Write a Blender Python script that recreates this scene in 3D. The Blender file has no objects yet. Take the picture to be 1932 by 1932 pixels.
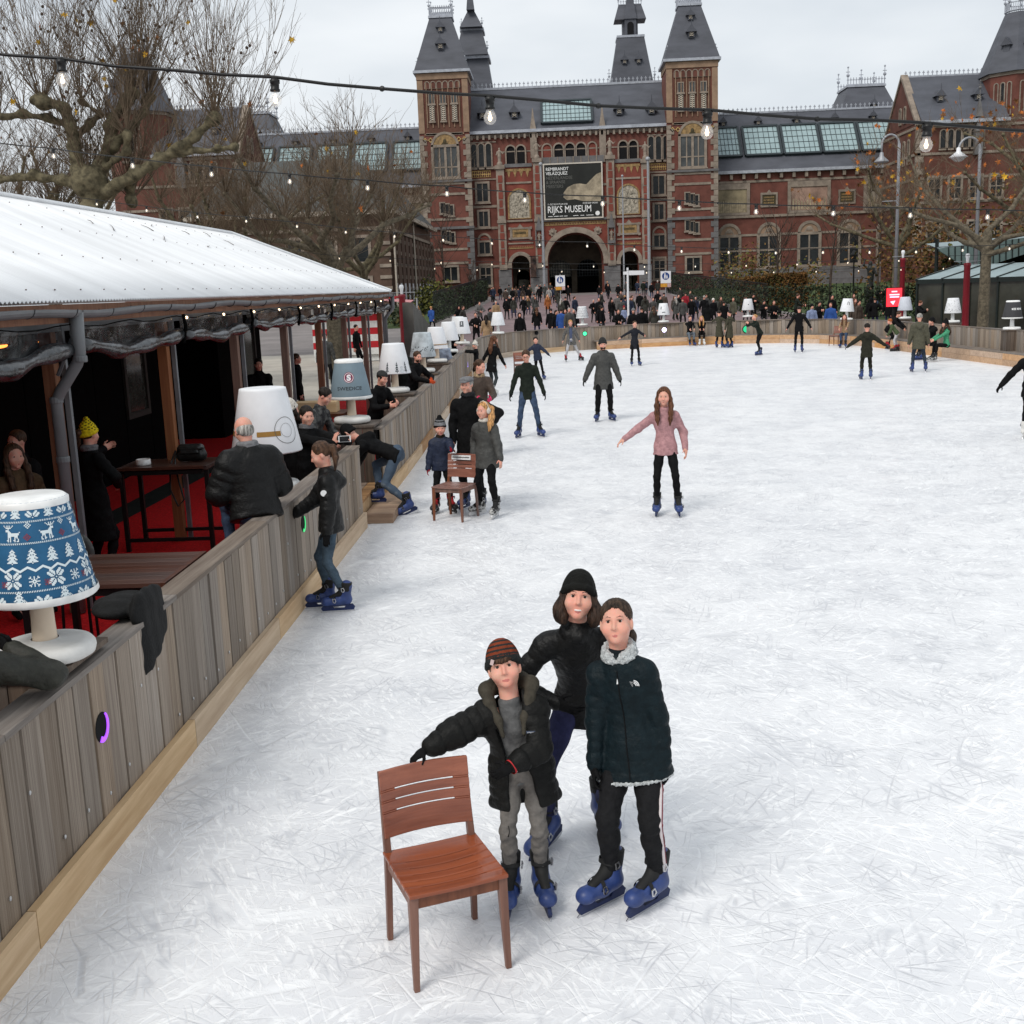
import bpy, bmesh, math, random
import numpy as np
from mathutils import Matrix, Vector
from mathutils.geometry import tessellate_polygon
random.seed(7); np.random.seed(7)
SC = bpy.context.scene
COL = SC.collection
# ------------------------------------------------------------------ camera
CAM_H, FOC = 3.0, 2150.0 / 1932.0          # eye height (m), focal length in picture widths
YAW, PITCH, ROLL = math.radians(2.48), math.radians(11.1), math.radians(-2.2)
_cy, _sy, _cp, _sp = math.cos(YAW), math.sin(YAW), math.cos(PITCH), math.sin(PITCH)
_f = np.array([-_sy*_cp, _cy*_cp, -_sp]); _r = np.array([_cy, _sy, 0.0]); _u = np.cross(_r, _f)
_cr, _sr = math.cos(ROLL), math.sin(ROLL)
RGT = _r*_cr + _u*_sr; UPV = _u*_cr - _r*_sr; FWD = _f; EYE = np.array([0, 0, CAM_H])
cd = bpy.data.cameras.new('camera'); cam = bpy.data.objects.new('camera', cd); COL.objects.link(cam)
m = Matrix.Identity(4)
for i in range(3):
    m[i][0], m[i][1], m[i][2], m[i][3] = RGT[i], UPV[i], -FWD[i], EYE[i]
cam.matrix_world = m
cd.sensor_width = 36; cd.lens = 36*FOC; cd.clip_start = 0.05; cd.clip_end = 3000
SC.camera = cam
# ------------------------------------------------------------------ sky, sun, exposure
SUN_EL, SUN_AZ = math.radians(48), math.radians(215)
w = bpy.data.worlds.new('World'); SC.world = w; w.use_nodes = True
nt = w.node_tree; nt.nodes.clear()
out = nt.nodes.new('ShaderNodeOutputWorld'); bg = nt.nodes.new('ShaderNodeBackground')
sky = nt.nodes.new('ShaderNodeTexSky'); sky.sky_type = 'NISHITA'; sky.sun_disc = False
sky.sun_elevation = SUN_EL; sky.sun_rotation = SUN_AZ; sky.dust_density = 3.0
tc = nt.nodes.new('ShaderNodeTexCoord'); mp = nt.nodes.new('ShaderNodeMapping'); mp.inputs['Scale'].default_value = (1.0, 1.0, 3.2)
n1 = nt.nodes.new('ShaderNodeTexNoise'); n1.inputs['Scale'].default_value = 2.1; n1.inputs['Detail'].default_value = 5; n1.inputs['Roughness'].default_value = .5
cr = nt.nodes.new('ShaderNodeValToRGB')
cr.color_ramp.elements[0].position = .36; cr.color_ramp.elements[0].color = (4.9, 5.35, 5.8, 1)
cr.color_ramp.elements[1].position = .66; cr.color_ramp.elements[1].color = (7.1, 7.35, 7.55, 1)
mx = nt.nodes.new('ShaderNodeMix'); mx.data_type = 'RGBA'; mx.inputs[0].default_value = .93
L = nt.links.new
L(tc.outputs['Generated'], mp.inputs['Vector']); L(mp.outputs['Vector'], n1.inputs['Vector']); L(n1.outputs['Fac'], cr.inputs['Fac'])
L(sky.outputs['Color'], mx.inputs[6]); L(cr.outputs['Color'], mx.inputs[7]); L(mx.outputs[2], bg.inputs['Color'])
bg.inputs['Strength'].default_value = .1
L(bg.outputs[0], out.inputs[0])
sd = bpy.data.lights.new('sun', 'SUN'); sd.energy = 1.5; sd.angle = math.radians(24); sd.color = (1, .96, .9)
sun = bpy.data.objects.new('sun', sd); COL.objects.link(sun)
# sun stands behind the camera, to the left, above thin cloud
sun.rotation_euler = Vector((math.sin(SUN_AZ)*math.cos(SUN_EL)*-1, math.cos(SUN_AZ)*math.cos(SUN_EL)*-1, -math.sin(SUN_EL))).to_track_quat('-Z', 'Y').to_euler()
SC.view_settings.view_transform = 'Standard'; SC.view_settings.look = 'None'
SC.view_settings.exposure = 0.42; SC.view_settings.gamma = 1.0; SC.view_settings.use_curve_mapping = False
SC.render.engine = 'CYCLES'
SC.cycles.max_bounces = 6; SC.cycles.transparent_max_bounces = 12

# ------------------------------------------------------------------ measuring helpers: a photo point (1932 wide) onto a real plane
def ray(x, y): return FWD + RGT*(x-966)/2150 - UPV*(y-966)/2150
def PZ(x, y, z=0.0):
    d = ray(x, y); return EYE + d*(z-CAM_H)/d[2]
def PY(x, y, Y):
    d = ray(x, y); return EYE + d*Y/d[1]
def PX(x, y, X):
    d = ray(x, y); return EYE + d*X/d[0]
def gz(y): return 0.0 if y < 72 else min((y-72)*.0215, 2.0)     # the plaza rises gently to the museum
def PG(x, y, h=0.0):                                            # onto the plaza (h above it)
    z = 0
    for _ in range(12):
        p = PZ(x, y, z+h); z = .5*z + .5*gz(min(max(p[1], 0), 200)) if 0 < p[1] < 400 else z+.3
    return PZ(x, y, z+h)
# ------------------------------------------------------------------ materials
MATS = {}
def mat(name, col, rough=.6, var=.12, scale=6.0, bump=0.0, metal=0.0, spec=.3, bscale=None, stretch=(1,1,1), col2=None, rand=0.0,
        trans=0.0, alpha=1.0, emit=None, estr=0.0, detail=4, coat=0.0, lo=.35, hi=.65):
    if name in MATS: return MATS[name]
    M = bpy.data.materials.new(name); M.use_nodes = True; t = M.node_tree; b = t.nodes['Principled BSDF']
    MATS[name] = M
    b.inputs['Roughness'].default_value = rough; b.inputs['Metallic'].default_value = metal
    b.inputs['Specular IOR Level'].default_value = spec
    if trans: b.inputs['Transmission Weight'].default_value = trans
    if alpha < 1: b.inputs['Alpha'].default_value = alpha
    if coat: b.inputs['Coat Weight'].default_value = coat
    if emit: b.inputs['Emission Color'].default_value = (*emit, 1); b.inputs['Emission Strength'].default_value = estr
    c = np.array(col[:3]); d = np.array(col2[:3]) if col2 is not None else c*(1+var*2)
    if col2 is None: c = c*(1-var*1.6)
    if var == 0 and col2 is None:
        b.inputs['Base Color'].default_value = (*col[:3], 1)
        if not bump: return M
    N = t.nodes.new; LL = t.links.new
    tc = N('ShaderNodeTexCoord'); mp = N('ShaderNodeMapping'); mp.inputs['Scale'].default_value = stretch
    oi = N('ShaderNodeObjectInfo'); mul = N('ShaderNodeMath'); mul.operation = 'MULTIPLY'; mul.inputs[1].default_value = 37.0
    cx = N('ShaderNodeCombineXYZ'); LL(oi.outputs['Random'], mul.inputs[0])
    for i in range(3): LL(mul.outputs[0], cx.inputs[i])
    LL(cx.outputs[0], mp.inputs['Location']); LL(tc.outputs['Object'], mp.inputs['Vector'])
    n = N('ShaderNodeTexNoise'); n.inputs['Scale'].default_value = scale; n.inputs['Detail'].default_value = detail; n.inputs['Roughness'].default_value = .6
    LL(mp.outputs[0], n.inputs['Vector'])
    r = N('ShaderNodeValToRGB'); r.color_ramp.elements[0].position = lo; r.color_ramp.elements[1].position = hi
    r.color_ramp.elements[0].color = (*np.clip(c, 0, 1), 1); r.color_ramp.elements[1].color = (*np.clip(d, 0, 1), 1)
    LL(n.outputs['Fac'], r.inputs['Fac']); src = r.outputs['Color']
    if rand:
        hs = N('ShaderNodeHueSaturation'); mr = N('ShaderNodeMapRange'); mr.inputs[3].default_value = 1-rand; mr.inputs[4].default_value = 1+rand
        LL(oi.outputs['Random'], mr.inputs[0]); LL(mr.outputs[0], hs.inputs['Value'])
        m2 = N('ShaderNodeMath'); m2.operation = 'FRACT'; LL(mul.outputs[0], m2.inputs[0])
        m3 = N('ShaderNodeMapRange'); m3.inputs[3].default_value = .5; m3.inputs[4].default_value = 1.5; LL(m2.outputs[0], m3.inputs[0]); LL(m3.outputs[0], hs.inputs['Saturation'])
        LL(src, hs.inputs['Color']); src = hs.outputs['Color']
    LL(src, b.inputs['Base Color'])
    if bump:
        n2 = N('ShaderNodeTexNoise'); n2.inputs['Scale'].default_value = bscale or scale*3; n2.inputs['Detail'].default_value = 3; LL(mp.outputs[0], n2.inputs['Vector'])
        bp = N('ShaderNodeBump'); bp.inputs['Strength'].default_value = bump; bp.inputs['Distance'].default_value = .02
        LL(n2.outputs['Fac'], bp.inputs['Height']); LL(bp.outputs[0], b.inputs['Normal'])
    return M
def emat(name, col, s):
    return mat(name, col, var=0, emit=col, estr=s, rough=.4)
def hexc(r, g, b):                     # photo colour 0-255 to linear
    f = lambda v: (v/255/12.92) if v/255 <= .04045 else ((v/255+.055)/1.055)**2.4
    return (f(r), f(g), f(b))
# ------------------------------------------------------------------ objects
def tag(o, label=None, cat=None, group=None, kind=None):
    if label: o['label'] = label
    if cat: o['category'] = cat
    if group: o['group'] = group
    if kind: o['kind'] = kind
    return o
def thing(name, label, cat, loc=(0,0,0), rz=0.0, group=None):
    o = bpy.data.objects.new(name, None); COL.objects.link(o); o.empty_display_size = .1
    o.location = [float(v) for v in loc]; o.rotation_euler = (0, 0, rz)
    return tag(o, label, cat, group)
def link(name, me, parent=None, loc=None, mats=None):
    o = bpy.data.objects.new(name, me); COL.objects.link(o)
    if parent is not None: o.parent = parent
    if loc is not None: o.location = [float(v) for v in loc]
    return o
class MB:
    """collects shapes into one mesh"""
    def __init__(s): s.v = []; s.f = []; s.mi = []; s.n = 0; s.cur = 0; s.g = []
    def add(s, V, F, T=None):
        V = np.asarray(V, float).reshape(-1, 3)
        if T is not None: V = V @ np.array(T.to_3x3()).T + np.array(T.translation)
        s.v.append(V); s.g.append((len(s.v)-1, len(s.f), len(F))); s.f += [tuple(int(i)+s.n for i in f) for f in F]; s.mi += [s.cur]*len(F); s.n += len(V); return s
    def box(s, x0, x1, y0, y1, z0, z1, T=None):
        V = [(x, y, z) for x in (x0, x1) for y in (y0, y1) for z in (z0, z1)]
        F = [(0,1,3,2),(4,6,7,5),(0,4,5,1),(2,3,7,6),(0,2,6,4),(1,5,7,3)]
        return s.add(V, F, T)
    def tube(s, pts, rad, n=6, cap=True):
        P = np.array(pts, float); k = len(P); rad = np.broadcast_to(np.array(rad, float), (k,))
        t = np.gradient(P, axis=0); t /= np.linalg.norm(t, axis=1)[:, None]+1e-9
        ref = np.array([0,0,1.]) if abs(t[0][2]) < .9 else np.array([1.,0,0])
        a = np.arange(n)*2*math.pi/n; V = []
        for i in range(k):
            u = np.cross(t[i], ref); u /= np.linalg.norm(u)+1e-9; w = np.cross(u, t[i]); ref = w if abs(np.dot(w, t[i])) < .9 else ref
            V.append(P[i]+rad[i]*(np.cos(a)[:, None]*u+np.sin(a)[:, None]*w))
        F = [(i*n+j, i*n+(j+1) % n, (i+1)*n+(j+1) % n, (i+1)*n+j) for i in range(k-1) for j in range(n)]
        if cap: F += [tuple(range(n))[::-1], tuple((k-1)*n+j for j in range(n))]
        return s.add(np.concatenate(V), F)
    def lathe(s, prof, n=24, c=(0,0,0), cap=True):
        a = np.arange(n)*2*math.pi/n
        V = [(c[0]+r*math.cos(t), c[1]+r*math.sin(t), c[2]+z) for r, z in prof for t in a]; k = len(prof)
        F = [(i*n+j, i*n+(j+1) % n, (i+1)*n+(j+1) % n, (i+1)*n+j) for i in range(k-1) for j in range(n)]
        if cap: F += [tuple(range(n))[::-1], tuple((k-1)*n+j for j in range(n))]
        return s.add(V, F)
    def prism(s, poly, a0, a1, axis='y', holes=(), T=None):
        """polygon in the two other axes, extruded along axis; with holes"""
        loops = [list(poly)]+[list(h) for h in holes]
        flat = [p for l in loops for p in l]; n = len(flat)
        def P(p, a): return (p[0], a, p[1]) if axis == 'y' else ((a, p[0], p[1]) if axis == 'x' else (p[0], p[1], a))
        if holes: tris = tessellate_polygon([[Vector((p[0], p[1], 0)) for p in l] for l in loops])
        else: tris = [tuple(range(n))]
        V = [P(p, a0) for p in flat]+[P(p, a1) for p in flat]
        F = [tuple(t) for t in tris]+[tuple(i+n for i in t)[::-1] for t in tris]; o = 0
        for l in loops:
            k = len(l); F += [(o+i, o+(i+1) % k, n+o+(i+1) % k, n+o+i) for i in range(k)]; o += k
        return s.add(V, F, T)
    def frustum(s, x0, x1, y0, y1, z0, X0, X1, Y0, Y1, z1):
        V = [(x0,y0,z0),(x1,y0,z0),(x1,y1,z0),(x0,y1,z0),(X0,Y0,z1),(X1,Y0,z1),(X1,Y1,z1),(X0,Y1,z1)]
        return s.add(V, [(3,2,1,0),(4,5,6,7),(0,1,5,4),(1,2,6,5),(2,3,7,6),(3,0,4,7)])
    def sphere(s, c, r, n=8, m=6):
        r = np.broadcast_to(np.array(r, float), (3,))
        return s.add([(c[0]+r[0]*math.sin(math.pi*i/m)*math.cos(2*math.pi*j/n), c[1]+r[1]*math.sin(math.pi*i/m)*math.sin(2*math.pi*j/n), c[2]+r[2]*math.cos(math.pi*i/m)) for i in range(m+1) for j in range(n)],
                     [(i*n+j, (i+1)*n+j, (i+1)*n+(j+1) % n, i*n+(j+1) % n) for i in range(m) for j in range(n)])
    def mesh(s, name, mats, smooth=False, fixn=True):
        me = bpy.data.meshes.new(name)
        V = np.concatenate(s.v) if s.v else np.zeros((0,3)); me.from_pydata(V.tolist(), [], s.f)
        for m_ in (mats if isinstance(mats, (list, tuple)) else [mats]): me.materials.append(m_)
        if any(s.mi): me.polygons.foreach_set('material_index', s.mi)
        if fixn and len(s.f) < 60000:
            bm = bmesh.new(); bm.from_mesh(me); bmesh.ops.recalc_face_normals(bm, faces=bm.faces); bm.to_mesh(me); bm.free()
        if smooth: me.polygons.foreach_set('use_smooth', [True]*len(me.polygons))
        me.update(); return me
    def split(s, name, mats, parent=None, smooth=False):
        r = []; base = 0
        for vi, f0, nf in s.g:
            q = MB(); q.add(s.v[vi], [tuple(i-base for i in f) for f in s.f[f0:f0+nf]]); base += len(s.v[vi]); r.append(q.obj(name, mats, parent, smooth=smooth))
        return r
    def obj(s, name, mats, parent=None, loc=None, smooth=False, fixn=True):
        return link(name, s.mesh(name, mats, smooth, fixn), parent, loc)
def bevel(o, w=.01, seg=2):
    b = o.modifiers.new('bevel', 'BEVEL'); b.width = w; b.segments = seg; b.limit_method = 'ANGLE'; b.angle_limit = .6
    return o
def arc(cx, cz, r, a0, a1, n): return [(cx+r*math.cos(math.radians(a0+(a1-a0)*i/n)), cz+r*math.sin(math.radians(a0+(a1-a0)*i/n))) for i in range(n+1)]
def archpoly(x0, x1, z0, zs, n=10, rise=None):       # round-headed opening: jambs to zs then a half circle
    c = (x0+x1)/2; r = (x1-x0)/2; k = (rise or r)/r
    return [(x0, z0), (x1, z0)]+[(c+r*math.cos(math.pi*i/n), zs+k*r*math.sin(math.pi*i/n)) for i in range(n+1)]
def text(name, s, size, m_, parent=None, loc=(0,0,0), rot=(math.pi/2,0,0), align='LEFT', ext=.005, sx=1.0, bold=0.0):
    c = bpy.data.curves.new(name, 'FONT'); c.body = s; c.size = size; c.align_x = align; c.extrude = ext; c.offset = bold; c.resolution_u = 3
    t_ = bpy.data.objects.new('t', c); COL.objects.link(t_); bpy.context.view_layer.update()
    me = bpy.data.meshes.new_from_object(t_.evaluated_get(bpy.context.evaluated_depsgraph_get())); bpy.data.objects.remove(t_); bpy.data.curves.remove(c)
    me.name = name; me.materials.clear(); me.materials.append(m_)
    o = link(name, me, parent, loc); o.rotation_euler = rot; o.scale = (sx, 1, 1); return o
def copy_tree(root, loc=None, rz=None):
    c = root.copy(); COL.objects.link(c)
    if loc is not None: c.location = [float(v) for v in loc]
    if rz is not None: c.rotation_euler = (0, 0, rz)
    for ch in root.children:
        d = ch.copy(); COL.objects.link(d); d.parent = c
        for g in ch.children:
            e = g.copy(); COL.objects.link(e); e.parent = d
    return c
# ------------------------------------------------------------------ smooth bodies: blended distance fields meshed with surface nets
def A3(*p): return np.array(p, np.float32)
class Field:
    def __init__(s): s.p = []; s.c = []; s.lo = np.full(3, 1e9); s.hi = -s.lo; s.disp = []
    def _bb(s, q, r): s.lo = np.minimum(s.lo, np.asarray(q)-r); s.hi = np.maximum(s.hi, np.asarray(q)+r)
    def cone(s, a, b, ra, rb, k=.02, flat=None, quilt=None, mi=0):
        a = A3(*a); b = A3(*b); ba = b-a; L2 = float(ba@ba)+1e-9; Ln = math.sqrt(L2)
        if flat is not None: fd = A3(*flat[0]); fd = fd/np.linalg.norm(fd); ff = flat[1]-1
        def f(P):
            pa = P-a
            if flat is not None: pa = pa+(pa@fd)[:, None]*(fd*ff)[None]
            t = np.clip((pa@ba)/L2, 0, 1); q = pa-t[:, None]*ba
            d = np.sqrt((q*q).sum(1))-(ra+(rb-ra)*t)
            if quilt: d = d-quilt[0]*np.sqrt(np.abs(np.sin(math.pi*(t*Ln+quilt[2])/quilt[1])))
            return d
        s.p.append((f, k, mi)); q = quilt[0] if quilt else 0
        s._bb(a, ra+q); s._bb(b, rb+q); return s
    def ell(s, c, r, k=.02, R=None, mi=0):
        c = A3(*c); r = A3(*r); R = None if R is None else np.array(R, np.float32)
        def f(P):
            q = P-c
            if R is not None: q = q@R
            k0 = np.sqrt(((q/r)**2).sum(1)); k1 = np.sqrt(((q/(r*r))**2).sum(1))+1e-6
            return k0*(k0-1)/k1
        s.p.append((f, k, mi)); s._bb(c, float(r.max())); return s
    def chain(s, pts, rs, k=.02, **kw):
        for i in range(len(pts)-1): s.cone(pts[i], pts[i+1], rs[i], rs[i+1], k, **kw)
        return s
    def cut(s, f, k=.01): s.c.append((f, k)); return s
    def cut_ell(s, c, r, k=.01, R=None):
        t = Field(); t.ell(c, r, R=R); return s.cut(t.p[0][0], k)
    def cut_plane(s, c, n, k=.004):          # removes the side n points to
        c = A3(*c); n = A3(*n); n = n/np.linalg.norm(n); return s.cut(lambda P: -((P-c)@n), k)
    def __call__(s, P):
        d = None
        for f, k, _ in s.p:
            e = f(P)
            if d is None: d = e
            else:
                h = np.maximum(k-np.abs(d-e), 0)/k; d = np.minimum(d, e)-h*h*k*.25
        for f, k in s.c:
            e = -f(P); h = np.maximum(k-np.abs(d-e), 0)/k; d = np.maximum(d, e)+h*h*k*.25
        for g in s.disp: d = d+g(P)
        return d
    def mesh(s, name, h, mats, mfn=None):
        B = 4; lo = s.lo-3*h-.01; n = np.ceil((s.hi+3*h+.01-lo)/(h*B)).astype(int)+1
        ci = np.stack(np.meshgrid(*[np.arange(k) for k in n], indexing='ij'), -1).reshape(-1, 3)
        Dc = s((lo+(ci*B+1.5)*h).astype(np.float32))
        N = n*B; D = np.repeat(np.repeat(np.repeat(np.where(Dc < 0, -1., 1.).astype(np.float32).reshape(n), B, 0), B, 1), B, 2)
        near = ci[np.abs(Dc) < h*B*1.55+.012]
        off = np.stack(np.meshgrid(*[np.arange(B)]*3, indexing='ij'), -1).reshape(-1, 3)
        idx = (near[:, None]*B+off[None]).reshape(-1, 3)
        if len(idx): 
            vals = np.concatenate([s((lo+c*h).astype(np.float32)) for c in np.array_split(idx, max(1, len(idx)//200000))])
            D[idx[:, 0], idx[:, 1], idx[:, 2]] = vals
        S = D < 0
        cs = [S[dx:N[0]-1+dx, dy:N[1]-1+dy, dz:N[2]-1+dz] for dx in (0,1) for dy in (0,1) for dz in (0,1)]
        cnt = sum(c.astype(np.int8) for c in cs); act = np.argwhere((cnt > 0) & (cnt < 8))
        corners = np.array([(dx, dy, dz) for dx in (0,1) for dy in (0,1) for dz in (0,1)])
        vals = np.stack([D[act[:, 0]+c[0], act[:, 1]+c[1], act[:, 2]+c[2]] for c in corners], 1)
        acc = np.zeros((len(act), 3)); num = np.zeros(len(act))
        for i in range(8):
            for j in range(i+1, 8):
                if np.abs(corners[i]-corners[j]).sum() != 1: continue
                di, dj = vals[:, i], vals[:, j]; msk = (di < 0) != (dj < 0)
                t = np.where(msk, di/(di-dj+1e-12), 0)[:, None]
                acc += np.where(msk[:, None], corners[i]+t*(corners[j]-corners[i]), 0); num += msk
        V = lo+(act+acc/np.maximum(num, 1)[:, None])*h
        mp = np.full(N-1, -1, np.int64); mp[act[:, 0], act[:, 1], act[:, 2]] = np.arange(len(act)); F = []
        for ax in range(3):
            o1, o2 = [(1,2),(2,0),(0,1)][ax]
            sl0 = [slice(1, N[i]-1) for i in range(3)]; sl1 = list(sl0); sl0[ax] = slice(0, N[ax]-1); sl1[ax] = slice(1, N[ax])
            a, b = S[tuple(sl0)], S[tuple(sl1)]; e = np.argwhere(a != b)
            flip = a[e[:, 0], e[:, 1], e[:, 2]]
            g = e.copy(); 
            for i in range(3):
                if i != ax: g[:, i] += 1
            e1 = np.eye(3, dtype=int)[o1]; e2 = np.eye(3, dtype=int)[o2]
            q = np.stack([mp[tuple((g-x).T)] for x in (e1+e2, e2, 0*e1, e1)], 1)
            q[~flip] = q[~flip][:, ::-1]; F.append(q)
        F = np.concatenate(F); F = F[(F >= 0).all(1)]
        me = bpy.data.meshes.new(name); me.vertices.add(len(V)); me.vertices.foreach_set('co', V.astype(np.float32).ravel())
        me.loops.add(F.size); me.loops.foreach_set('vertex_index', F.ravel().astype(np.int32))
        me.polygons.add(len(F)); me.polygons.foreach_set('loop_start', np.arange(0, F.size, 4, dtype=np.int32))
        me.polygons.foreach_set('use_smooth', np.ones(len(F), bool))
        for m_ in (mats if isinstance(mats, (list, tuple)) else [mats]): me.materials.append(m_)
        if mfn is not None or any(p[2] for p in s.p):
            C = V[F].mean(1).astype(np.float32)
            own = np.array([p[2] for p in s.p])[np.argmin(np.stack([p[0](C)+(.0016 if p[2] else 0) for p in s.p]), 0)]
            if mfn is not None: own = mfn(C, own)
            me.polygons.foreach_set('material_index', own.astype(np.int32))
        me.update(calc_edges=True); me.validate(); return me
# ------------------------------------------------------------------ ground, ice, paths
def ice_material():
    M = bpy.data.materials.new('scratched ice'); M.use_nodes = True; t = M.node_tree; b = t.nodes['Principled BSDF']; N = t.nodes.new; LL = t.links.new
    tc = N('ShaderNodeTexCoord')
    def noise(scale, det=2, st=(1,1,1), rot=0.0, dist=0.0, rough=.5):
        m0 = N('ShaderNodeMapping'); m0.inputs['Rotation'].default_value = (0,0,rot); LL(tc.outputs['Object'], m0.inputs[0]); mp = N('ShaderNodeMapping'); mp.inputs['Scale'].default_value = st; LL(m0.outputs[0], mp.inputs[0])
        n = N('ShaderNodeTexNoise'); n.inputs['Scale'].default_value = scale; n.inputs['Detail'].default_value = det; n.inputs['Distortion'].default_value = dist; n.inputs['Roughness'].default_value = rough
        LL(mp.outputs[0], n.inputs['Vector']); return n.outputs['Fac']
    def math_(op, a, b_=None, c=None):
        m_ = N('ShaderNodeMath'); m_.operation = op
        for i, x in enumerate((a, b_, c)):
            if x is None: continue
            if isinstance(x, (int, float)): m_.inputs[i].default_value = x
            else: LL(x, m_.inputs[i])
        return m_.outputs[0]
    def rng(x, a, b_, c, d):
        r = N('ShaderNodeMapRange'); r.clamp = True
        for i, v in enumerate((a, b_, c, d)): r.inputs[i+1].default_value = v
        LL(x, r.inputs[0]); return r.outputs[0]
    lines = None
    # blade marks: thin level lines of stretched noise, several directions and sizes
    for sc_, st, rot, wd, amp in ((1.5,(1,.10,1),.5,.010,1.0),(1.9,(1,.09,1),-.6,.013,1.0),(3.2,(1,.12,1),1.3,.022,.95),(4.2,(1,.10,1),2.3,.030,.9),(3.7,(1,.12,1),-1.2,.026,.95),(6.6,(1,.14,1),.2,.045,.85),(7.5,(1,.13,1),-.35,.052,.85),(2.3,(1,.4,1),.9,.015,.7)):
        v = math_('ABSOLUTE', math_('SUBTRACT', math_('FRACT', math_('MULTIPLY', noise(sc_, 1.0, st, rot, .12), 7.0)), .5))
        l = math_('MULTIPLY', rng(v, 0, wd*2.8, 1, 0), amp)
        # marks fade in and out along their length
        l = math_('MULTIPLY', l, rng(noise(sc_*.9, 2, (1,.6,1), rot+1), .44, .58, 0, 1))
        lines = l if lines is None else math_('MAXIMUM', lines, l)
    dm = rng(noise(.9, 2), .42, .58, 0, 1)
    fl = [rng(noise(s_, 5, (1,k_,1), a_, .5, .62), .525, .62, 0, 1) for s_, k_, a_ in ((27.0,.20,.75),(32.0,.22,-.5),(24.0,.28,1.75))]
    shav = math_('MAXIMUM', math_('MULTIPLY', fl[0], dm), math_('MAXIMUM', math_('MULTIPLY', fl[1], math_('SUBTRACT', 1.0, dm)), math_('MULTIPLY', fl[2], .6)))          # ice shavings in flakes
    big = rng(noise(.55, 3), .38, .64, 0, 1)
    mx1 = N('ShaderNodeMix'); mx1.data_type = 'RGBA'; mx1.inputs[6].default_value = (.69,.70,.725,1); mx1.inputs[7].default_value = (.79,.795,.81,1); LL(big, mx1.inputs[0])
    mx2 = N('ShaderNodeMix'); mx2.data_type = 'RGBA'; mx2.inputs[7].default_value = (.93,.935,.94,1); LL(mx1.outputs[2], mx2.inputs[6]); LL(math_('MULTIPLY', shav, .78), mx2.inputs[0])
    # deep marks read darker, fresh ones white
    dk = rng(noise(1.9, 2, (1,1,1), .3), .45, .55, 0, 1)
    mx3 = N('ShaderNodeMix'); mx3.data_type = 'RGBA'; mx3.inputs[6].default_value = (.93,.94,.95,1); mx3.inputs[7].default_value = (.50,.515,.55,1); LL(dk, mx3.inputs[0])
    mx4 = N('ShaderNodeMix'); mx4.data_type = 'RGBA'; LL(math_('MULTIPLY', lines, .66), mx4.inputs[0]); LL(mx2.outputs[2], mx4.inputs[6]); LL(mx3.outputs[2], mx4.inputs[7])
    LL(mx4.outputs[2], b.inputs['Base Color'])
    LL(rng(shav, 0, 1, .30, .75), b.inputs['Roughness']); b.inputs['Specular IOR Level'].default_value = .35
    bp = N('ShaderNodeBump'); bp.inputs['Strength'].default_value = .35; bp.inputs['Distance'].default_value = .012
    LL(math_('SUBTRACT', math_('MULTIPLY', shav, .7), lines), bp.inputs['Height']); LL(bp.outputs[0], b.inputs['Normal'])
    return M
# face of the barrier, from behind the camera round the far end and back along the right
RINK = [(-2.6,-3),(-2.6,12),(-2.6,20),(-2.75,28),(-2.95,36),(-3.05,42),(-3.02,47),(-2.65,49.8),(-2.0,51.5),(-1.0,52.9),(.4,54.1),(1.9,54.9),(3.6,55.6),(5.6,56.1),(8,56.1),(9.8,55.7),(11.3,54.8),(12.6,53.3),(13.5,51.2),(14.0,48.6),(14.2,45),(14.45,41),(14.8,37),(15.2,32),(15.7,25),(16.2,14),(16.2,-3)]
def poly_sheet(name, pts, z, m_, kind='structure'):
    mb = MB(); n = len(pts); tri = tessellate_polygon([[Vector((p[0], p[1], 0)) for p in pts]])
    mb.add([(p[0], p[1], z+(gz(p[1]) if len(p) < 3 else 0)) for p in pts], tri); o = mb.obj(name, m_, fixn=False)
    me = o.data
    if me.polygons[0].normal.z < 0: me.flip_normals()
    return tag(o, kind=kind)
paving = mat('grey paving', hexc(122,116,114), rough=.85, scale=.35, var=.10, bump=.2, bscale=8, detail=6)
pinkpath = mat('pink asphalt', hexc(122,104,105), rough=.85, scale=.5, var=.08, bump=.15, bscale=20, detail=6)
lawn_m = mat('lawn', (.045,.07,.02), rough=.9, scale=1.5, var=.25, bump=.4, bscale=30)
grid = MB(); ys = [-80,0,30,60,72,90,120,165,200,400,1200]; xs = [-900,-120,-40,0,40,120,900]
grid.add([(x, y, gz(y)-.035) for y in ys for x in xs], [(j*7+i, j*7+i+1, (j+1)*7+i+1, (j+1)*7+i) for j in range(len(ys)-1) for i in range(6)])
tag(grid.obj('ground', paving, fixn=False), kind='structure')
poly_sheet('ice', RINK, 0.0, ice_material())
poly_sheet('path', [(-9,58),(22,58),(21,72),(14.5,100),(14.3,130),(14.3,166),(-8,166),(-8,130),(-8.5,100),(-9.5,72)], -.02, pinkpath)
poly_sheet('lawn', [(24,66),(70,66),(70,164),(16.5,164),(16.5,100),(22,72)], -.022, lawn_m)
poly_sheet('lawn', [(-14.6,88),(-10.2,88),(-9.6,164),(-40,164),(-40,150),(-14.6,150)], -.022, lawn_m)
carpet_m = mat('red carpet', (.50,.012,.014), rough=.95, scale=40, var=.18, bump=.3, bscale=200, spec=.1)
cm = MB(); cm.box(-11.2,-2.80,2.5,32.4,-.03,.02); tag(cm.obj('floor', carpet_m), kind='structure')
cm = MB(); cm.box(-6.55,-6.1,4,31,.021,.026); tag(cm.obj('carpet_runner', mat('dark carpet', (.018,.02,.018), rough=.95, spec=.1)), 'dark grey carpet runner lying along the red pavilion floor', 'carpet')
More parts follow.
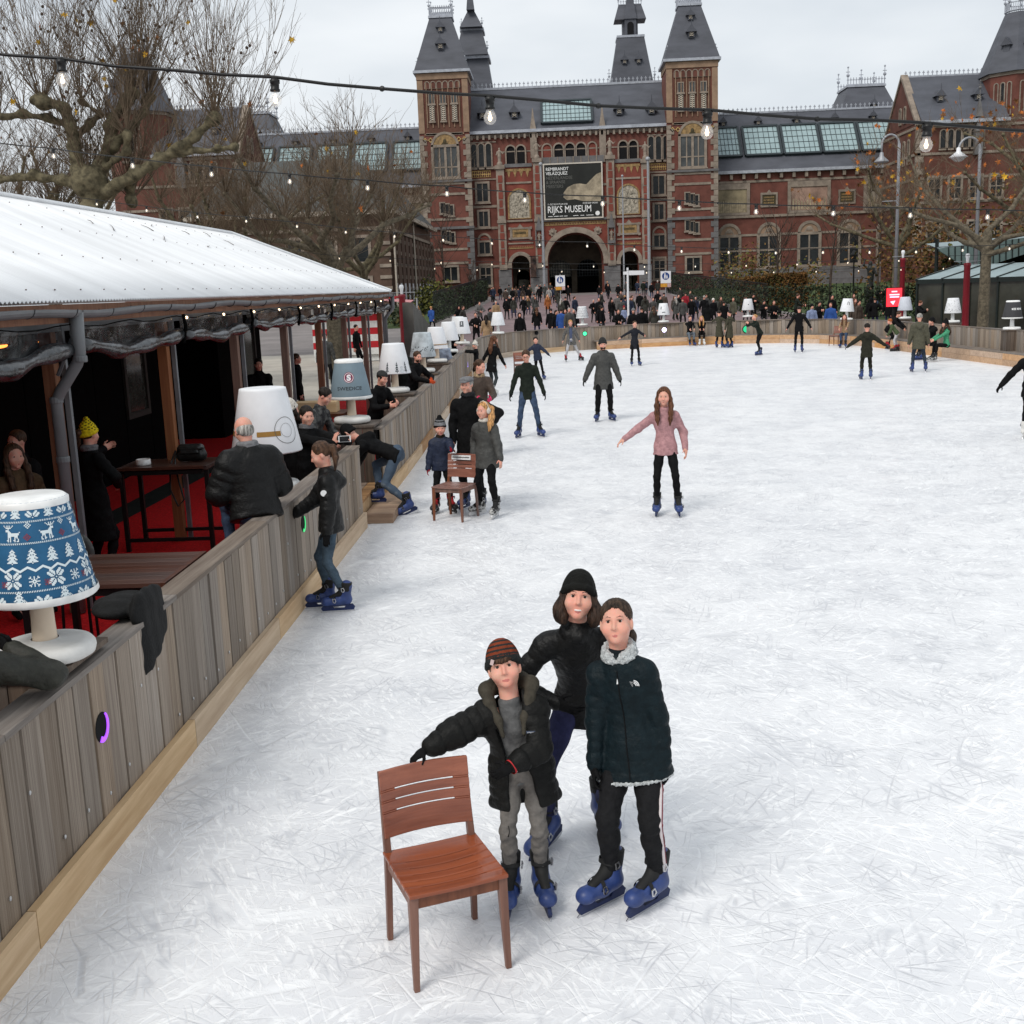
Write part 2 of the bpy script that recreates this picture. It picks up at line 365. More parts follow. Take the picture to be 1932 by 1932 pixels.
# sand-coloured paving beyond the pavilion
poly_sheet('pavement', [(-60,33),(-3.6,33),(-3.6,44),(-5,60),(-60,60)], -.025, mat('pale paving', hexc(168,162,152), rough=.9, scale=.8, var=.08))
# ------------------------------------------------------------------ the museum
brick = mat('museum brick', hexc(104,63,54), rough=.85, scale=.55, var=.14, detail=8, bump=.25, bscale=6)
brick2 = mat('museum red brick', hexc(120,63,52), rough=.85, scale=.6, var=.12, detail=8)
brick3 = mat('museum dark brick', hexc(92,57,48), rough=.85, scale=.6, var=.14, detail=8)
stone = mat('pale sandstone', hexc(134,122,110), rough=.8, scale=1.2, var=.14, detail=8)
granite = mat('grey granite', hexc(102,100,100), rough=.8, scale=1.0, var=.12, detail=8)
slate = mat('roof slate', hexc(78,80,87), rough=.6, scale=.35, var=.09, stretch=(1,1,3), detail=8, bump=.15, bscale=5)
lead = mat('zinc lead', hexc(160,164,172), rough=.5, scale=2, var=.1)
glassd = mat('dark window glass', (.014,.016,.017), rough=.2, var=.3, scale=.6, spec=.22)
glassg = mat('grey window glass', (.06,.064,.064), rough=.2, var=.2, scale=.5, spec=.3)
skyglass = mat('skylight glass', hexc(146,166,168), rough=.25, var=.05, scale=.4, spec=.5)
bars = mat('dark glazing bars', (.03,.04,.045), rough=.5, var=0)
wood_d = mat('white louvre', hexc(190,180,165), rough=.7, var=.05)
gold = mat('gilt mosaic', hexc(138,112,74), rough=.6, scale=3, var=.2)
tile_y = mat('yellow tile band', hexc(168,140,88), rough=.7, scale=5, var=.25)
black = mat('dark void', (.006,.006,.007), rough=.9, var=0)
FY = 165.0
mus = thing('museum_building', 'red brick museum with slate roofs, twin towers and arched passage at far end', 'building', (0,0,0))
JOIN = ('crest','roof_cap','trim','tile_ring','chequer_dot','plaque_motif','cartouche_lettering','lattice','louvre','gable','roof','niche','relief','plaque_frame','spire','tympanum','medallion','pinnacle','parapet','wall','chequer','gilt','lunette','diaper','tile_figure')
class Part:
    """a part built from several pieces, then linked once"""
    def __init__(s, name, m_, parent=None, label=None, smooth=False): s.n, s.m, s.p, s.b, s.l, s.sm = name, m_, parent or mus, MB(), label, smooth
    def __enter__(s): return s.b
    def __exit__(s, *a):
        if s.b.n and len(s.b.g) > 1 and not any(k in s.n for k in JOIN): s.b.split(s.n, s.m, s.p)
        elif s.b.n:
            s.o = s.b.obj(s.n, s.m, s.p, smooth=s.sm)
            if len(s.b.g) > 4: s.o['kind'] = 'stuff'
            if s.l: s.o['label'] = s.l
def window(x0, x1, z0, z1, y, parent=mus, nx=2, nz=2, arched=False, fw=.28, glass=None, proud=.22, frame=None, bar=.12, rails=(), sill=True):
    """stone surround standing proud of the wall at y, mullions, panes set back"""
    fr = MB()
    if arched:
        zs = z1-(x1-x0)/2; o = archpoly(x0-fw, x1+fw, z0, zs, 8, (x1-x0)/2+fw); h = archpoly(x0, x1, z0+.02, zs, 8)
        fr.prism(o, y-proud, y+.05, holes=[h])
    else: fr.prism([(x0-fw,z0-fw*.6),(x1+fw,z0-fw*.6),(x1+fw,z1+fw),(x0-fw,z1+fw)], y-proud, y+.05, holes=[[(x0,z0),(x1,z0),(x1,z1),(x0,z1)]])
    if sill: fr.box(x0-fw-.1, x1+fw+.1, y-proud-.12, y-proud+.04, z0-fw*.6-.2, z0-fw*.6)
    zt = z1 if not arched else z1-(x1-x0)*.12
    for i in range(1, nx): c = x0+(x1-x0)*i/nx; fr.box(c-bar/2, c+bar/2, y-proud+.08, y+.02, z0, zt if arched else z1)
    for r in (rails or [j/nz for j in range(1, nz)]): c = z0+(z1-z0)*r; fr.box(x0, x1, y-proud+.1, y+.02, c-bar/2, c+bar/2)
    f = fr.obj('window', frame or stone, parent)
    g = MB(); g.prism(archpoly(x0, x1, z0, z1-(x1-x0)/2, 8) if arched else [(x0,z0),(x1,z0),(x1,z1),(x0,z1)], y-.06, y-.03)
    g.obj('pane', glass or glassd, f); return f
def dormer(x, z, y, s=1.0, parent=None):
    d = MB(); d.prism([(x-.42*s,z),(x+.42*s,z),(x+.42*s,z+.9*s),(x-.42*s,z+.9*s)], y-.7*s, y+1.2*s)
    d.prism([(x-.8*s,z+.75*s),(x+.8*s,z+.75*s),(x,z+1.75*s)], y-.95*s, y+1.4*s); d.tube([(x,y-.9*s,z+1.7*s),(x,y-.9*s,z+2.5*s)], [.07*s,.03*s], 4)
    o = d.obj('dormer', slate, parent or mus)
    g = MB(); g.prism([(x-.3*s,z+.1*s),(x+.3*s,z+.1*s),(x+.3*s,z+.85*s),(x-.3*s,z+.85*s)], y-.74*s, y-.71*s); g.obj('opening', black, o)
    w_ = MB()
    for k in range(4):
        zz = z+.15*s+k*.2*s; w_.prism([(x-.28*s,zz),(x,zz+.12*s),(x+.28*s,zz),(x+.28*s,zz+.07*s),(x,zz+.2*s),(x-.28*s,zz+.07*s)], y-.78*s, y-.745*s)
    w_.obj('louvre', wood_d, o); return o
def crest(mb, x0, x1, y, z, h=.55, step=.55):
    mb.box(x0, x1, y-.06, y+.06, z, z+.12); n = int((x1-x0)/step)
    for i in range(n+1):
        c = x0+(x1-x0)*i/max(n, 1); mb.box(c-.05, c+.05, y-.04, y+.04, z+.12, z+h); mb.box(c-.16, c+.16, y-.03, y+.03, z+h*.62, z+h*.78)
def crest_y(mb, y0, y1, x, z, h=.55, step=.7):
    mb.box(x-.06, x+.06, y0, y1, z, z+.12); n = int((y1-y0)/step)
    for i in range(n+1):
        c = y0+(y1-y0)*i/max(n, 1); mb.box(x-.04, x+.04, c-.05, c+.05, z+.12, z+h)
def spire(mb, x, y, z, h, r=.12):
    mb.tube([(x,y,z),(x,y,z+h)], [r*.6, r*.3], 5); mb.sphere((x,y,z+h*.55), r*1.7, 6, 4); mb.sphere((x,y,z+h), r, 5, 4); mb.box(x-.3,x+.3,y-.03,y+.03,z+h*.72,z+h*.76)
def quoins(mb, x, y, z0, z1, dx, w0=.95, w1=.55, h=.75):
    """alternate long and short corner stones on the south face, corner at x, growing towards dx"""
    k = 0; z = z0
    while z < z1-.1:
        w_ = (w0 if k % 2 else w1); a, b = sorted((x-.06*dx, x+dx*w_)); mb.box(a, b, y-.12, y+.3, z+.02, min(z+h, z1)-.02); z += h; k += 1
# --- centre block
with Part('wall', brick) as b:
    b.box(-11.3, 16.4, FY, FY+20, 0, 24.05)
with Part('band', stone) as b:
    for z0, z1 in ((23.55,24.0),(22.95,23.1),(19.35,19.75),(17.95,18.15),(14.2,14.55),(11.25,11.6),(6.0,6.3)):
        b.box(-11.2, -7.4, FY-.1, FY+.2, z0, z1); b.box(13.5, 16.3, FY-.1, FY+.2, z0, z1)
    b.box(-7.4, 13.5, FY-.12, FY+.2, 23.55, 24.0); b.box(-7.4, 13.5, FY-.08, FY+.2, 21.55, 21.7)
with Part('eave', lead) as b: b.box(-11.1, 16.2, FY-.7, FY+.3, 24.05, 24.45)
with Part('bracket', stone) as b:
    for i in range(34): x = -10.9+i*.82; b.box(x, x+.3, FY-.5, FY, 23.3, 23.9)
RZ = 3+(29.85-3)*172/165
with Part('roof', slate) as b:
    b.prism([(FY-.4,24.4),(172,RZ),(178,RZ),(185,24.4)], -11.5, 16.6, 'x')
with Part('ridge_crest', lead) as b:
    b.box(-11.4,16.5,171.9,172.3,RZ,RZ+.22); crest(b, -11.2, 16.4, 172, RZ+.2, .75, .6)
def roofy(z, z0=24.4, z1=RZ, y0=FY-.4, y1=172.0): return y0+(y1-y0)*(z-z0)/(z1-z0)
def skylight(x0, x1, z0, z1, rf, nx, nz, parent=mus):
    y0, y1 = rf(z0), rf(z1); f = MB(); P = lambda u, v, o: (x0+(x1-x0)*u, y0+(y1-y0)*v-o*.8, z0+(z1-z0)*v+o*.6)
    def bar(u0, v0, u1, v1, w_, o0, o1):
        du, dv = (w_/(x1-x0), 0) if u0 == u1 else (0, w_/math.hypot(z1-z0, y1-y0))
        V = [P(u0-du,v0-dv,o0),P(u0+du,v0+dv,o0),P(u1+du,v1+dv,o0),P(u1-du,v1-dv,o0),P(u0-du,v0-dv,o1),P(u0+du,v0+dv,o1),P(u1+du,v1+dv,o1),P(u1-du,v1-dv,o1)]
        f.add(V, [(0,1,2,3),(7,6,5,4),(0,4,5,1),(1,5,6,2),(2,6,7,3),(3,7,4,0)])
    for a in ((0,0,1,0),(0,1,1,1),(0,0,0,1),(1,0,1,1)): bar(*a, .16, 0, .45)
    for i in range(1, nx): bar(i/nx, 0, i/nx, 1, .026, .2, .32)
    for j in range(1, nz): bar(0, j/nz, 1, j/nz, .026, .21, .31)
    o = f.obj('skylight', bars, parent)
    for i in range(nx):                          # each pane of the skylight
        g = MB(); a, c = i/nx, (i+1)/nx; g.add([P(a,0,.25),P(c,0,.25),P(c,1,.25),P(a,1,.25)], [(0,1,2,3)]); g.obj('pane', skyglass, o)
    return o
skylight(-.95*171/165*.985, 5.9*1.02, 3+(24.8-3)*167/165, 3+(27.8-3)*169.5/165, roofy, 12, 5)
for x, z in ((-9.1,26.0),(-4.7,25.9),(9.7,25.7),(14.1,25.6)): dormer(x*1.01, z+.35, roofy(z+.35)+.2, 1.0)
# gallery arches under the eave
for x0, x1 in ((-6.0,-4.85),(-4.55,-3.45),(.65,1.85),(2.2,3.4),(3.75,4.95),(9.6,10.7),(11.0,12.1)):
    window(x0, x1, 19.9, 22.35, FY, nx=1, nz=1, arched=True, fw=.2, glass=black, proud=.25, sill=False)
for x0, x1 in ((-.95,.2),(5.4,6.4)): window(x0, x1, 20.1, 22.35, FY, nx=1, nz=1, arched=True, fw=.2, glass=brick2, proud=.2, sill=False)
for X in (-11.0, 13.55):
    for i in range(3): window(X+.12+i*1.02, X+.82+i*1.02, 19.7, 22.8, FY, nx=1, nz=1, arched=True, fw=.18, glass=glassd, proud=.2)
    with Part('tile_band', tile_y) as b: b.box(X+.05, X+2.7, FY-.06, FY+.1, 18.35, 19.25)
    with Part('tile_ring', mat('dark tile', hexc(84,52,40), var=0)) as b:
        for i in range(9):
            for j in range(2): cx_, cz_ = X+.3+i*.28, 18.55+j*.42; b.lathe([(.13,0),(.13,.05),(.06,.05),(.06,0)], 8, (0,0,0), cap=False) if False else b.prism([(cx_+.12*math.cos(t), cz_+.17*math.sin(t)) for t in np.arange(6)*math.pi/3], FY-.09, FY-.05)
    c = X+1.45
    window(c-.75, c+.75, 15.1, 17.5, FY, nz=1); window(c-.62, c+.62, 11.7, 13.7, FY, nz=1); window(c-.72, c+.72, 7.95, 9.5, FY, nz=1)
    window(c-.72, c+.72, 9.75, 10.5, FY, nz=1, nx=1, arched=True, glass=brick2, sill=False); window(c-.7, c+.7, 3.6, 6.3, FY, nz=2)
# --- entrance front
EY = 162.8
big = archpoly(-.75, 7.05, 1.0, 6.35, 18); s1 = archpoly(-5.75, -3.25, 1.0, 6.2, 12); s2 = archpoly(9.4, 11.9, 1.0, 6.2, 12)
with Part('entrance_wall', brick2) as b:
    b.prism([(-7.5,.5),(13.6,.5),(13.6,19.5),(-7.5,19.5)], EY, FY-.01, holes=[big, s1, s2])
with Part('plinth', granite) as b:
    for x0, x1 in ((-7.6,-5.8),(-3.2,-.8),(7.1,9.35),(11.95,13.7)):
        for k in range(5): b.box(x0, x1, EY-.25, EY+.1, .6+k*1.0, .6+k*1.0+.97)
def ring(x0, x1, z0, zs, t, y0, y1, n=18): return archpoly(x0-t, x1+t, z0, zs, n, (x1-x0)/2+t), archpoly(x0, x1, z0-.01, zs, n)
for x0, x1, zs, t in ((-.75,7.05,6.35,.75),(-5.75,-3.25,6.2,.5),(9.4,11.9,6.2,.5)):
    o = [(( x0+x1)/2+((x1-x0)/2+t)*math.cos(a), zs+((x1-x0)/2+t)*math.sin(a)) for a in np.linspace(0, math.pi, 25)]
    i_ = [((x0+x1)/2+((x1-x0)/2)*math.cos(a), zs+((x1-x0)/2)*math.sin(a)) for a in np.linspace(math.pi, 0, 25)]
    with Part('arch_stone', stone) as b: b.prism(o+i_, EY-.3, EY+.6)
    with Part('impost', stone) as b: b.box(x0-t-.1, x0+.02, EY-.4, EY+.3, zs-.45, zs); b.box(x1-.02, x1+t+.1, EY-.4, EY+.3, zs-.45, zs)
# dark passage behind the arch, with two inner arched openings and their glazing
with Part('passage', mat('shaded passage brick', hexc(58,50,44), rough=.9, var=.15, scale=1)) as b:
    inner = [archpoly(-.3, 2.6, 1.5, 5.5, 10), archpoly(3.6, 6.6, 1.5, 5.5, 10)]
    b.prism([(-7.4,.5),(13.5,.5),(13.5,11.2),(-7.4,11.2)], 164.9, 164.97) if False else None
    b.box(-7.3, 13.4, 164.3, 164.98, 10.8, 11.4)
for o_ in [o for o in mus.children if o.name == 'wall']: bpy.data.objects.remove(o_)
with Part('wall', brick) as b:
    hole = [archpoly(-.6, 6.9, .2, 6.35, 14), archpoly(-5.7,-3.3,.2,6.2,8), archpoly(9.45,11.85,.2,6.2,8)]
    b.prism([(-11.3,0),(16.4,0),(16.4,24.05),(-11.3,24.05)], FY, FY+.6, holes=hole)
    b.box(-11.3, -10.7, FY+.6, FY+20, 0, 24.05); b.box(15.8, 16.4, FY+.6, FY+20, 0, 24.05); b.box(-11.3, 16.4, FY+20, FY+20.5, 0, 24.05); b.box(-10.7, 15.8, FY+.6, FY+20, 11.5, 11.8)
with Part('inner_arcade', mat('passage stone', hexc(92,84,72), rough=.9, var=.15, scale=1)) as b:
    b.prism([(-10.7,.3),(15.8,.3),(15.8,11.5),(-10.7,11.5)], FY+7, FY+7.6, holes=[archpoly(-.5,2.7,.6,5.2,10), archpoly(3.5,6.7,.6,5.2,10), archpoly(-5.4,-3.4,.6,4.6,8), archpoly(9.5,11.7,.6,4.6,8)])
with Part('lattice_window', bars) as b:
    for x0, x1 in ((-.5,2.7),(3.5,6.7)):
        for i in range(9): x = x0+(x1-x0)*i/8; b.box(x-.04, x+.04, FY+7.2, FY+7.3, 4.4, 5.2+math.sqrt(max(0, 1.6**2-(x-(x0+x1)/2)**2)))
        for j in range(6): z = 4.4+j*.45; b.box(x0, x1, FY+7.22, FY+7.28, z-.03, z+.03)
with Part('passage_end', mat('pale end glazing', hexc(150,146,130), rough=.5, var=.2, scale=1.5)) as b:
    b.box(-.4, 2.6, FY+8.2, FY+8.3, 4.4, 6.8); b.box(-5.2,-3.6,FY+8.2,FY+8.3,1.6,4.2); b.box(9.6,11.6,FY+8.2,FY+8.3,1.6,4.2)
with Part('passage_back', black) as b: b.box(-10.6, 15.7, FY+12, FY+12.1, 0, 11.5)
# piers with long-and-short stones, niches, statues and pinnacles
for px, top in ((-7.45,19.6),(-2.35,20.3),(7.65,20.3),(12.45,19.6)):
    with Part('pier', stone) as b:
        b.box(px, px+1.1, EY-.45, EY+.05, 5.6, top-.5); b.box(px-.12, px+1.22, EY-.65, EY+.1, top-.5, top); b.box(px-.08, px+1.18, EY-.6, EY+.1, 11.9, 12.3)
    k = 0
    for z in np.arange(6.3, top-1.2, 1.1):
        if 11.0 < z < 12.4: continue
        with Part('brick_inset', brick2) as b: b.box(px+.32-(k % 2)*.08, px+.78+(k % 2)*.08, EY-.5, EY-.42, z, z+.95)
        k += 1
def statue(x, y, z, h, m_=stone, label=None):
    f = Field(); s_ = h/1.8
    f.cone((0,0,.05),(0,0,.9),.2,.17,.1).cone((0,0,.9),(0,0,1.35),.2,.2,.1).ell((0,0,1.66),(.1,.11,.14),.05).cone((-.2,0,1.38),(-.34,-.12,1.02),.07,.06,.05).cone((.2,0,1.38),(.38,-.2,1.12),.07,.06,.05).cone((.38,-.2,1.12),(.55,-.3,1.3),.05,.05,.04).cone((0,0,0),(0,0,.06),.32,.32,.02)
    me = f.mesh('statue', .05, m_); o = link('statue', me, mus, (x,y,z)); o.scale = (s_,)*3; return o
for x, z, h in ((-6.9,19.65,2.3),(-1.8,20.35,2.3),(8.2,20.35,2.3),(13.0,19.65,2.3)): statue(x, EY-.2, z, h)
statue(-1.8, EY-.5, 9.0, 1.5); statue(8.2, EY-.5, 9.0, 1.5)
for px in (-1.8, 8.2):
    with Part('niche', granite) as b:
        b.box(px-.5, px+.5, EY-.75, EY-.4, 8.6, 9.0); b.prism([(px-.5,10.7),(px+.5,10.7),(px,12.6)], EY-.8, EY-.35); b.box(px-.5,px-.38,EY-.75,EY-.4,9,10.7); b.box(px+.38,px+.5,EY-.75,EY-.4,9,10.7)
for px in (-2.2, 7.35):
    with Part('pinnacle', stone) as b:
        b.box(px-.45, px+.45, FY-.5, FY+.1, 20.6, 23.9); b.frustum(px-.5,px+.5,FY-.6,FY+.2,23.9,px-.08,px+.08,FY-.25,FY-.1,26.6); b.frustum(px-.3,px+.3,FY-.4,FY+.0,24.6,px-.05,px+.05,FY-.22,FY-.12,27.2)
with Part('parapet', granite) as b:
    b.box(-6.3, -2.5, EY-.2, EY+.1, 19.3, 19.75); b.box(8.8, 12.4, EY-.2, EY+.1, 19.3, 19.75); b.box(-1.3, 7.6, EY-.2, EY+.1, 19.5, 20.4)
with Part('parapet_rib', stone) as b:
    for i in range(9): x = -1.1+i*1.06; b.box(x, x+.1, EY-.28, EY-.19, 19.5, 20.4)
for x0, x1 in ((-6.15,-2.65),(8.95,12.3)):
    with Part('gilt_frieze', gold) as b:
        b.box(x0, x1, EY-.05, EY+.02, 18.75, 19.1)
        for i in range(4): c = x0+.45+i*.85; b.prism([(c-.25,18.76),(c+.25,18.76),(c+.12,18.3),(c,17.9),(c-.12,18.3)], EY-.05, EY+.02)
    with Part('band', stone) as b: b.box(x0, x1, EY-.12, EY+.02, 17.1, 17.35); b.box(x0, x1, EY-.2, EY+.02, 12.0, 12.25); b.box(x0,x1,EY-.1,EY+.02,9.0,9.2)
    c = (x0+x1)/2
    o = archpoly(c-1.6, c+1.6, 12.4, 14.9, 12); i_ = archpoly(c-1.38, c+1.38, 12.5, 14.9, 12)
    with Part('relief_arch', gold) as b: b.prism(o, EY-.15, EY, holes=[i_])
    with Part('relief', mat('carved relief', hexc(150,142,128), rough=.9, scale=3.5, var=.3, bump=1, bscale=5, detail=8)) as b:
        b.prism(i_, EY-.06, EY+.03); rr = random.Random(3)
        for _ in range(26): a, z = rr.uniform(-1.1,1.1), rr.uniform(12.8,15.6); b.sphere((c+a, EY-.08, z), (.12,.1,.25), 5, 4)
    with Part('plaque', gold) as b: b.box(c-1.1, c+1.1, EY-.14, EY, 9.9, 11.0)
    with Part('plaque_frame', stone) as b:
        b.prism([(c-1.45,9.65),(c+1.45,9.65),(c+1.45,11.25),(c+.4,11.25),(c,11.7),(c-.4,11.25),(c-1.45,11.25)], EY-.2, EY, holes=[[(c-1.1,9.9),(c+1.1,9.9),(c+1.1,11.0),(c-1.1,11.0)]])
        for sx in (-1,1):
            for zz in (9.7,11.1): b.box(c+sx*1.45-.18, c+sx*1.45+.18, EY-.24, EY, zz-.15, zz+.2)
    with Part('plaque_motif', mat('dark mosaic', hexc(66,58,36), var=0)) as b:
        for i in range(9): b.box(c-.8+i*.18, c-.67+i*.18, EY-.17, EY-.13, 10.35, 10.62)
    with Part('chequer', gold) as b:
        for i in range(14): x = x0+.1+i*.25; b.prism([(x,8.55),(x+.16,8.55),(x+.08,8.75)], EY-.05, EY+.02)
        b.box(x0, x1, EY-.06, EY+.02, 8.35, 8.5)
with Part('chequer', gold) as b:
    b.box(-1.2, 7.5, EY-.06, EY+.02, 11.3, 11.75)
with Part('chequer_dot', brick3) as b:
    for i in range(24): x = -1.1+i*.36; b.box(x, x+.14, EY-.08, EY-.05, 11.45, 11.6)
with Part('band', granite) as b: b.box(-1.25, 7.6, EY-.3, EY+.02, 11.85, 12.15)
for c in (.1, 6.3):
    with Part('medallion', stone) as b:
        b.prism([(c+.62*math.cos(t)*(1 if k % 2 else .72), 10.4+.62*math.sin(t)*(1 if k % 2 else .72)) for k, t in enumerate(np.arange(16)*math.pi/8)], EY-.16, EY); b.sphere((c,EY-.15,10.4), .25, 8, 6)
with Part('band', stone) as b:
    for z in (14.0, 16.4): b.box(-1.3,-.75,EY-.1,EY+.02,z,z+.3); b.box(7.1,7.65,EY-.1,EY+.02,z,z+.3)
# --- the two front towers
def tower(x0, x1, Y, zb=32.1, front=True):
    D = x1-x0; xm = (x0+x1)/2
    with Part('tower_shaft', brick) as b: b.box(x0, x1, Y, Y+D, 0, zb)
    with Part('tower_upper_wall', mat('tower brown brick', hexc(92,62,50), rough=.85, scale=.6, var=.12, detail=8)) as b: b.box(x0+.95, x1-.95, Y-.06, Y+.1, 24.0, 31.2)
    with Part('quoin', granite) as b: quoins(b, x0, Y, .6, 11.5, 1); quoins(b, x1, Y, .6, 11.5, -1)
    with Part('quoin', stone) as b:
        quoins(b, x0, Y, 11.5, 24.0, 1); quoins(b, x1, Y, 11.5, 24.0, -1)
    with Part('corner_strip', mat('buff stone', hexc(140,116,96), rough=.85, var=.1, scale=1)) as b:
        for a in (x0-.05, x1-.75): b.box(a, a+.8, Y-.14, Y+.3, 24.3, 31.2)
        b.box(x0-.1, x1+.1, Y-.16, Y+D+.1, 31.3, 32.1); b.box(x0+.7, x1-.7, Y-.1, Y+.1, 24.05, 24.25)
        for i in range(7): c = x0+1.2+i*(D-2.4)/6; b.box(c-.06, c+.06, Y-.16, Y, 25.0, 30.9)
    with Part('band', stone) as b:
        for z in (24.0, 17.4, 16.0, 12.6, 8.5, 6.6): b.box(x0+.9, x1-.9, Y-.1, Y+.1, z, z+.32)
    with Part('ledge', granite) as b: b.box(x0-.15, x1+.15, Y-.3, Y+.2, 17.75, 18.05); b.box(x0-.15, x1+.15, Y-.3, Y+.2, 11.4, 11.75)
    n = 6
    for i in range(n):
        a = x0+.95+i*(D-1.9)/n; window(a+.12, a+(D-1.9)/n-.12, 30.1, 31.0, Y-.06, nx=1, nz=1, arched=True, fw=.1, glass=brick3, proud=.12, sill=False)
    for i in (-1, 0, 1):
        c = xm+i*1.55; window(c-.32, c+.32, 28.2, 29.4, Y-.06, nx=1, nz=1, fw=.12, glass=glassg, proud=.12)
        window(c-.28, c+.28, 25.9, 28.0, Y-.06, nx=1, nz=1, fw=.08, glass=black, proud=.14)
        with Part('louvre', mat('pale chevron', hexc(205,196,180), var=0)) as b:
            for k in range(8): z = 25.95+k*.25; b.prism([(c-.27,z),(c,z+.12),(c+.27,z),(c+.27,z+.1),(c,z+.22),(c-.27,z+.1)], Y-.2, Y-.12)
    with Part('tympanum', gold) as b: b.prism(arc(xm, 22.5, 1.65, 0, 180, 12), Y-.15, Y)
    with Part('tympanum_figure', mat('dark mosaic', hexc(66,58,36), var=0)) as b: b.sphere((xm,Y-.15,23.1),(.25,.1,.4),8,6); b.prism(arc(xm,22.52,.55,0,180,8),Y-.2,Y-.14)
    with Part('arch_stone', stone) as b: b.prism(arc(xm, 22.5, 1.95, 0, 180, 12)+arc(xm, 22.5, 1.62, 180, 0, 12), Y-.22, Y)
    with Part('diaper', tile_y) as b:
        for sx in (-1, 1):
            for k in range(2):
                c = xm+sx*(1.95+k*.75); b.prism([(c-.35,23.4),(c,23.05),(c+.35,23.4),(c,23.75)], Y-.12, Y, holes=[[(c-.2,23.4),(c,23.2),(c+.2,23.4),(c,23.6)]])
    window(xm-1.6, xm+1.6, 18.5, 22.4, Y, nx=4, rails=(.32,), glass=glassg, fw=.35, bar=.16)
    with Part('mullion', stone) as b: b.box(xm-.16, xm+.16, Y-.2, Y, 18.5, 22.4)
    for z in (13.3, 9.6):                                      # stair windows stepping down
        for k in range(3): window(xm-1.0+k*.62, xm-.5+k*.62, z+(2-k)*.18, z+1.3+(2-k)*.18, Y, nx=1, nz=1, fw=.16, proud=.18)
    window(xm-.9, xm+.9, 4.4, 6.2, Y, nx=2, nz=1)
    with Part('cornice', lead) as b: b.box(x0-.45, x1+.45, Y-.5, Y+D+.4, 32.15, 32.5)
    with Part('tower_roof', slate) as b: b.frustum(x0-.3, x1+.3, Y-.35, Y+D+.3, 32.5, xm-1.5, xm+1.5, Y+D/2-1.5, Y+D/2+1.5, 39.6)
    with Part('roof_cap', lead) as b:
        b.box(xm-1.65, xm+1.65, Y+D/2-1.65, Y+D/2+1.65, 39.6, 39.9)
        for yy in (Y+D/2-1.5, Y+D/2+1.5): crest(b, xm-1.5, xm+1.5, yy, 39.9, 1.3, .3); b.box(xm-1.5,xm+1.5,yy-.04,yy+.04,40.9,41.0)
        for xx in (xm-1.5, xm+1.5): crest_y(b, Y+D/2-1.5, Y+D/2+1.5, xx, 39.9, 1.2, .35)
        for sx in (-1.5, 1.5):
            for sy in (-1.5, 1.5): spire(b, xm+sx, Y+D/2+sy, 39.9, 2.4)
        for sx in (-1, 1): spire(b, x0+.2 if sx < 0 else x1-.2, Y+.3, 32.6, 1.6)
    ry = lambda z: Y-.35+(D/2-1.15)*(z-32.5)/7.1
    dormer(xm, 35.2, ry(35.2)+.35, .95); dormer(xm, 37.6, ry(37.6)+.35, .8)
tower(-17.8, -10.95, 163.4); tower(16.1, 22.95, 163.4)
# --- rear towers
def rear_tower(xm, Y, kind):
    k = Y/165.0; Z = lambda z: 3+(z-3)*k
    with Part('rear_tower_roof', slate) as b:
        if kind == 0:
            for (z0, h0, z1, h1) in ((27,3.4,34.2,2.3),(34.6,2.5,37.9,1.6),(38.2,1.75,40.4,.55),(40.4,.6,45,.08)): b.frustum(xm-h0, xm+h0, Y, Y+2*h0, Z(z0), xm-h1, xm+h1, Y+h0-h1, Y+h0+h1, Z(z1))
        else:
            b.frustum(xm-4.0, xm+4.0, Y, Y+8, Z(27), xm-2.1, xm+2.1, Y+1.9, Y+6.1, Z(36.3))
            b.box(xm-1.2, xm+1.2, Y+2.8, Y+5.2, Z(36.3), Z(38.9)); b.frustum(xm-2.5,xm+2.5,Y+2.2,Y+5.8,Z(38.6),xm-1.8,xm+1.8,Y+3,Y+5,Z(40.6)); b.frustum(xm-1.0,xm+1.0,Y+1.9,Y+3.9,Z(38.6),xm-.1,xm+.1,Y+2.8,Y+3,Z(43.5)); b.box(xm-.9,xm+.9,Y+2.1,Y+3,Z(36.3),Z(38.7))
    with Part('rear_tower_trim', lead) as b:
        if kind == 0:
            for z, h, y in ((34.2,2.6,-.2),(37.9,1.85,.55)): b.box(xm-h, xm+h, Y+y+.7, Y+6.1-y, Z(z), Z(z)+.45)
            spire(b, xm, Y+3.4, Z(44), 2.5, .2)
            for sx in (-1,1): spire(b, xm+sx*2.3, Y+1.2, Z(34.6), 2, .12); spire(b, xm+sx*1.6, Y+2, Z(38.2), 1.6, .1)
        else:
            b.box(xm-2.2, xm+2.2, Y+1.8, Y+6.2, Z(36.2), Z(36.5)); crest(b, xm-1.8, xm+1.8, Y+3, Z(40.6), .7, .4)
            for sx in (-1,1): spire(b, xm+sx*1.8, Y+3, Z(40.6), 1.4, .1); spire(b, xm+sx*3.6, Y+.8, Z(30), 2.2, .12)
            spire(b, xm, Y+2.9, Z(43), 3, .15)
    if kind == 0: dormer(xm+.1, Z(29.3), Y+1.2, .9); dormer(xm, Z(35.2), Y+1.3, .75); dormer(xm, Z(38.6), Y+2.0, .75)
    else:
        dormer(xm-1.1, Z(32.6), Y+1.4, .8); dormer(xm+1.1, Z(32.6), Y+1.4, .8)
        with Part('opening', black) as b: b.prism(archpoly(xm-.5,xm+.5,Z(36.6),Z(37.8),8), Y+2.03, Y+2.08)
rear_tower(-10.2*186/165, 186, 0); rear_tower(11.6*190/165, 190, 1)
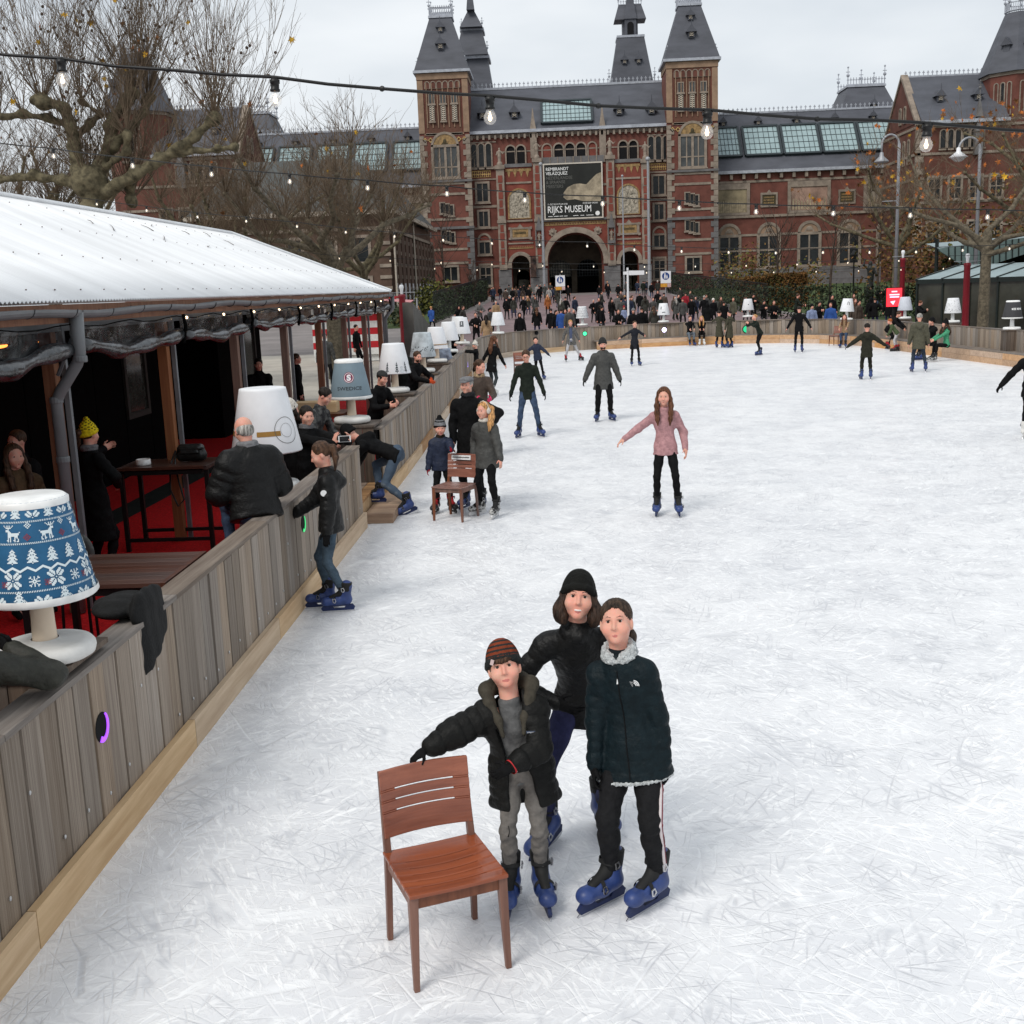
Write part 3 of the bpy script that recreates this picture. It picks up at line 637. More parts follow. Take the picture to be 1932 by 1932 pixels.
# --- wings
WY = 168.0; wk = WY/170.0
def wing(x0, x1, sky_x, panels, windows, mansard, side):
    ze, zr = 17.9, 3+(25.9-3)*175/170
    with Part('wing_wall', brick) as b: b.box(min(x0,x1), max(x0,x1), WY, WY+24, -2, ze-.3)
    lo, hi = min(x0,x1), max(x0,x1)
    with Part('wing_eave', lead) as b: b.box(lo, hi, WY-.7, WY+.3, ze-.3, ze+.1)
    with Part('wing_bracket', stone) as b:
        for i in range(int((hi-lo)/1.75)): x = lo+.6+i*1.75; b.box(x, x+.4, WY-.5, WY, ze-1.05, ze-.35)
    with Part('wing_roof', slate) as b: b.prism([(WY-.4,ze+.1),(175,zr),(188,zr),(WY+24,ze)], lo, hi, 'x')
    with Part('wing_crest', lead) as b: b.box(lo, hi, 174.9, 175.3, zr, zr+.2); crest(b, lo, hi, 175, zr+.15, .7, .65)
    rf = lambda z: WY-.4+(175-WY+.4)*(z-ze-.1)/(zr-ze-.1)
    for a, c in sky_x:
        skylight(a, c, 20.0, 24.35, rf, 7, 5); dormer((a+c)/2-.1, 24.75, rf(24.75)+.35, .75)
    with Part('band', stone) as b:
        for z0, z1, d in ((16.35,16.65,.1),(11.55,11.9,.22),(9.0,9.3,.12),(6.85,7.1,.08)): b.box(lo, hi, WY-d, WY+.1, z0, z1)
    with Part('base_course', granite) as b:
        for k in range(7): b.box(lo, hi, WY-.3, WY+.1, -2+k*.93, -2+k*.93+.9)
    for i, (a, c) in enumerate(panels):
        with Part('tile_picture_frame', stone) as b: b.prism([(a,11.95),(c,11.95),(c,16.3),(a,16.3)], WY-.2, WY, holes=[[(a+.45,12.3),(c-.45,12.3),(c-.45,15.5),(a+.45,15.5)]])
        pm = mat('tile picture %d' % (i % 3), (hexc(128,116,92), hexc(138,112,98), hexc(120,112,100))[i % 3], rough=.6, scale=.55, var=.25, detail=9, stretch=(1,1,.8))
        with Part('tile_picture', pm) as b: b.box(a+.45, c-.45, WY-.07, WY-.02, 12.3, 15.5)
        with Part('tile_figure', mat('faded tile figure', hexc(150,136,112), rough=.7, scale=2, var=.2)) as b:
            r_ = random.Random(i+5)
            for q in range(12): x = a+.8+(c-a-1.6)*q/11; h = r_.uniform(.9,1.5); b.prism([(x-.14,12.4),(x+.14,12.4),(x+.1,12.4+h),(x,12.6+h),(x-.1,12.4+h)], WY-.085, WY-.069)
    for a in windows[1]:
        with Part('cartouche', stone) as b:
            b.prism([(a-1.2,12.9),(a+1.2,12.9),(a+1.2,14.9),(a+.3,14.9),(a,15.3),(a-.3,14.9),(a-1.2,14.9)], WY-.16, WY, holes=[[(a-.95,13.15),(a+.95,13.15),(a+.95,14.6),(a-.95,14.6)]])
        with Part('cartouche_field', mat('dark mosaic', hexc(66,58,36), var=0)) as b: b.box(a-.95, a+.95, WY-.08, WY-.02, 13.15, 14.6)
        with Part('cartouche_lettering', gold) as b:
            for j in range(3):
                for q in range(7): b.box(a-.75+q*.21, a-.6+q*.21, WY-.1, WY-.081, 13.4+j*.38, 13.58+j*.38)
    for a in windows[0]:
        window(a-1.3, a+1.3, 4.75, 8.9, WY, nx=2, nz=1, rails=(.54,), fw=.4, bar=.22)
        with Part('lunette', mat('buff stone', hexc(140,116,96), rough=.85, var=.1, scale=1)) as b: b.prism(arc(a, 9.2, 1.25, 0, 180, 10), WY-.12, WY)
        with Part('arch_stone', stone) as b: b.prism(arc(a, 9.2, 1.65, 0, 180, 12)+arc(a, 9.2, 1.25, 180, 0, 12), WY-.22, WY)
        with Part('lunette_relief', stone) as b: b.sphere((a,WY-.1,9.75),(.5,.1,.35),8,6); b.prism(arc(a,9.22,.7,0,180,8)+arc(a,9.22,.5,180,0,8), WY-.16, WY)
    m0, m1 = mansard
    with Part('mansard_roof', slate) as b: b.frustum(m0, m1, 182, 194, zr-1, m0+(2.2 if side > 0 else 1.8), m1-(2.2), 185, 191, 3+(29-3)*184/170)
    with Part('mansard_crest', lead) as b:
        zz = 3+(29-3)*184/170; c0, c1 = m0+2.2, m1-2.2; b.box(c0-.2, c1+.2, 184.8, 191.2, zz, zz+.3); crest(b, c0, c1, 185, zz+.3, 1.1, .4); crest(b, c0, c1, 191, zz+.3, 1.1, .4)
        for x, y in ((c0,185),(c1,185),(c0,191),(c1,191),((c0+c1)/2,188)): spire(b, x, y, zz+.3, 2.6, .16)
    dormer((m0+m1)/2+.6, 27.6, 183.0, .8)
SK = [(23.4,27.1),(27.75,32.8),(33.2,38.3),(38.7,43.7),(44.1,49.2)]
wing(22.9, 51, [(a*1.0, c*1.0) for a, c in SK], [(22.95,28.1),(33.4,39.4),(44.0,49.9)], ([25.2,30.8,36.5,42.1,47.6],[30.8,41.7]), (41.5*184/170*.97, 53.5), 1)
wing(-17.8, -47, [(-22.7,-18.4),(-28.4,-23.6),(-33.9,-29.2),(-39.5,-34.7),(-45.1,-40.3)], [(-23,-18.2),(-34,-28.5),(-45,-39.5)], ([-20,-25.6,-31.2,-37,-42.6],[-25.7,-36.5]), (-50,-41.5), -1)
# --- corner pavilions with gable and tower
def corner(side):
    s = side; Y = 153.0; c = lambda x: 3+s*(x-3)
    gx = 46.0 if s > 0 else 44.0
    gx = 46.2
    X = lambda x: x if s > 0 else -(x-6.2)-.0
    def bx(b, x0, x1, *r): a, d = sorted((X(x0), X(x1))); b.box(a, d, *r)
    with Part('pavilion_wall', brick3) as b: bx(b, 46.6, 62, Y, Y+16, -2, 21.6)
    with Part('gable_wall', brick3) as b:
        a, d = sorted((X(46.6), X(47.2))); b.prism([(Y,21.5),(Y+14,21.5),(Y+7,28.2)], a, d, 'x')
    with Part('gable_coping', stone) as b:
        a, d = sorted((X(46.45), X(47.35))); b.prism([(Y-.3,21.4),(Y+7,28.6),(Y+14.3,21.4),(Y+14,21.2),(Y+7,28.1),(Y,21.2)], a, d, 'x')
    with Part('pavilion_roof', slate) as b: a, d = sorted((X(47.1), X(58))); b.prism([(Y-.6,21.6),(Y+7,28.3),(Y+14.6,21.6)], a, d, 'x')
    with Part('pavilion_eave', lead) as b: bx(b, 46.6, 58, Y-.8, Y+.2, 21.35, 21.75)
    with Part('pavilion_crest', lead) as b: a, d = sorted((X(47.1), X(57.5))); b.box(a,d,Y+6.9,Y+7.1,28.2,28.4); crest(b, a, d, Y+7, 28.3, .7, .55)
    for x in (50.2, 55.0): dormer(X(x), 24.4, Y+2.9, .9)
    with Part('band', stone) as b:
        for z in (20.9, 17.6, 14.6, 11.6, 8.6, 5.6): bx(b, 46.55, 62, Y-.12, Y+.1, z, z+.32)
        for z in (20.9, 17.6, 14.6, 11.6, 8.6): a, d = sorted((X(46.5), X(46.65))); b.box(a, d, Y, Y+16, z, z+.32)
    with Part('quoin', stone) as b: quoins(b, X(46.6), Y, 5.5, 21.3, s)
    for i in range(6):
        x = X(49.9+i*.95); window(x-.32, x+.32, 18.4, 20.6, Y, nx=1, nz=1, arched=True, fw=.14)
    for i in range(4):
        for z in (12.2, 6.6): x = X(49+i*2.6); window(x-.7, x+.7, z, z+2.6, Y, nx=2, nz=2)
    for yy in (Y+3, Y+5, Y+7):                                   # lancets in the side wall
        for z, h in ((16.8,3.2),(22.2,2.2)):
            if z > 20 and yy != Y+7 and yy != Y+5: continue
            f = MB(); a, d = sorted((X(46.45), X(46.62))); f.prism(archpoly(yy-.5, yy+.5, z, z+h-.5, 6), a, d, 'x', holes=[archpoly(yy-.3, yy+.3, z+.1, z+h-.5, 6)]); o = f.obj('window', stone, mus)
            g = MB(); a, d = sorted((X(46.56), X(46.6))); g.prism(archpoly(yy-.3, yy+.3, z+.1, z+h-.5, 6), a, d, 'x'); g.obj('pane', glassd, o)
    # octagon-cornered tower
    tx = X(60.6); R = 4.3
    octg = [(tx+R*math.cos(math.radians(22.5+45*k)), Y+4.5+R*math.sin(math.radians(22.5+45*k))) for k in range(8)]
    with Part('corner_tower_wall', brick) as b: b.prism(octg, -2, 27.4, 'z')
    with Part('corner_tower_band', stone) as b:
        for z in (27.1, 21.4, 17.6, 14.6, 11.6): b.prism([(tx+(x-tx)*1.03, Y+4.5+(y-Y-4.5)*1.03) for x, y in octg], z, z+.4, 'z')
    with Part('corner_tower_roof', slate) as b:
        n = 8; k = .42; V = [(tx+(x-tx)*1.12, Y+4.5+(y-Y-4.5)*1.12, 27.5) for x, y in octg]+[(tx+(x-tx)*k, Y+4.5+(y-Y-4.5)*k, 35) for x, y in octg]
        b.add(V, [(i,(i+1) % n,n+(i+1) % n,n+i) for i in range(n)]+[tuple(range(n))[::-1], tuple(range(n,2*n))])
    with Part('corner_tower_crest', lead) as b:
        for i in range(8):
            a, d = octg[i], octg[(i+1) % 8]; P = lambda p: (tx+(p[0]-tx)*.42, Y+4.5+(p[1]-Y-4.5)*.42)
            a, d = P(a), P(d); b.tube([(*a,35.2),(*d,35.2)], .12, 4); b.tube([(*a,36.2),(*d,36.2)], .05, 4)
            for q in range(5): t = q/5; b.tube([(a[0]+(d[0]-a[0])*t, a[1]+(d[1]-a[1])*t, 35.1),(a[0]+(d[0]-a[0])*t, a[1]+(d[1]-a[1])*t, 36.3)], .04, 4)
            spire(b, a[0], a[1], 35.2, 2.2, .12)
    for i in (4, 5):
        a, d = octg[i], octg[(i+1) % 8]
        an = math.atan2(d[1]-a[1], d[0]-a[0]); T = Matrix.Translation(((a[0]+d[0])/2, (a[1]+d[1])/2, 0)) @ Matrix.Rotation(an, 4, 'Z')
        for q in (-1, 0, 1):
            f = MB(); f.prism(archpoly(q*.85-.33, q*.85+.33, 22.2, 26.0, 6), -.12, .02, holes=[archpoly(q*.85-.2, q*.85+.2, 22.3, 26.0, 6)], T=T); o = f.obj('window', stone, mus)
            g = MB(); g.prism(archpoly(q*.85-.2, q*.85+.2, 22.3, 26.0, 6), -.05, -.02, T=T); g.obj('pane', brick3 if q else glassd, o)
        f = MB(); f.box(-.4,.4,-.75,.3,30,30.9,T=T@Matrix.Translation((0,1.2,0))); f.prism([(-.7,30.8),(.7,30.8),(0,31.8)],-1.0,.3,T=T@Matrix.Translation((0,1.2,0))); f.obj('dormer', slate, mus)
    with Part('turret_spire', granite) as b: xx = X(54.2); b.box(xx-.5,xx+.5,Y-.8,Y-.1,17.4,20.2); b.frustum(xx-.55,xx+.55,Y-.9,Y,20.2,xx-.25,xx+.25,Y-.65,Y-.3,21.4); b.frustum(xx-.4,xx+.4,Y-.8,Y-.1,22,xx-.07,xx+.07,Y-.5,Y-.4,24.2); b.box(xx-.22,xx+.22,Y-.65,Y-.3,21.4,22); spire(b, xx, Y-.45, 24.5, 1.8, .12)
corner(1); corner(-1)
# --- banner on the entrance front
BY = EY-.42
ban = thing('exhibition_banner', 'large dark exhibition banner with white lettering above the museum arch', 'banner', (0,0,0))
b = MB(); b.box(-.85, 7.0, BY, BY+.05, 12.2, 19.4); b.obj('cloth', mat('banner cloth', (.020,.021,.019), rough=.8, var=.1, scale=.5), ban)
b = MB(); b.prism([(-1.0,12.05),(7.15,12.05),(7.15,19.55),(-1.0,19.55)], BY-.06, BY+.06, holes=[[(-.82,12.23),(6.97,12.23),(6.97,19.37),(-.82,19.37)]]); b.obj('frame', mat('pale banner frame', hexc(190,182,170), var=.05), ban)
# a plain woolly shape in place of the painting
b = MB(); sh = [(6.97,18.15),(6.3,17.9),(5.4,17.1),(4.9,16.6),(4.0,16.75),(3.2,16.7),(2.3,16.3),(1.75,15.6),(1.7,15.0),(2.2,14.6),(3.3,14.7),(4.4,14.4),(5.6,14.35),(6.97,14.3)]
b.prism(sh, BY-.02, BY-.006); b.obj('print', mat('woolly print', hexc(150,138,118), rough=.9, scale=1.1, var=.22, detail=9), ban)
wt = mat('white print', (.8,.8,.78), rough=.7, var=0); gy = mat('grey print', (.11,.11,.10), rough=.7, var=0)
for s_, z, sz, m_, sx in (('REMBRANDT',18.6,.58,wt,.92),('VELÁZQUEZ',18.02,.58,wt,.92),('NEDERLANDSE',17.42,.58,gy,.92),('& SPAANSE',16.86,.58,gy,.92),('MEESTERS',16.3,.58,gy,.92)):
    text('lettering', s_, sz, m_, ban, (-.62,BY-.012,z), sx=sx, bold=.004)
text('lettering', 'RIJKS MUSEUM', 1.28, wt, ban, (-.55,BY-.025,12.98), sx=.74, bold=.008)
text('lettering', '11 OKT 2019-19 JAN 2020', .3, wt, ban, (-.5,BY-.025,14.02), sx=.82); text('lettering', 'RESERVEER ONLINE', .3, wt, ban, (4.35,BY-.025,14.02), sx=.78)
b = MB(); b.prism([(6.35+.3*math.cos(t), 12.72+.3*math.sin(t)) for t in np.arange(16)*math.pi/8], BY-.03, BY-.006)
for x0, x1 in ((-.45,.15),(.3,1.0),(1.1,1.6),(1.75,2.2),(3.0,3.7),(4.0,4.5),(4.8,5.8)): b.box(x0, x1, BY-.02, BY-.006, 12.47, 12.54)
b.obj('sponsor_mark', wt, ban)
# --- small photo banner by the left side arch
ph = thing('poster_banner', 'narrow picture banner hanging between the left side arch and the pier', 'banner', (0,0,0))
b = MB(); b.box(-3.1,-2.35,EY-.75,EY-.71,4.4,7.2); b.obj('cloth', mat('poster picture', hexc(60,44,38), rough=.8, scale=1.4, var=.6, detail=3), ph)
b = MB(); b.tube([(-3.3,EY-.72,7.25),(-2.0,EY-.72,7.25)],.05,5); b.tube([(-3.2,EY-.72,4.35),(-1.9,EY-.72,4.35)],.05,5); b.obj('rod', black, ph)
# --- brick house on the left
vil = thing('brick_house', 'dark brown brick building with slate roof and white banded pilasters left of the museum', 'building', (0,0,0))
hb = mat('house brick', hexc(84,66,56), rough=.9, scale=.9, var=.12, detail=8); VX, V0, V1 = -15.1, 110.0, 147.0
with Part('wall', hb, vil) as b: b.box(-34, VX-.25, V0, V1, 0, 10.3)
with Part('roof', mat('house slate', hexc(78,82,82), rough=.65, scale=.5, var=.1), vil) as b:
    b.add([(-34.5,V0-.7,10.6),(VX+.45,V0-.7,10.6),(VX+.45,V1+.7,10.6),(-34.5,V1+.7,10.6),(-30,V0+3,15.8),(-19,V0+3,15.8),(-19,V1-3,15.8),(-30,V1-3,15.8)], [(0,1,5,4),(1,2,6,5),(2,3,7,6),(3,0,4,7),(4,5,6,7),(3,2,1,0)])
with Part('gutter', mat('white gutter', hexc(176,166,152), var=.06), vil) as b: b.box(-34.6, VX+.6, V0-.85, V0-.6, 10.3, 10.7); b.box(VX+.35, VX+.6, V0-.6, V1+.8, 10.3, 10.7)
with Part('frieze', stone, vil) as b: b.box(-34, VX+.02, V0-.15, V0+.02, 8.9, 9.2); b.box(VX-.1, VX+.06, V0, V1, 8.7, 9.0)
for i in range(12):
    y = V0+.6+i*3.25
    with Part('pilaster', hb, vil) as b: b.box(VX-.3, VX+.0, y, y+2.2, 0, 8.6)
    with Part('pilaster_block', stone, vil) as b:
        for z in np.arange(3.2, 8.2, 1.15): b.box(VX-.02, VX+.06, y+2.0, y+2.32, z, z+.35)
    with Part('painted_shade', black, vil) as b: b.box(VX-.26, VX-.2, y+2.25, y+3.2, 1, 8.4)  # shade in the recess between pilasters, painted as a black strip
    with Part('door_panel', mat('white joinery', hexc(186,186,190), var=.04), vil) as b: b.box(VX-.02, VX+.05, y+.5, y+1.5, 2.0, 3.9)
for i in range(2):
    with Part('downpipe', mat('white gutter', (.5,.5,.5)), vil) as b: b.tube([(VX+.15,V0+.3+i*16,10.3),(VX+.15,V0+.3+i*16,0)], .09, 6)
with Part('corner_block', stone, vil) as b:
    for k in range(8): b.box(VX-1.3, VX-.2, V0-.1, V0+.2, 1.2+k*1.05, 1.2+k*1.05+.32)
with Part('base', mat('dark plinth', (.02,.022,.02), var=0), vil) as b: b.box(VX-.2, VX+.1, V0, V1, 0, 1.9)
for i in range(5):
    x = -18-i*3.2
    for z in (2.2, 6): window(x-.6, x+.6, z, z+2.2, V0, vil, nx=2, nz=2, proud=.1)
# ------------------------------------------------------------------ rink barrier: planks, caps, kick boards
def wood(name, c1, c2, stain, rough=.75, rand=.22, along=2, fine=1.0, wear=.5, knots=True):
    M = bpy.data.materials.new(name); M.use_nodes = True; t = M.node_tree; b = t.nodes['Principled BSDF']; N = t.nodes.new; LL = t.links.new
    tc = N('ShaderNodeTexCoord'); oi = N('ShaderNodeObjectInfo'); mul = N('ShaderNodeMath'); mul.operation = 'MULTIPLY'; mul.inputs[1].default_value = 53
    cx = N('ShaderNodeCombineXYZ'); LL(oi.outputs['Random'], mul.inputs[0]); [LL(mul.outputs[0], cx.inputs[i]) for i in range(3)]
    def nz(st, det, sc=1.0, dist=0):
        mp = N('ShaderNodeMapping'); mp.inputs['Scale'].default_value = st; LL(cx.outputs[0], mp.inputs['Location']); LL(tc.outputs['Object'], mp.inputs['Vector'])
        n = N('ShaderNodeTexNoise'); n.inputs['Scale'].default_value = sc; n.inputs['Detail'].default_value = det; n.inputs['Distortion'].default_value = dist; n.inputs['Roughness'].default_value = .62; LL(mp.outputs[0], n.inputs['Vector']); return n.outputs['Fac']
    st = [26*fine]*3; st[along] = 1.1; st2 = [5]*3; st2[along] = .9
    g = nz(st, 6, 1.0, .4); bl = nz(st2, 4, 1.0)
    r = N('ShaderNodeValToRGB'); r.color_ramp.elements[0].position = .3; r.color_ramp.elements[1].position = .7; r.color_ramp.elements[0].color = (*c1,1); r.color_ramp.elements[1].color = (*c2,1); LL(g, r.inputs[0])
    mr = N('ShaderNodeMapRange'); mr.inputs[1].default_value = .45; mr.inputs[2].default_value = .75; mr.inputs[4].default_value = wear; LL(bl, mr.inputs[0])
    mx = N('ShaderNodeMix'); mx.data_type = 'RGBA'; mx.inputs[7].default_value = (*stain,1); LL(mr.outputs[0], mx.inputs[0]); LL(r.outputs[0], mx.inputs[6])
    hs = N('ShaderNodeHueSaturation'); m1 = N('ShaderNodeMapRange'); m1.inputs[3].default_value = 1-rand; m1.inputs[4].default_value = 1+rand; LL(oi.outputs['Random'], m1.inputs[0]); LL(m1.outputs[0], hs.inputs['Value'])
    fr = N('ShaderNodeMath'); fr.operation = 'FRACT'; LL(mul.outputs[0], fr.inputs[0]); m2 = N('ShaderNodeMapRange'); m2.inputs[3].default_value = .55; m2.inputs[4].default_value = 1.0; LL(fr.outputs[0], m2.inputs[0]); LL(m2.outputs[0], hs.inputs['Saturation'])
    LL(mx.outputs[2], hs.inputs['Color']); LL(hs.outputs[0], b.inputs['Base Color']); b.inputs['Roughness'].default_value = rough; b.inputs['Specular IOR Level'].default_value = .25
    bp = N('ShaderNodeBump'); bp.inputs['Strength'].default_value = .5; bp.inputs['Distance'].default_value = .004; LL(g, bp.inputs['Height']); LL(bp.outputs[0], b.inputs['Normal'])
    MATS[name] = M; return M
plank_m = wood('weathered plank', hexc(112,96,80), hexc(168,152,134), hexc(96,74,55), rand=.26)
cap_m = wood('weathered cap', hexc(98,86,76), hexc(140,128,116), hexc(80,62,50), along=0, rand=.12)
pine_m = wood('fresh pine', hexc(186,150,104), hexc(214,182,138), hexc(166,124,80), along=0, rand=.06, wear=.4, fine=.6)
pine_old = wood('weathered pine', hexc(150,108,66), hexc(184,142,94), hexc(112,74,44), along=0, rand=.12, wear=.6, fine=.6)
bench_m = wood('bench pine', hexc(178,128,76), hexc(206,160,106), hexc(146,98,56), along=0, rand=.12, wear=.5, fine=.6)
dark_m = mat('dark backing', (.012,.010,.009), var=0, rough=.9)
hole_m = mat('hole dark', (.004,.004,.004), var=0, rough=1)
screw_m = mat('screw head', (.55,.55,.55), var=0, rough=.35, metal=.8)
def resample(pts, step):
    P = np.array(pts, float); sg = np.hypot(*np.diff(P, axis=0).T); cum = np.concatenate([[0], np.cumsum(sg)]); n = max(1, int(round(cum[-1]/step)))
    s_ = np.linspace(0, cum[-1], n+1); return np.stack([np.interp(s_, cum, P[:, 0]), np.interp(s_, cum, P[:, 1])], 1)
BH = 1.08
def plank_mesh(h):
    b = MB(); w_ = .5; c = .02                                   # unit width, chamfered front edges
    b.add([(-w_,.0,0),(-w_+c,-.022,0),(w_-c,-.022,0),(w_,0,0),(-w_,0,h),(-w_+c,-.022,h),(w_-c,-.022,h),(w_,0,h)], [(0,1,5,4),(1,2,6,5),(2,3,7,6),(4,5,6,7),(3,2,1,0),(3,0,4,7)])
    return b.mesh('plank', plank_m)
PLK = [plank_mesh(BH-.03-.004*i) for i in range(3)]
def board_mesh(w_, d, h, m_, name):                               # along x, front at y=0 growing back
    b = MB(); b.box(-w_/2, w_/2, 0, d, 0, h); return b.mesh(name, m_)
def barrier(pts, label, kick, outward, r_, cap=True):
    t = thing('rink_barrier', label, 'barrier', (pts[0][0], pts[0][1], 0)); o0 = np.array([pts[0][0], pts[0][1]])
    Q = resample(pts, .198)
    for i in range(len(Q)-1):
        a, c = Q[i], Q[i+1]; m_ = (a+c)/2-o0; ang = math.atan2(c[1]-a[1], c[0]-a[0])
        o = link('plank', r_.choice(PLK), t, (m_[0], m_[1], 0)); o.rotation_euler = (0, r_.uniform(-.004,.004), ang+(math.pi if outward else 0)); o.scale = (np.hypot(*(c-a))-r_.uniform(.004,.010), r_.uniform(.7,1.25), 1)
    b = MB()                                                       # frame behind the planks
    for i in range(0, len(Q)-1, 4):
        a, c = Q[i], Q[min(i+4, len(Q)-1)]; d = (c-a)/np.hypot(*(c-a)); n = np.array([-d[1], d[0]])*(-1 if outward else 1)*1.0
        V = [(*(p-o0+n*k), z) for p in (a, c) for k in (.032, .08) for z in (.02, BH-.04)]; b.add(V, [(0,1,3,2),(4,6,7,5),(0,4,5,1),(2,3,7,6),(0,2,6,4),(1,5,7,3)])
    b.obj('backing', dark_m, t)
    C = resample(pts, 2.3)
    for i in range(len(C)-1):
        a, c = C[i], C[i+1]; L_ = np.hypot(*(c-a)); m_ = (a+c)/2-o0; ang = math.atan2(c[1]-a[1], c[0]-a[0])+(math.pi if outward else 0)
        o = link('cap_board', board_mesh(L_-.006, .17, .034, cap_m, 'cap_board'), t, (m_[0], m_[1], BH-.03)); o.rotation_euler = (0,0,ang)
        d = (c-a)/L_; n = np.array([-d[1], d[0]])*(-1 if outward else 1); o.location.x -= n[0]*.03; o.location.y -= n[1]*.03
        if kick:
            h = .2; new = r_.random() < .4 or i in (0,1)
            o = link('kick_board', board_mesh(L_-.008, .045, h, pine_m if new else pine_old, 'kick_board'), t, (m_[0]-n[0]*.07, m_[1]-n[1]*.07, .0)); o.rotation_euler = (0,0,ang)
    return t
r_ = random.Random(11)
left_near = [(-2.6,2.4),(-2.6,12),(-2.6,14.55)]
left_far = [(-2.6,16.45),(-2.6,20),(-2.75,28),(-2.95,36),(-3.05,42),(-3.02,47)]
# normal (-dy,dx): for a path going +y the left side (-x) is outside: outward False means planks face +x
B1 = barrier(left_near, 'weathered grey plank barrier beside the pavilion, nearest to the viewer', True, False, r_)
B2 = barrier(left_far, 'long grey plank barrier from the entry step to the far bend', True, False, r_)
far_pts = [p for p in RINK if p in RINK[6:19]]; right_pts = RINK[18:26]
B3 = barrier(far_pts, 'curved grey plank barrier across the far end of the ice', False, False, r_)
B4 = barrier(right_pts, 'grey plank barrier along the right side behind the wooden bench', False, False, r_)
b = MB()
for i in range(len(RINK[6:11])-1):                                 # kick boards of the far bend
    a, c = np.array(RINK[6+i]), np.array(RINK[7+i]); L_ = np.hypot(*(c-a)); m_ = (a+c)/2; ang = math.atan2(c[1]-a[1], c[0]-a[0]); n = np.array([-(c-a)[1], (c-a)[0]])/L_
    o = link('kick_board', board_mesh(L_+.02, .045, .22, pine_m, 'kick_board'), B3, (*(m_-n*.07-np.array(far_pts[0])), 0)); o.rotation_euler = (0,0,ang)
# screws on the near planks
b = MB()
for i in range(40): y = 2.6+i*.3; b.sphere((.026, y-2.4, r_.choice([.3,.34,.72])), (.006,.012,.012), 6, 4)
tag(b.obj('screw', screw_m, B1), kind='stuff')
def porthole(par, x, y, z, ang, col, r=.085, s=3.0, full=False):
    """round light hole cut through the planks with a coloured lamp glowing inside"""
    o = thing('hole', None, None, (x, y, z), ang); o.parent = par; o.location = (x-par.location.x, y-par.location.y, z)
    b = MB(); b.prism([(r*math.cos(t), r*math.sin(t)) for t in np.arange(20)*math.pi/10], -.028, -.0255); b.obj('hole_opening', hole_m, o)
    b = MB(); k = 20; A = np.linspace(-2.2, .9, k)
    ou = [(r*math.cos(t), r*math.sin(t)) for t in A]; i_ = [(r*.62*math.cos(t)+.1*r, r*.8*math.sin(t)+.12*r) for t in A[::-1]]
    if full: ou, i_ = [(r*.8*math.cos(t), r*.8*math.sin(t)) for t in np.arange(16)*math.pi/8], []
    b.prism(ou+i_, -.034, -.029); b.obj('hole_light', emat('lamp '+str(col), col, s), o)
    return o
p = PX(190,1372,-2.58); porthole(B1, -2.6, p[1], p[2], math.pi/2, (.30,.06,.75), .085, 1.1)
p = PX(571,988,-2.58); porthole(B1, -2.6, p[1], p[2], math.pi/2, (.03,.5,.14), .085, .8)
for x, y, c, s_, rr in ((1252,622,(.75,.65,1.0),6,.13),(1103,629,(.05,.6,.25),1.2,.12)):
    p = PY(x, y, 54.6 if x < 1200 else 55.7); porthole(B3, p[0], p[1]-.25, p[2], 0.1, c, rr, s_, True)
p = PZ(866,668,.5); porthole(B2, -3.0, 38.5, .55, math.pi/2, (.25,.15,.9), .1, 2)
for x, y in ((1858,634),(1888,683)):
    p = PX(x, y, 14.7); porthole(B4, p[0]-.02, p[1], p[2], -math.pi/2, (.05,.05,.05), .09, .2)
for x, y in ((1012,628),): p = PY(x, y, 53.0); porthole(B3, p[0], p[1]-.1, p[2], .4, (.02,.02,.02), .1, .1)
p = PY(1408,621,55.9); porthole(B3, p[0], 55.85, p[2], 0.0, (.02,.45,.2), .2, .8, True)
p = PX(1611,651,13.6); porthole(B4, 13.35, 51.6, .55, -1.0, (.3,.2,.95), .12, 2.5)
# ------------------------------------------------------------------ bench along the far and right sides
def offset(pts, d):
    P = np.array(pts, float); t = np.gradient(P, axis=0); t /= np.linalg.norm(t, axis=1)[:, None]; return P+np.stack([t[:, 1], -t[:, 0]], 1)*d
bp_ = resample(RINK[10:26], .5); bench_line = bp_[3:]
def bench(pts, label):
    t = thing('rink_bench', label, 'bench', (pts[0][0], pts[0][1], 0)); o0 = np.array(pts[0]); C = resample(pts, 2.4); I = resample(offset(C, .62), 2.4)
    n = len(C); I = offset(C, .6)
    for i in range(n-1):
        a, c, d, e = C[i]-o0, C[i+1]-o0, I[i]-o0, I[i+1]-o0
        for k in range(3):                                         # three seat boards
            f0, f1 = .06+k*.315, .06+k*.315+.305; q = [a+(d-a)*f0, c+(e-c)*f0, c+(e-c)*f1, a+(d-a)*f1]
            b = MB(); b.add([(*p_, z) for z in (.385,.42) for p_ in q], [(0,1,2,3),(7,6,5,4),(0,4,5,1),(1,5,6,2),(2,6,7,3),(3,7,4,0)]); b.obj('seat_board', cap_m, t)
        for k in range(2):                                         # two front boards
            z0, z1 = (.0,.19) if k == 0 else (.195,.384); dd = (e-d)/np.hypot(*(e-d)); nn = np.array([-dd[1], dd[0]])
            g0, g1 = d+dd*.004, e-dd*.004; b = MB(); b.add([(*(p_+nn*o_), z) for z in (z0,z1) for p_, o_ in ((g0,0),(g1,0),(g1,.035),(g0,.035))], [(0,1,2,3),(7,6,5,4),(0,4,5,1),(1,5,6,2),(2,6,7,3),(3,7,4,0)])
            b.obj('front_board', bench_m, t)
    return t
k_ = int(len(bench_line)*.42)
bench(bench_line[:k_+1], 'long pine bench along the far plank barrier'); bench(bench_line[k_:], 'long pine bench along the right plank barrier')
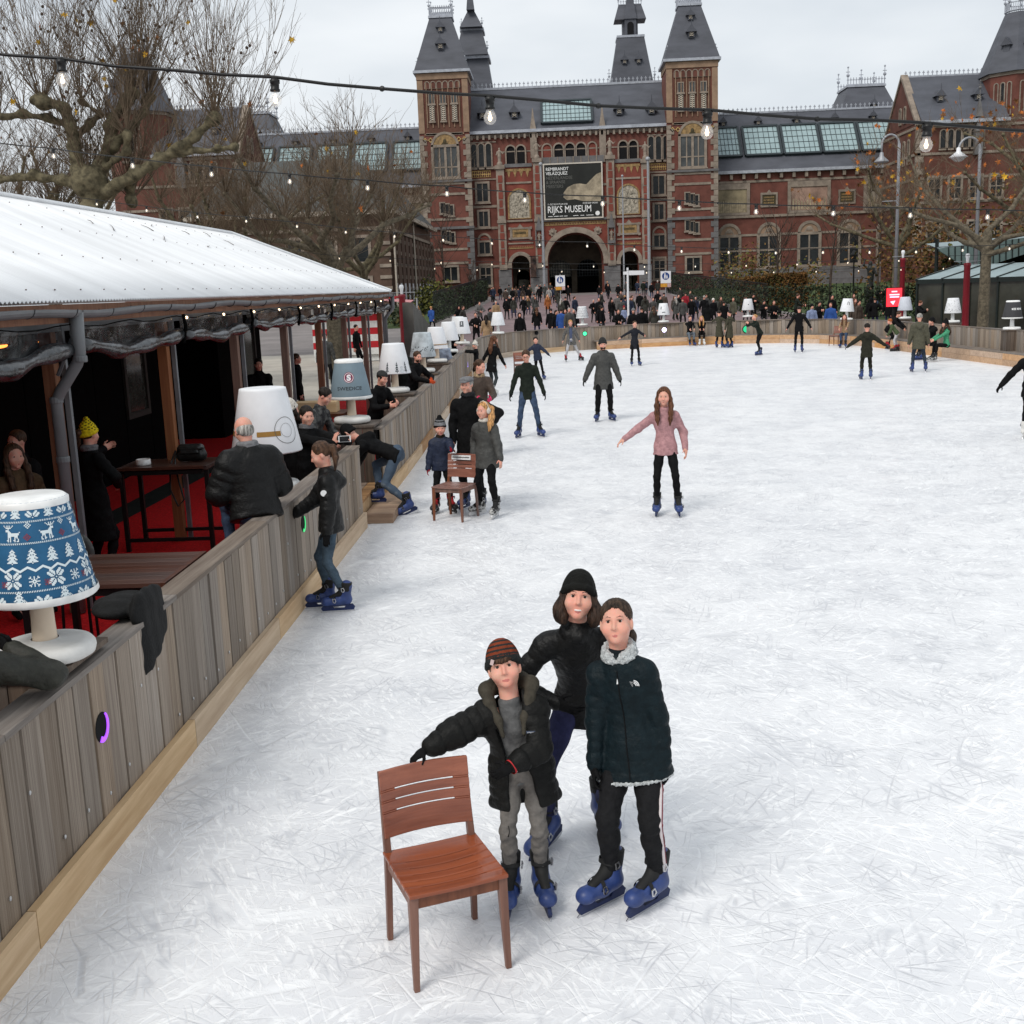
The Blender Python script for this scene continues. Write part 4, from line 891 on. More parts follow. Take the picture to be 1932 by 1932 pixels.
# small raised bench piece where a child kneels
# entry step in the gap of the barrier
st = thing('entry_step', 'low wooden step at the gap in the left barrier', 'step', (-2.6,14.6,0))
b = MB(); b.box(.0,.38,.15,1.8,0,.13); bevel(b.obj('lower_step', pine_old, st), .008)
b = MB(); b.box(-.5,-.03,0,1.85,.0,.27); bevel(b.obj('riser', pine_m, st), .008)
b = MB(); [b.box(-.52+.17*k,-.36+.17*k,-.02,1.87,.27,.305) for k in range(3)]; b.split('tread', pine_old, st)
# ------------------------------------------------------------------ giant table lamps
plastic = mat('white lamp plastic', (.80,.80,.78), rough=.35, var=.06, scale=6, spec=.4)
plastic_w = mat('warm lit stem tint', hexc(226,206,182), rough=.4, var=.04, scale=3)  # warm lamp glow on the stem is put into this beige
snowy = mat('frosty base plastic', (.70,.69,.66), rough=.5, var=.06, scale=4)
R0, R1, ZS0, ZS1 = .31, .205, .37, .90                             # shade radii and heights
def cone_pt(u, v, off=.003):                                       # u = angle, v = 0..1 up the shade
    r = R0+(R1-R0)*v+off; return (r*math.cos(u), r*math.sin(u), ZS0+(ZS1-ZS0)*v)
def wrap_text(s_, size, u0, v0, m_, par, sx=1.0, bold=.0):
    o = text('lettering', s_, size, m_, None, align='CENTER', ext=0, bold=bold); me = o.data
    for v in me.vertices:
        x, y = v.co.x*sx, v.co.y; vv = v0+y/(ZS1-ZS0); r = R0+(R1-R0)*vv; v.co = cone_pt(u0+x/r, vv, .004)
    o.rotation_euler = (0,0,0); o.parent = par; return o
def wrap_bits(mb, rows, u0, v0, px, off=.003, flip=False):
    """knitted pixels: rows top to bottom, px metres"""
    dv = px/(ZS1-ZS0)
    for j, row in enumerate(rows):
        v = v0+(len(rows)-j-1)*dv; r = R0+(R1-R0)*v; du = px/r
        i = 0
        while i < len(row):
            if row[i] in 'X#':
                k = i
                while k < len(row) and row[k] in 'X#': k += 1
                a, c = u0+(i-len(row)/2)*du, u0+(k-len(row)/2)*du; n = max(1, (k-i)//3)
                for q in range(n):
                    a1, c1 = a+(c-a)*q/n, a+(c-a)*(q+1)/n; mb.add([cone_pt(a1,v,off),cone_pt(c1,v,off),cone_pt(c1,v+dv,off),cone_pt(a1,v+dv,off)], [(0,1,2,3)])
                i = k
            else: i += 1
def wrap_poly(mb, pts, off=.003):                                  # pts (u,v)
    tr = tessellate_polygon([[Vector((p[0], p[1], 0)) for p in pts]]); mb.add([cone_pt(p[0], p[1], off) for p in pts], tr)
def shade_mesh(m_): b = MB(); b.lathe([(R0-.012,ZS0+.02),(R0-.004,ZS0-.012),(R0,ZS0),(R1,ZS1),(R1-.004,ZS1+.018),(R1-.03,ZS1+.022),(0.001,ZS1+.012)], 48, cap=False); return b.mesh('shade', m_, True)
def stem_mesh(m_): b = MB(); b.lathe([(.075,.08),(.068,.1),(.064,.2),(.06,.42),(.05,.5)], 24); return b.mesh('stem', m_, True)
def base_mesh(m_): b = MB(); b.lathe([(.0005,0),(.24,0),(.262,.012),(.27,.04),(.268,.062),(.25,.085),(.2,.092),(.09,.096),(.075,.11)], 48, cap=False); return b.mesh('base', m_, True)
STEM, STEMW, BASE, BASEW = stem_mesh(plastic), stem_mesh(plastic_w), base_mesh(plastic), base_mesh(snowy)
SHADES = {}
def lamp(x, y, z, label, colour=None, warm=False, rz=0.0, s=1.0, rims=False):
    t = thing('giant_lamp', label, 'lamp', (x,y,z), rz, 'giant table lamps on the rink barrier'); t.scale = (s,)*3
    link('base', BASEW if warm else BASE, t); link('stem', STEMW if warm else STEM, t)
    m_ = colour or plastic
    if m_.name not in SHADES: SHADES[m_.name] = shade_mesh(m_)
    sh = link('shade', SHADES[m_.name], t)
    if rims:
        b = MB(); b.lathe([(R0-.004,ZS0-.014),(R0+.009,ZS0),(R0+.004,ZS0+.03)], 40, cap=False); b.obj('rim', plastic, sh, smooth=True); b = MB(); b.lathe([(R1+.006,ZS1-.02),(R1+.006,ZS1+.01),(R1-.02,ZS1+.03),(.001,ZS1+.028)], 40, cap=False); b.obj('rim', plastic, sh, smooth=True)
    return t, sh
def stand(x, y, label, d=.62, w_=.62, h=1.14, over=0.0):
    t = thing('lamp_stand', label, 'stand', (x,y,0), 0, 'plank boxes the giant lamps stand on')
    for k in range(4):
        b = MB(); b.box(-w_/2+k*w_/4+.003, -w_/2+(k+1)*w_/4-.003, -d/2, -d/2+.025, 0, h-.03); b.obj('front_plank', stand_m, t)
        b = MB(); b.box(-w_/2+.002, -w_/2+.025, -d/2+.03+k*(d-.03)/4, -d/2+.024+(k+1)*(d-.03)/4, 0, h-.03); b.obj('side_plank', stand_m, t)
        b = MB(); k0, k1 = -d/2-.02+k*(d+.04)/4+.002, -d/2-.02+(k+1)*(d+.04)/4-.002; b.box(-w_/2-.02, w_/2+.02+over, k0, k1, h-.03, h); b.obj('top_plank', stand_m, t)
    return t
stand_m = wood('dark stand plank', hexc(74,62,52), hexc(112,96,82), hexc(60,44,34), rand=.12)
dw = lambda a: a-math.pi/2                                         # angle that faces the camera side (-y)
# 1 the blue knitted lamp
blue = mat('knit blue', hexc(42,96,134), rough=.6, var=.06, scale=8, bump=.1, bscale=120)
knit = mat('knit white', hexc(214,226,230), rough=.7, var=0); knitred = mat('knit red', hexc(140,60,72), rough=.7, var=0)
TREE = ['.....X.....','....XXX....','...XX.XX...','....XXX....','...XXXXX...','..XX.X.XX..','...XXXXX...','..XXXXXXX..','.XX.XXX.XX.','...XXXXX...','..XXXXXXX..','.XXXX.XXXX.','.....X.....']
DEER = ['X..X.X..X......','.X.X.X.X.......','..XXXXX........','....X..........','..XXX..........','..XXXX.........','....XXX.......X','....XXXXXXXXXX.','....XXXXXXXXXX.','....XXXXXXXXX..','....XXX...XXX..','....X.X...X.X..','....X.X...X..X.','...XX.X..XX..X.','....X.X...X.XX.']
STAR = ['..XX.....XX..','..XXX...XXX..','XX.XXX.XXX.XX','XXX.XX.XX.XXX','.XXX.X.X.XXX.','..XXX...XXX..','......X......','..XXX...XXX..','.XXX.X.X.XXX.','XXX.XX.XX.XXX','XX.XXX.XXX.XX','..XXX...XXX..','..XX.....XX..']
FLAK = ['.X..X..X.','XX..X..XX','..X.X.X..','...XXX...','XXXX.XXXX','...XXX...','..X.X.X..','XX..X..XX','.X..X..X.']
DIA = ['..X..','.X.X.','X.X.X','.X.X.','..X..']
p = PZ(96,1238,1.15); bl_rz = .0
t, sh = lamp(p[0]-.02, p[1], 1.15, 'giant table lamp with blue knitted reindeer shade at the left edge', blue, True, 0, .95, True)
stand(-3.02, p[1], 'dark plank box under the blue knitted lamp', w_=.66, d=.66, h=1.145, over=.08)
b = MB(); b2 = MB(); n = 16; pxs = .0062
for i in range(n):
    u = 2*math.pi*i/n
    wrap_bits(b, TREE, u, .43, pxs)
    if i % 2 == 0:
        wrap_bits(b, TREE, u+.1, .875, pxs*.9); wrap_bits(b, STAR, u, .185, pxs*1.12); wrap_bits(b, FLAK, u+.39, .20, pxs); wrap_bits(b, TREE, u+.1, .015, pxs); wrap_bits(b, STAR[:7], u+.5, .015, pxs*1.1); wrap_bits(b, STAR[:7], u+.5, .88, pxs*.9)
        wrap_bits(b, [r[::-1] for r in DEER] if i % 4 else DEER, u, .655, pxs*.95); wrap_bits(b, DIA, u+.36, .78, pxs*1.1); wrap_bits(b2, DIA, u+.33, .66, pxs*1.2); wrap_bits(b2, FLAK, u+.62, .2, pxs*.6)
    wrap_bits(b, DIA, u+.19, .035, pxs*.8)
for v in (.145,.625,.84):
    for i in range(150): a = 2*math.pi*i/150; d_ = .0062; wrap_poly(b, [(a, v), (a+.021, v), (a+.042, v+.018), (a+.021, v+.018)])
nz_ = 22
for i in range(nz_):
    a0, a1, a2 = [2*math.pi*(i+f)/nz_ for f in (0,.5,1)]
    wrap_poly(b, [(a0,.345),(a1,.385),(a1,.41),(a0,.37)]); wrap_poly(b, [(a1,.385),(a2,.345),(a2,.37),(a1,.41)])
tag(b.obj('knit_print', knit, sh, fixn=False), kind='stuff'); tag(b2.obj('knit_print_red', knitred, sh, fixn=False), kind='stuff')
# 2 white lamp with a gold band behind the seated man
whm = mat('white shade', (.80,.81,.83), rough=.5, var=.02); ghost = mat('grey print', (.12,.12,.11), var=0); goldp = mat('gold band print', hexc(150,112,52), rough=.5, var=.08)
p = np.array([-3.35, 12.9]); t, sh = lamp(p[0], p[1], .80, 'giant white lamp with gold band behind the bald man in black puffer', whm, False, 0, 1.3)
stand(p[0], p[1], 'plank box under the gold banded white lamp', h=.80)
b = MB()
for (a0, a1) in ((-2.75,-1.75),(-1.6,-.85)): 
    for q in range(6): u0, u1 = a0+(a1-a0)*q/6, a0+(a1-a0)*(q+1)/6; wrap_poly(b, [(u0,.28),(u1,.28),(u1,.36),(u0,.36)])
b.obj('band_print', goldp, sh, fixn=False)
b = MB()
for c_ in (-.62,-2.98):
    for rr in (.115,.06):
        for i in range(32): a, c = 2*math.pi*i/32, 2*math.pi*(i+1)/32; wrap_poly(b, [(c_+x*rr/.27, .36+y*rr/.53) for x, y in ((math.cos(a),math.sin(a)),(math.cos(c),math.sin(c)),(.96*math.cos(c),.96*math.sin(c)),(.96*math.cos(a),.96*math.sin(a)))], .004)
tag(b.obj('badge_print', ghost, sh, fixn=False), kind='stuff')
# 3 SWEDICE
sw = mat('grey blue shade', hexc(122,140,150), rough=.55, var=.03); mar = mat('maroon print', hexc(122,28,66), rough=.5, var=0); pk = mat('white logo', (.8,.76,.78), var=0); dk = mat('dark print', hexc(52,58,62), var=0)
p = PZ(667,797,1.15); t, sh = lamp(-3.02, p[1], 1.15, 'giant lamp with grey blue shade reading SWEDICE', sw, True, 0, 1.0, True)
stand(-2.99, p[1]+.0, 'plank box under the grey blue SWEDICE lamp', w_=.66, d=.7)
wrap_text('SWEDICE', .07, dw(.14), .24, dk, sh, 1.28, .0006)
b = MB(); b.cur = 0; c0 = dw(.13)
def disc(mb, u0, v0, r, off, n=32): wrap_poly(mb, [(u0+r*math.cos(2*math.pi*i/n)/.26, v0+r*math.sin(2*math.pi*i/n)/.53) for i in range(n)], off)
b = MB(); disc(b, c0, .58, .078, .003); b.obj('logo_print', mar, sh, fixn=False); b = MB(); disc(b, c0, .58, .070, .0036); b.obj('logo_ring', pk, sh, fixn=False); b = MB(); disc(b, c0, .58, .060, .0042); b.obj('logo_disc', mar, sh, fixn=False)
o = wrap_text('S', .115, c0, .58-.041/.53, pk, sh, 1.1, .006)
for v in o.data.vertices: v.co.x *= 1.006; v.co.y *= 1.006
# 4 trees lamp
p = PZ(750,740,1.15); t, sh = lamp(-3.05, p[1], 1.15, 'giant white lamp printed with dark fir trees and snowmen', whm, True)
stand(-3.0, p[1], 'plank box under the fir tree lamp'); b = MB(); b2 = MB()
for i in range(7):
    u = dw(0)-.33+2*math.pi*i/10
    for k in range(3): wrap_poly(b, [(u-.12+.025*k, .07+k*.1),(u+.12-.025*k, .07+k*.1),(u,.07+k*.1+.15)], .003+.0004*k)
    wrap_poly(b, [(u-.02,.02),(u+.02,.02),(u+.02,.08),(u-.02,.08)])
    if i % 2:
        for rr, vv in ((.04,.08),(.03,.2)): disc(b2, u+.33, vv, rr, .003, 14)
for k in range(5):
    for i in range(7): u = dw(0)-.33+2*math.pi*i/10; wrap_poly(b2, [(u-.1+.02*k, .1+.07*k),(u+.1-.02*k,.1+.07*k),(u+.09-.02*k,.115+.07*k),(u-.09+.02*k,.115+.07*k)], .0048)
b.obj('tree_print', dk, sh, fixn=False); b2.obj('snow_print', mat('pale print', hexc(196,200,204), var=0), sh, fixn=False)
# 5 frosty lamp
fr = mat('frosty grey shade', hexc(176,184,188), rough=.6, scale=5, var=.16, detail=5)
p = PZ(802,702,1.15); t, sh = lamp(-3.1, p[1], 1.15, 'giant frosty grey lamp with dark sleigh print', fr, True); stand(-3.08, p[1], 'plank box under the frosty grey lamp', h=1.13)
b = MB(); rr = random.Random(4)
for i in range(40): u, v = dw(0)+rr.uniform(-1.3,1.3), .2+rr.random()*.22; s_ = rr.uniform(.015,.05); wrap_poly(b, [(u-s_,v),(u,v-.02),(u+s_*1.6,v+.015),(u+.2*s_,v+.05)])
b.obj('sleigh_print', dk, sh, fixn=False)
# the rest of the left side
for x, y, lab, wm in ((831,683,'giant white lamp with a beaded ring low on its shade',True),):
    p = PZ(x,y,1.15); t, sh = lamp(-3.15, p[1], 1.15, lab, whm, wm); stand(-3.15, p[1], 'plank box under the beaded white lamp', h=1.13)
    b = MB(); b.lathe([(R0-.008,ZS0+.09),(R0+.002,ZS0+.1),(R0-.012,ZS0+.11)],40,cap=False); b.obj('ring_print', goldp, sh)
for x, y, lab in ((862,664,'plain white giant lamp behind the young man in black hood'),(884,645,'plain white giant lamp just right of the young man, leaning'),(905,648,'giant white lamp with a square black stamp on its shade')):
    p = PZ(x,y,1.15); t, sh = lamp(-3.25-(.25 if x == 884 else 0), p[1], 1.15, lab, whm, x == 905)
    if x == 905:
        b = MB(); u = dw(.12); rr = random.Random(2)
        for i in range(5):
            for j in range(6):
                if rr.random() < .72 or i in (0,4): wrap_poly(b, [(u-.3+i*.11,.45+j*.06),(u-.2+i*.11,.45+j*.06),(u-.2+i*.11,.5+j*.06),(u-.3+i*.11,.5+j*.06)])
        b.obj('stamp_print', dk, sh, fixn=False)
for x, y, lab, k in ((940,628,'plain white giant lamp at the bend of the far barrier',0),(1099,613,'giant white lamp with a diamond lattice shade on the far barrier',1),(1252,607,'giant white lamp with small grey lettering on its shade, far barrier',2),(1411,597,'giant white lamp with one small dark mark, far barrier',3),(1597,602,'tilted white giant lamp with a grey square on the far barrier',4),(1707,600,'pale grey white giant lamp in front of the red screen',5),(1797,607,'giant white lamp covered in dark leaf strokes',6),(1909,620,'giant lamp with charcoal shade and white rims at the right edge',7)):
    p = PZ(x,y,1.12); char = mat('charcoal shade', hexc(62,62,64), rough=.7, var=.04) if k == 7 else (mat('pale grey shade', (.62,.65,.72), rough=.6, var=.03) if k == 5 else whm)
    q = min(resample(RINK[6:26], .2), key=lambda c: abs(px_(c)-x)) if False else None
    t, sh = lamp(p[0], p[1], 1.085, lab, char, False, 0, 1.0, k == 7); b = MB(); u = dw(-.05); rr = random.Random(k)
    if k == 1:
        for i in range(14):
            for j in range(4): a = u-1.6+i*.25+(j % 2)*.125; v = .1+j*.22; wrap_poly(b, [(a,v+.01),(a+.02,v),(a+.145,v+.2),(a+.125,v+.21)]); wrap_poly(b, [(a+.25,v),(a+.27,v+.01),(a+.145,v+.21),(a+.125,v+.2)])
    if k == 2: 
        for i in range(6): wrap_poly(b, [(u-.3+i*.1,.18),(u-.23+i*.1,.18),(u-.23+i*.1,.28),(u-.3+i*.1,.28)])
        wrap_poly(b, [(u-.6,.5),(u-.45,.5),(u-.45,.75),(u-.6,.75)])
    if k == 3: disc(b, u, .52, .025, .003, 10); 
    if k == 4: wrap_poly(b, [(u-.2,.55),(u+.15,.5),(u+.2,.75),(u-.15,.8)]); t.rotation_euler.y = .05
    if k == 6:
        for i in range(70): a, v, l = u+rr.uniform(-1.5,1.5), rr.uniform(.06,.9), rr.uniform(.03,.1); s_ = rr.choice((-1,1)); wrap_poly(b, [(a,v),(a+.035,v+.01),(a+s_*l+.02,v+l),(a+s_*l,v+l)])
    if k == 7: wrap_text('ICE RINK', .085, u+.25, .5, plastic, sh, 1.0, .003)
    if b.n: b.obj('shade_print', dk, sh, fixn=False)
    stand(p[0], p[1]+.0, 'plank box carrying the '+{5:'pale grey white lamp before the red screen',6:'leaf stroke lamp',7:'charcoal lamp'}[k], w_=.5, d=.5, h=1.08) if k in (5,6,7) else None
# ------------------------------------------------------------------ the bar pavilion on the left
pav = thing('bar_pavilion', 'open sided bar pavilion with white corrugated roof, wooden posts and rolled clear tarps', 'pavilion', (0,0,0))
roofw = mat('white corrugated sheet', (.80,.81,.82), rough=.4, var=.04, scale=.6, stretch=(.3,3,1), spec=.3); postw = wood('brown post', hexc(128,78,48), hexc(156,102,64), hexc(104,62,38), rand=.08)
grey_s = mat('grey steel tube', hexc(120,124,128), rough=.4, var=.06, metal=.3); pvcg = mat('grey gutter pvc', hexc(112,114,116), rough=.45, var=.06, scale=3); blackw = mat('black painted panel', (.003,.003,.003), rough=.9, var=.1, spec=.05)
EX, EZ, RX, RZp, Y0p, Y1p = -4.5, 3.04, -7.9, 4.58, 2.0, 32.0
def roof_sheet(x0, side):
    pitch = .0765; n = int((Y1p-Y0p)/pitch*6); ys = np.linspace(Y0p, Y1p, n); vmax = np.clip(np.minimum((Y1p-ys)/3.4, (ys-Y0p)/3.4), .02, 1); rows = 5
    V = np.zeros((rows, n, 3))
    for j in range(rows):
        v = vmax*j/(rows-1); V[j, :, 0] = x0+(RX-x0)*v; V[j, :, 1] = ys; V[j, :, 2] = EZ+(RZp-EZ)*v+.011*np.sin(2*math.pi*ys/pitch)
    F = [(j*n+i, j*n+i+1, (j+1)*n+i+1, (j+1)*n+i) for j in range(rows-1) for i in range(n-1)]
    b = MB(); b.add(V.reshape(-1, 3), F); o = b.obj('roof_sheet', roofw, pav, smooth=True, fixn=False); s_ = o.modifiers.new('t', 'SOLIDIFY'); s_.thickness = .004; return o
roof_sheet(EX, 1); roof_sheet(-11.3, -1)
b = MB(); b.add([(EX,Y1p,EZ),(-11.3,Y1p,EZ),(RX,28.6,RZp),(EX,Y1p,EZ-.01),(-11.3,Y1p,EZ-.01),(RX,28.6,RZp-.01)], [(0,1,2),(5,4,3),(0,3,4,1),(1,4,5,2),(2,5,3,0)]); b.obj('hip_sheet', roofw, pav)
b = MB(); b.tube([(RX,5.2,RZp+.03),(RX,28.6,RZp+.03),(EX,Y1p,EZ+.03)], .035, 6); b.obj('ridge_cap', roofw, pav)
b = MB()
for k in (.06,.33,.62,.9):
    for i in range(44):
        y = 6+i*.6
        if k < min(1, (Y1p-y)/3.4)-.02: b.sphere((EX+(RX-EX)*k, y, EZ+(RZp-EZ)*k+.018), (.010,.010,.007), 6, 4)
tag(b.obj('roof_screw', mat('rusty screw', (.10,.07,.06), var=0), pav), kind='stuff')
b = MB(); rr = random.Random(9)
for i in range(9):
    k, y = rr.uniform(.6,.97), rr.uniform(17,27); 
    if k > (Y1p-y)/3.4-.05: continue
    p = np.array([EX+(RX-EX)*k, y, EZ+(RZp-EZ)*k+.022]); a = rr.uniform(-.5,.9); d = np.array([-.35*math.cos(a), math.sin(a)+.5, .16*math.cos(a)])*rr.uniform(.3,.9); b.tube([p, p+d*.5+[0,.03,.01], p+d], [.008,.006,.003], 4)
tag(b.obj('fallen_twig', mat('twig', (.06,.045,.035), var=.2), pav), kind='stuff')
b = MB(); b.box(EX-.12, EX-.05, Y0p, Y1p-.1, EZ-.2, EZ-.03); b.obj('fascia_beam', postw, pav); b = MB(); b.box(EX-.28, EX-.2, Y0p, Y1p-.1, 2.76, 2.86); b.obj('eave_rail', grey_s, pav)
def half_gutter(y0, y1):
    ys = np.linspace(y0, y1, int((y1-y0)*3)); A = np.linspace(math.pi, 2*math.pi, 9); V = []; 
    for y in ys:
        z = 2.965+.012*math.sin(y*2.1)-.008*math.sin(y*.7)
        for r in (.072,.064): V += [(EX+.035+r*math.cos(a), y, z+r*math.sin(a)) for a in A]
    n = 18; F = []
    for i in range(len(ys)-1):
        for j in range(8): F += [(i*n+j,i*n+j+1,(i+1)*n+j+1,(i+1)*n+j),(i*n+9+j,(i+1)*n+9+j,(i+1)*n+9+j+1,i*n+9+j+1)]
        F += [(i*n,(i+1)*n,(i+1)*n+9,i*n+9),(i*n+8,i*n+17,(i+1)*n+17,(i+1)*n+8)]
    b = MB(); b.add(np.array(V), F); return b.obj('gutter', pvcg, pav, smooth=False, fixn=False)
half_gutter(Y0p, 10.62); half_gutter(10.66, 20.5); half_gutter(20.54, Y1p+.1)
b = MB()
for i in range(34): y = 2.6+i*.88; z = 2.965+.012*math.sin(y*2.1); b.tube([(EX+.035+.076*math.cos(a), y, z+.076*math.sin(a)) for a in np.linspace(math.pi,2*math.pi,9)], .006, 4)
tag(b.obj('gutter_strap', mat('dark strap', (.04,.04,.042), var=0), pav), kind='stuff')
b = MB(); PY_ = 10.64
b.tube([(EX+.035,PY_,2.93),(EX+.035,PY_,2.55),(EX+.0,PY_,2.46),(EX-.2,PY_+.02,2.2),(EX-.25,PY_+.02,2.1),(EX-.25,PY_+.02,.03)], [.072,.055,.055,.055,.055,.055], 14); b.obj('downpipe', pvcg, pav, smooth=True)
for z in (2.5, 2.12, 1.55, .8): b = MB(); b.lathe([(.06,-.03),(.064,-.02),(.064,.02),(.06,.03)], 14, (EX+.035 if z > 2.4 else EX-.25, PY_+(.02 if z < 2.4 else 0), z)); b.obj('pipe_collar', pvcg, pav)
b = MB(); b.tube([(EX+.035,Y1p-.1,2.93),(EX+.035,Y1p-.1,2.6),(EX-.2,Y1p-.1,2.3),(EX-.2,Y1p-.1,0)], .06, 10); b.obj('downpipe', pvcg, pav, smooth=True)
PYS = [7.7,10.75,13.95,17.1,20.3,23.3,26.2,29.0,31.6]
for i, y in enumerate(PYS):
    b = MB(); b.box(-4.87,-4.75,y-.06,y+.06,.02,2.9); bevel(b.obj('post', postw, pav), .006)
    b = MB(); b.box(-4.74,-4.69,y+.07,y+.12,.02,2.82); b.obj('steel_post', grey_s, pav)
    b = MB(); b.tube([(-4.72,y-.06,2.35),(-4.5,y-.06,2.78)], .02, 6); b.obj('brace', grey_s, pav) if i < 2 else None
for xx in (-9.6, -11.2):
    for y in PYS: b = MB(); b.box(xx-.06,xx+.06,y-.06,y+.06,.02,2.95); b.obj('post', postw, pav)
tarp = mat('clear tarp roll', (.035,.037,.040), rough=.22, var=.5, scale=7, spec=.7, bump=.6, bscale=12, stretch=(1,.6,1))
film = mat('hanging clear film', (.03,.032,.034), rough=.15, var=.5, scale=5, spec=.6, alpha=.55, bump=.5, bscale=9)
for i in range(len(PYS)-1):
    a, c = PYS[i]+.1, PYS[i+1]-.12; n = 15; ys = np.linspace(a, c, n); rr = random.Random(i); sag = (.10,.10,.07,.04)[min(i,3)]; zb = 2.60+.02*(i % 2)
    ph = rr.uniform(0,6); b = MB(); b.tube([(-4.56+.015*math.sin(y*5+ph), y, zb-sag*math.sin(math.pi*(y-a)/(c-a))+.018*math.sin(y*4+ph)) for y in ys], [.075+.022*math.sin(y*7+ph) for y in ys], 12); b.obj('rolled_tarp', tarp, pav, smooth=True)
    V = []; F = []; m_ = 22; ys = np.linspace(a, c, m_)
    for j, (z, amp) in enumerate(((2.80,.0),(2.74,.012),(2.66,.02),(2.58,.02))): V += [(-4.62+amp*math.sin(y*9+ph+j), y, z-(sag if j > 1 else 0)*math.sin(math.pi*(y-a)/(c-a))) for y in ys]
    F = [(j*m_+q, j*m_+q+1, (j+1)*m_+q+1, (j+1)*m_+q) for j in range(3) for q in range(m_-1)]; b = MB(); b.add(V, F); b.obj('tarp_film', film, pav, smooth=True, fixn=False)
    b = MB(); b.tube([(-4.5,c+.05,2.84),(-4.47,c+.02,2.7),(-4.5,c-.02,2.5)], .022, 5); b.obj('tarp_strap', blackw, pav)
# dark booths under the roof, with framed windows
for (x0, x1, y0, y1, wins) in ((-11.1,-7.5,6.0,21.4,((20.2,),)),(-11.1,-7.3,24.6,28.4,((26.6,),))):
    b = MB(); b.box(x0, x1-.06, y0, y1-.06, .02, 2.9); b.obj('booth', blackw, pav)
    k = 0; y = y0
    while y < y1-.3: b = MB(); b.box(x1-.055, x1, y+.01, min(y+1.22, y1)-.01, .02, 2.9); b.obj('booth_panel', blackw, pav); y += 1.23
    b = MB(); b.prism([(x1-1.35,.15),(x1-.2,.15),(x1-.2,2.55),(x1-1.35,2.55)], y1-.05, y1+.02, holes=[[(x1-1.2,.95),(x1-.35,.95),(x1-.35,2.4),(x1-1.2,2.4)]]); o = b.obj('booth_door', mat('dark grey joinery', hexc(52,50,46), var=.1), pav)
    b = MB(); b.box(x1-1.2, x1-.35, y1-.03, y1-.01, .95, 2.4); b.obj('door_glass', mat('booth glass', (.05,.052,.045), rough=.1, var=.2), o)
    for yy in (y0+2.5,) if False else (y1-1.3,):
        b = MB(); b.prism([(yy-.55,1.0),(yy+.55,1.0),(yy+.55,2.4),(yy-.55,2.4)], x1+.002, x1+.05, 'x', holes=[[(yy-.45,1.1),(yy+.45,1.1),(yy+.45,2.3),(yy-.45,2.3)]]); o = b.obj('booth_window', mat('dark grey joinery', (.03,.03,.03)), pav); b = MB(); b.box(x1+.004,x1+.012,yy-.45,yy+.45,1.1,2.3); b.obj('window_glass', MATS['booth glass'], o)
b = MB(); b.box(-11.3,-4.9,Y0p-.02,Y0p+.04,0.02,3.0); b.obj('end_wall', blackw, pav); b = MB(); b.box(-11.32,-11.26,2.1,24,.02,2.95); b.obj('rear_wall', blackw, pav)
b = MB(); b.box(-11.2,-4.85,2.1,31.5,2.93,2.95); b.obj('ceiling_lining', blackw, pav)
warm = emat('warm bulb glow', (1.0,.74,.46), 4.0)
b = MB(); pts = [(EX-.0, y, 2.84-.05*math.sin(math.pi*((y-9) % 1.5)/1.5)) for y in np.arange(8, 32, .375)]
es = thing('eave_lights', 'small warm bulbs strung under the pavilion gutter', 'string lights', (0,0,0)); b.tube(pts, .006, 4); b.obj('cable', blackw, es)
for i in range(11): y = 14+i*1.6; b = MB(); b.sphere((EX+.0,y,2.80), .017, 8, 6); b.obj('bulb', warm, es)
ht = thing('patio_heater', 'glowing orange heater lamps hanging inside the pavilion at the left edge', 'heater', (-6.2,11.6,2.62))
for i in range(3):
    b = MB(); b.lathe([(.13,.06),(.14,0),(.1,-.02)], 14, (.15*i-.1,.9*i,0)); b.obj('reflector', grey_s, ht); b = MB(); b.sphere((.15*i-.1,.9*i,-.03), (.10,.10,.03), 10, 6); b.obj('element', emat('orange element', (1.0,.28,.05), 5.0), ht)
# ------------------------------------------------------------------ tables, chairs and small things in the pavilion
tabw = wood('dark brown slat', hexc(64,36,26), hexc(92,54,38), hexc(46,26,20), rough=.3, rand=.12, along=0, fine=.8); irn = mat('black iron', (.008,.008,.008), rough=.5, var=.1)
def slat_table(label, x0, x1, y0, y1, z, n, legs, m_=None):
    t = thing('bar_table', label, 'table', ((x0+x1)/2,(y0+y1)/2,.02)); cx_, cy_ = (x0+x1)/2, (y0+y1)/2; w_ = (y1-y0)/n
    for i in range(n): b = MB(); b.box(x0-cx_+.04, x1-cx_-.04, y0-cy_+i*w_+.003, y0-cy_+(i+1)*w_-.003, z-.055, z-.02); bevel(b.obj('slat', m_ or tabw, t), .003)
    for xx in (x0-cx_, x1-cx_-.04): b = MB(); b.box(xx, xx+.038, y0-cy_, y1-cy_, z-.065, z-.018); bevel(b.obj('end_board', m_ or tabw, t), .003)
    b = MB(); b.box(x0-cx_+.08,x1-cx_-.08,y0-cy_+.05,y1-cy_-.05,z-.12,z-.07); b.obj('under_frame', irn, t)
    for lx, ly in legs: b = MB(); b.box(lx-.025,lx+.025,ly-.025,ly+.025,0,z-.07); b.obj('leg', irn, t)
    return t
c1, c2, c3 = PZ(394,1036,1.06), PZ(340,1092,1.06), PZ(150,1087,1.06)
slat_table('dark slatted bar table touching the plank barrier', c3[0]-.25, -2.82, c2[1]-.02, c1[1]+.02, 1.04, 9, ((-.6,-.4),(-.6,.4),(.55,-.4),(.55,.4)))
a1, a2 = PZ(262,886,1.06), PZ(405,873,1.06)
TB = slat_table('high dark table with black legs carrying a bag and an ashtray', -5.30, -4.20, 13.3, 14.05, 1.06, 7, ((-.52,-.3),(-.52,.3),(.52,-.3),(.52,.3)))
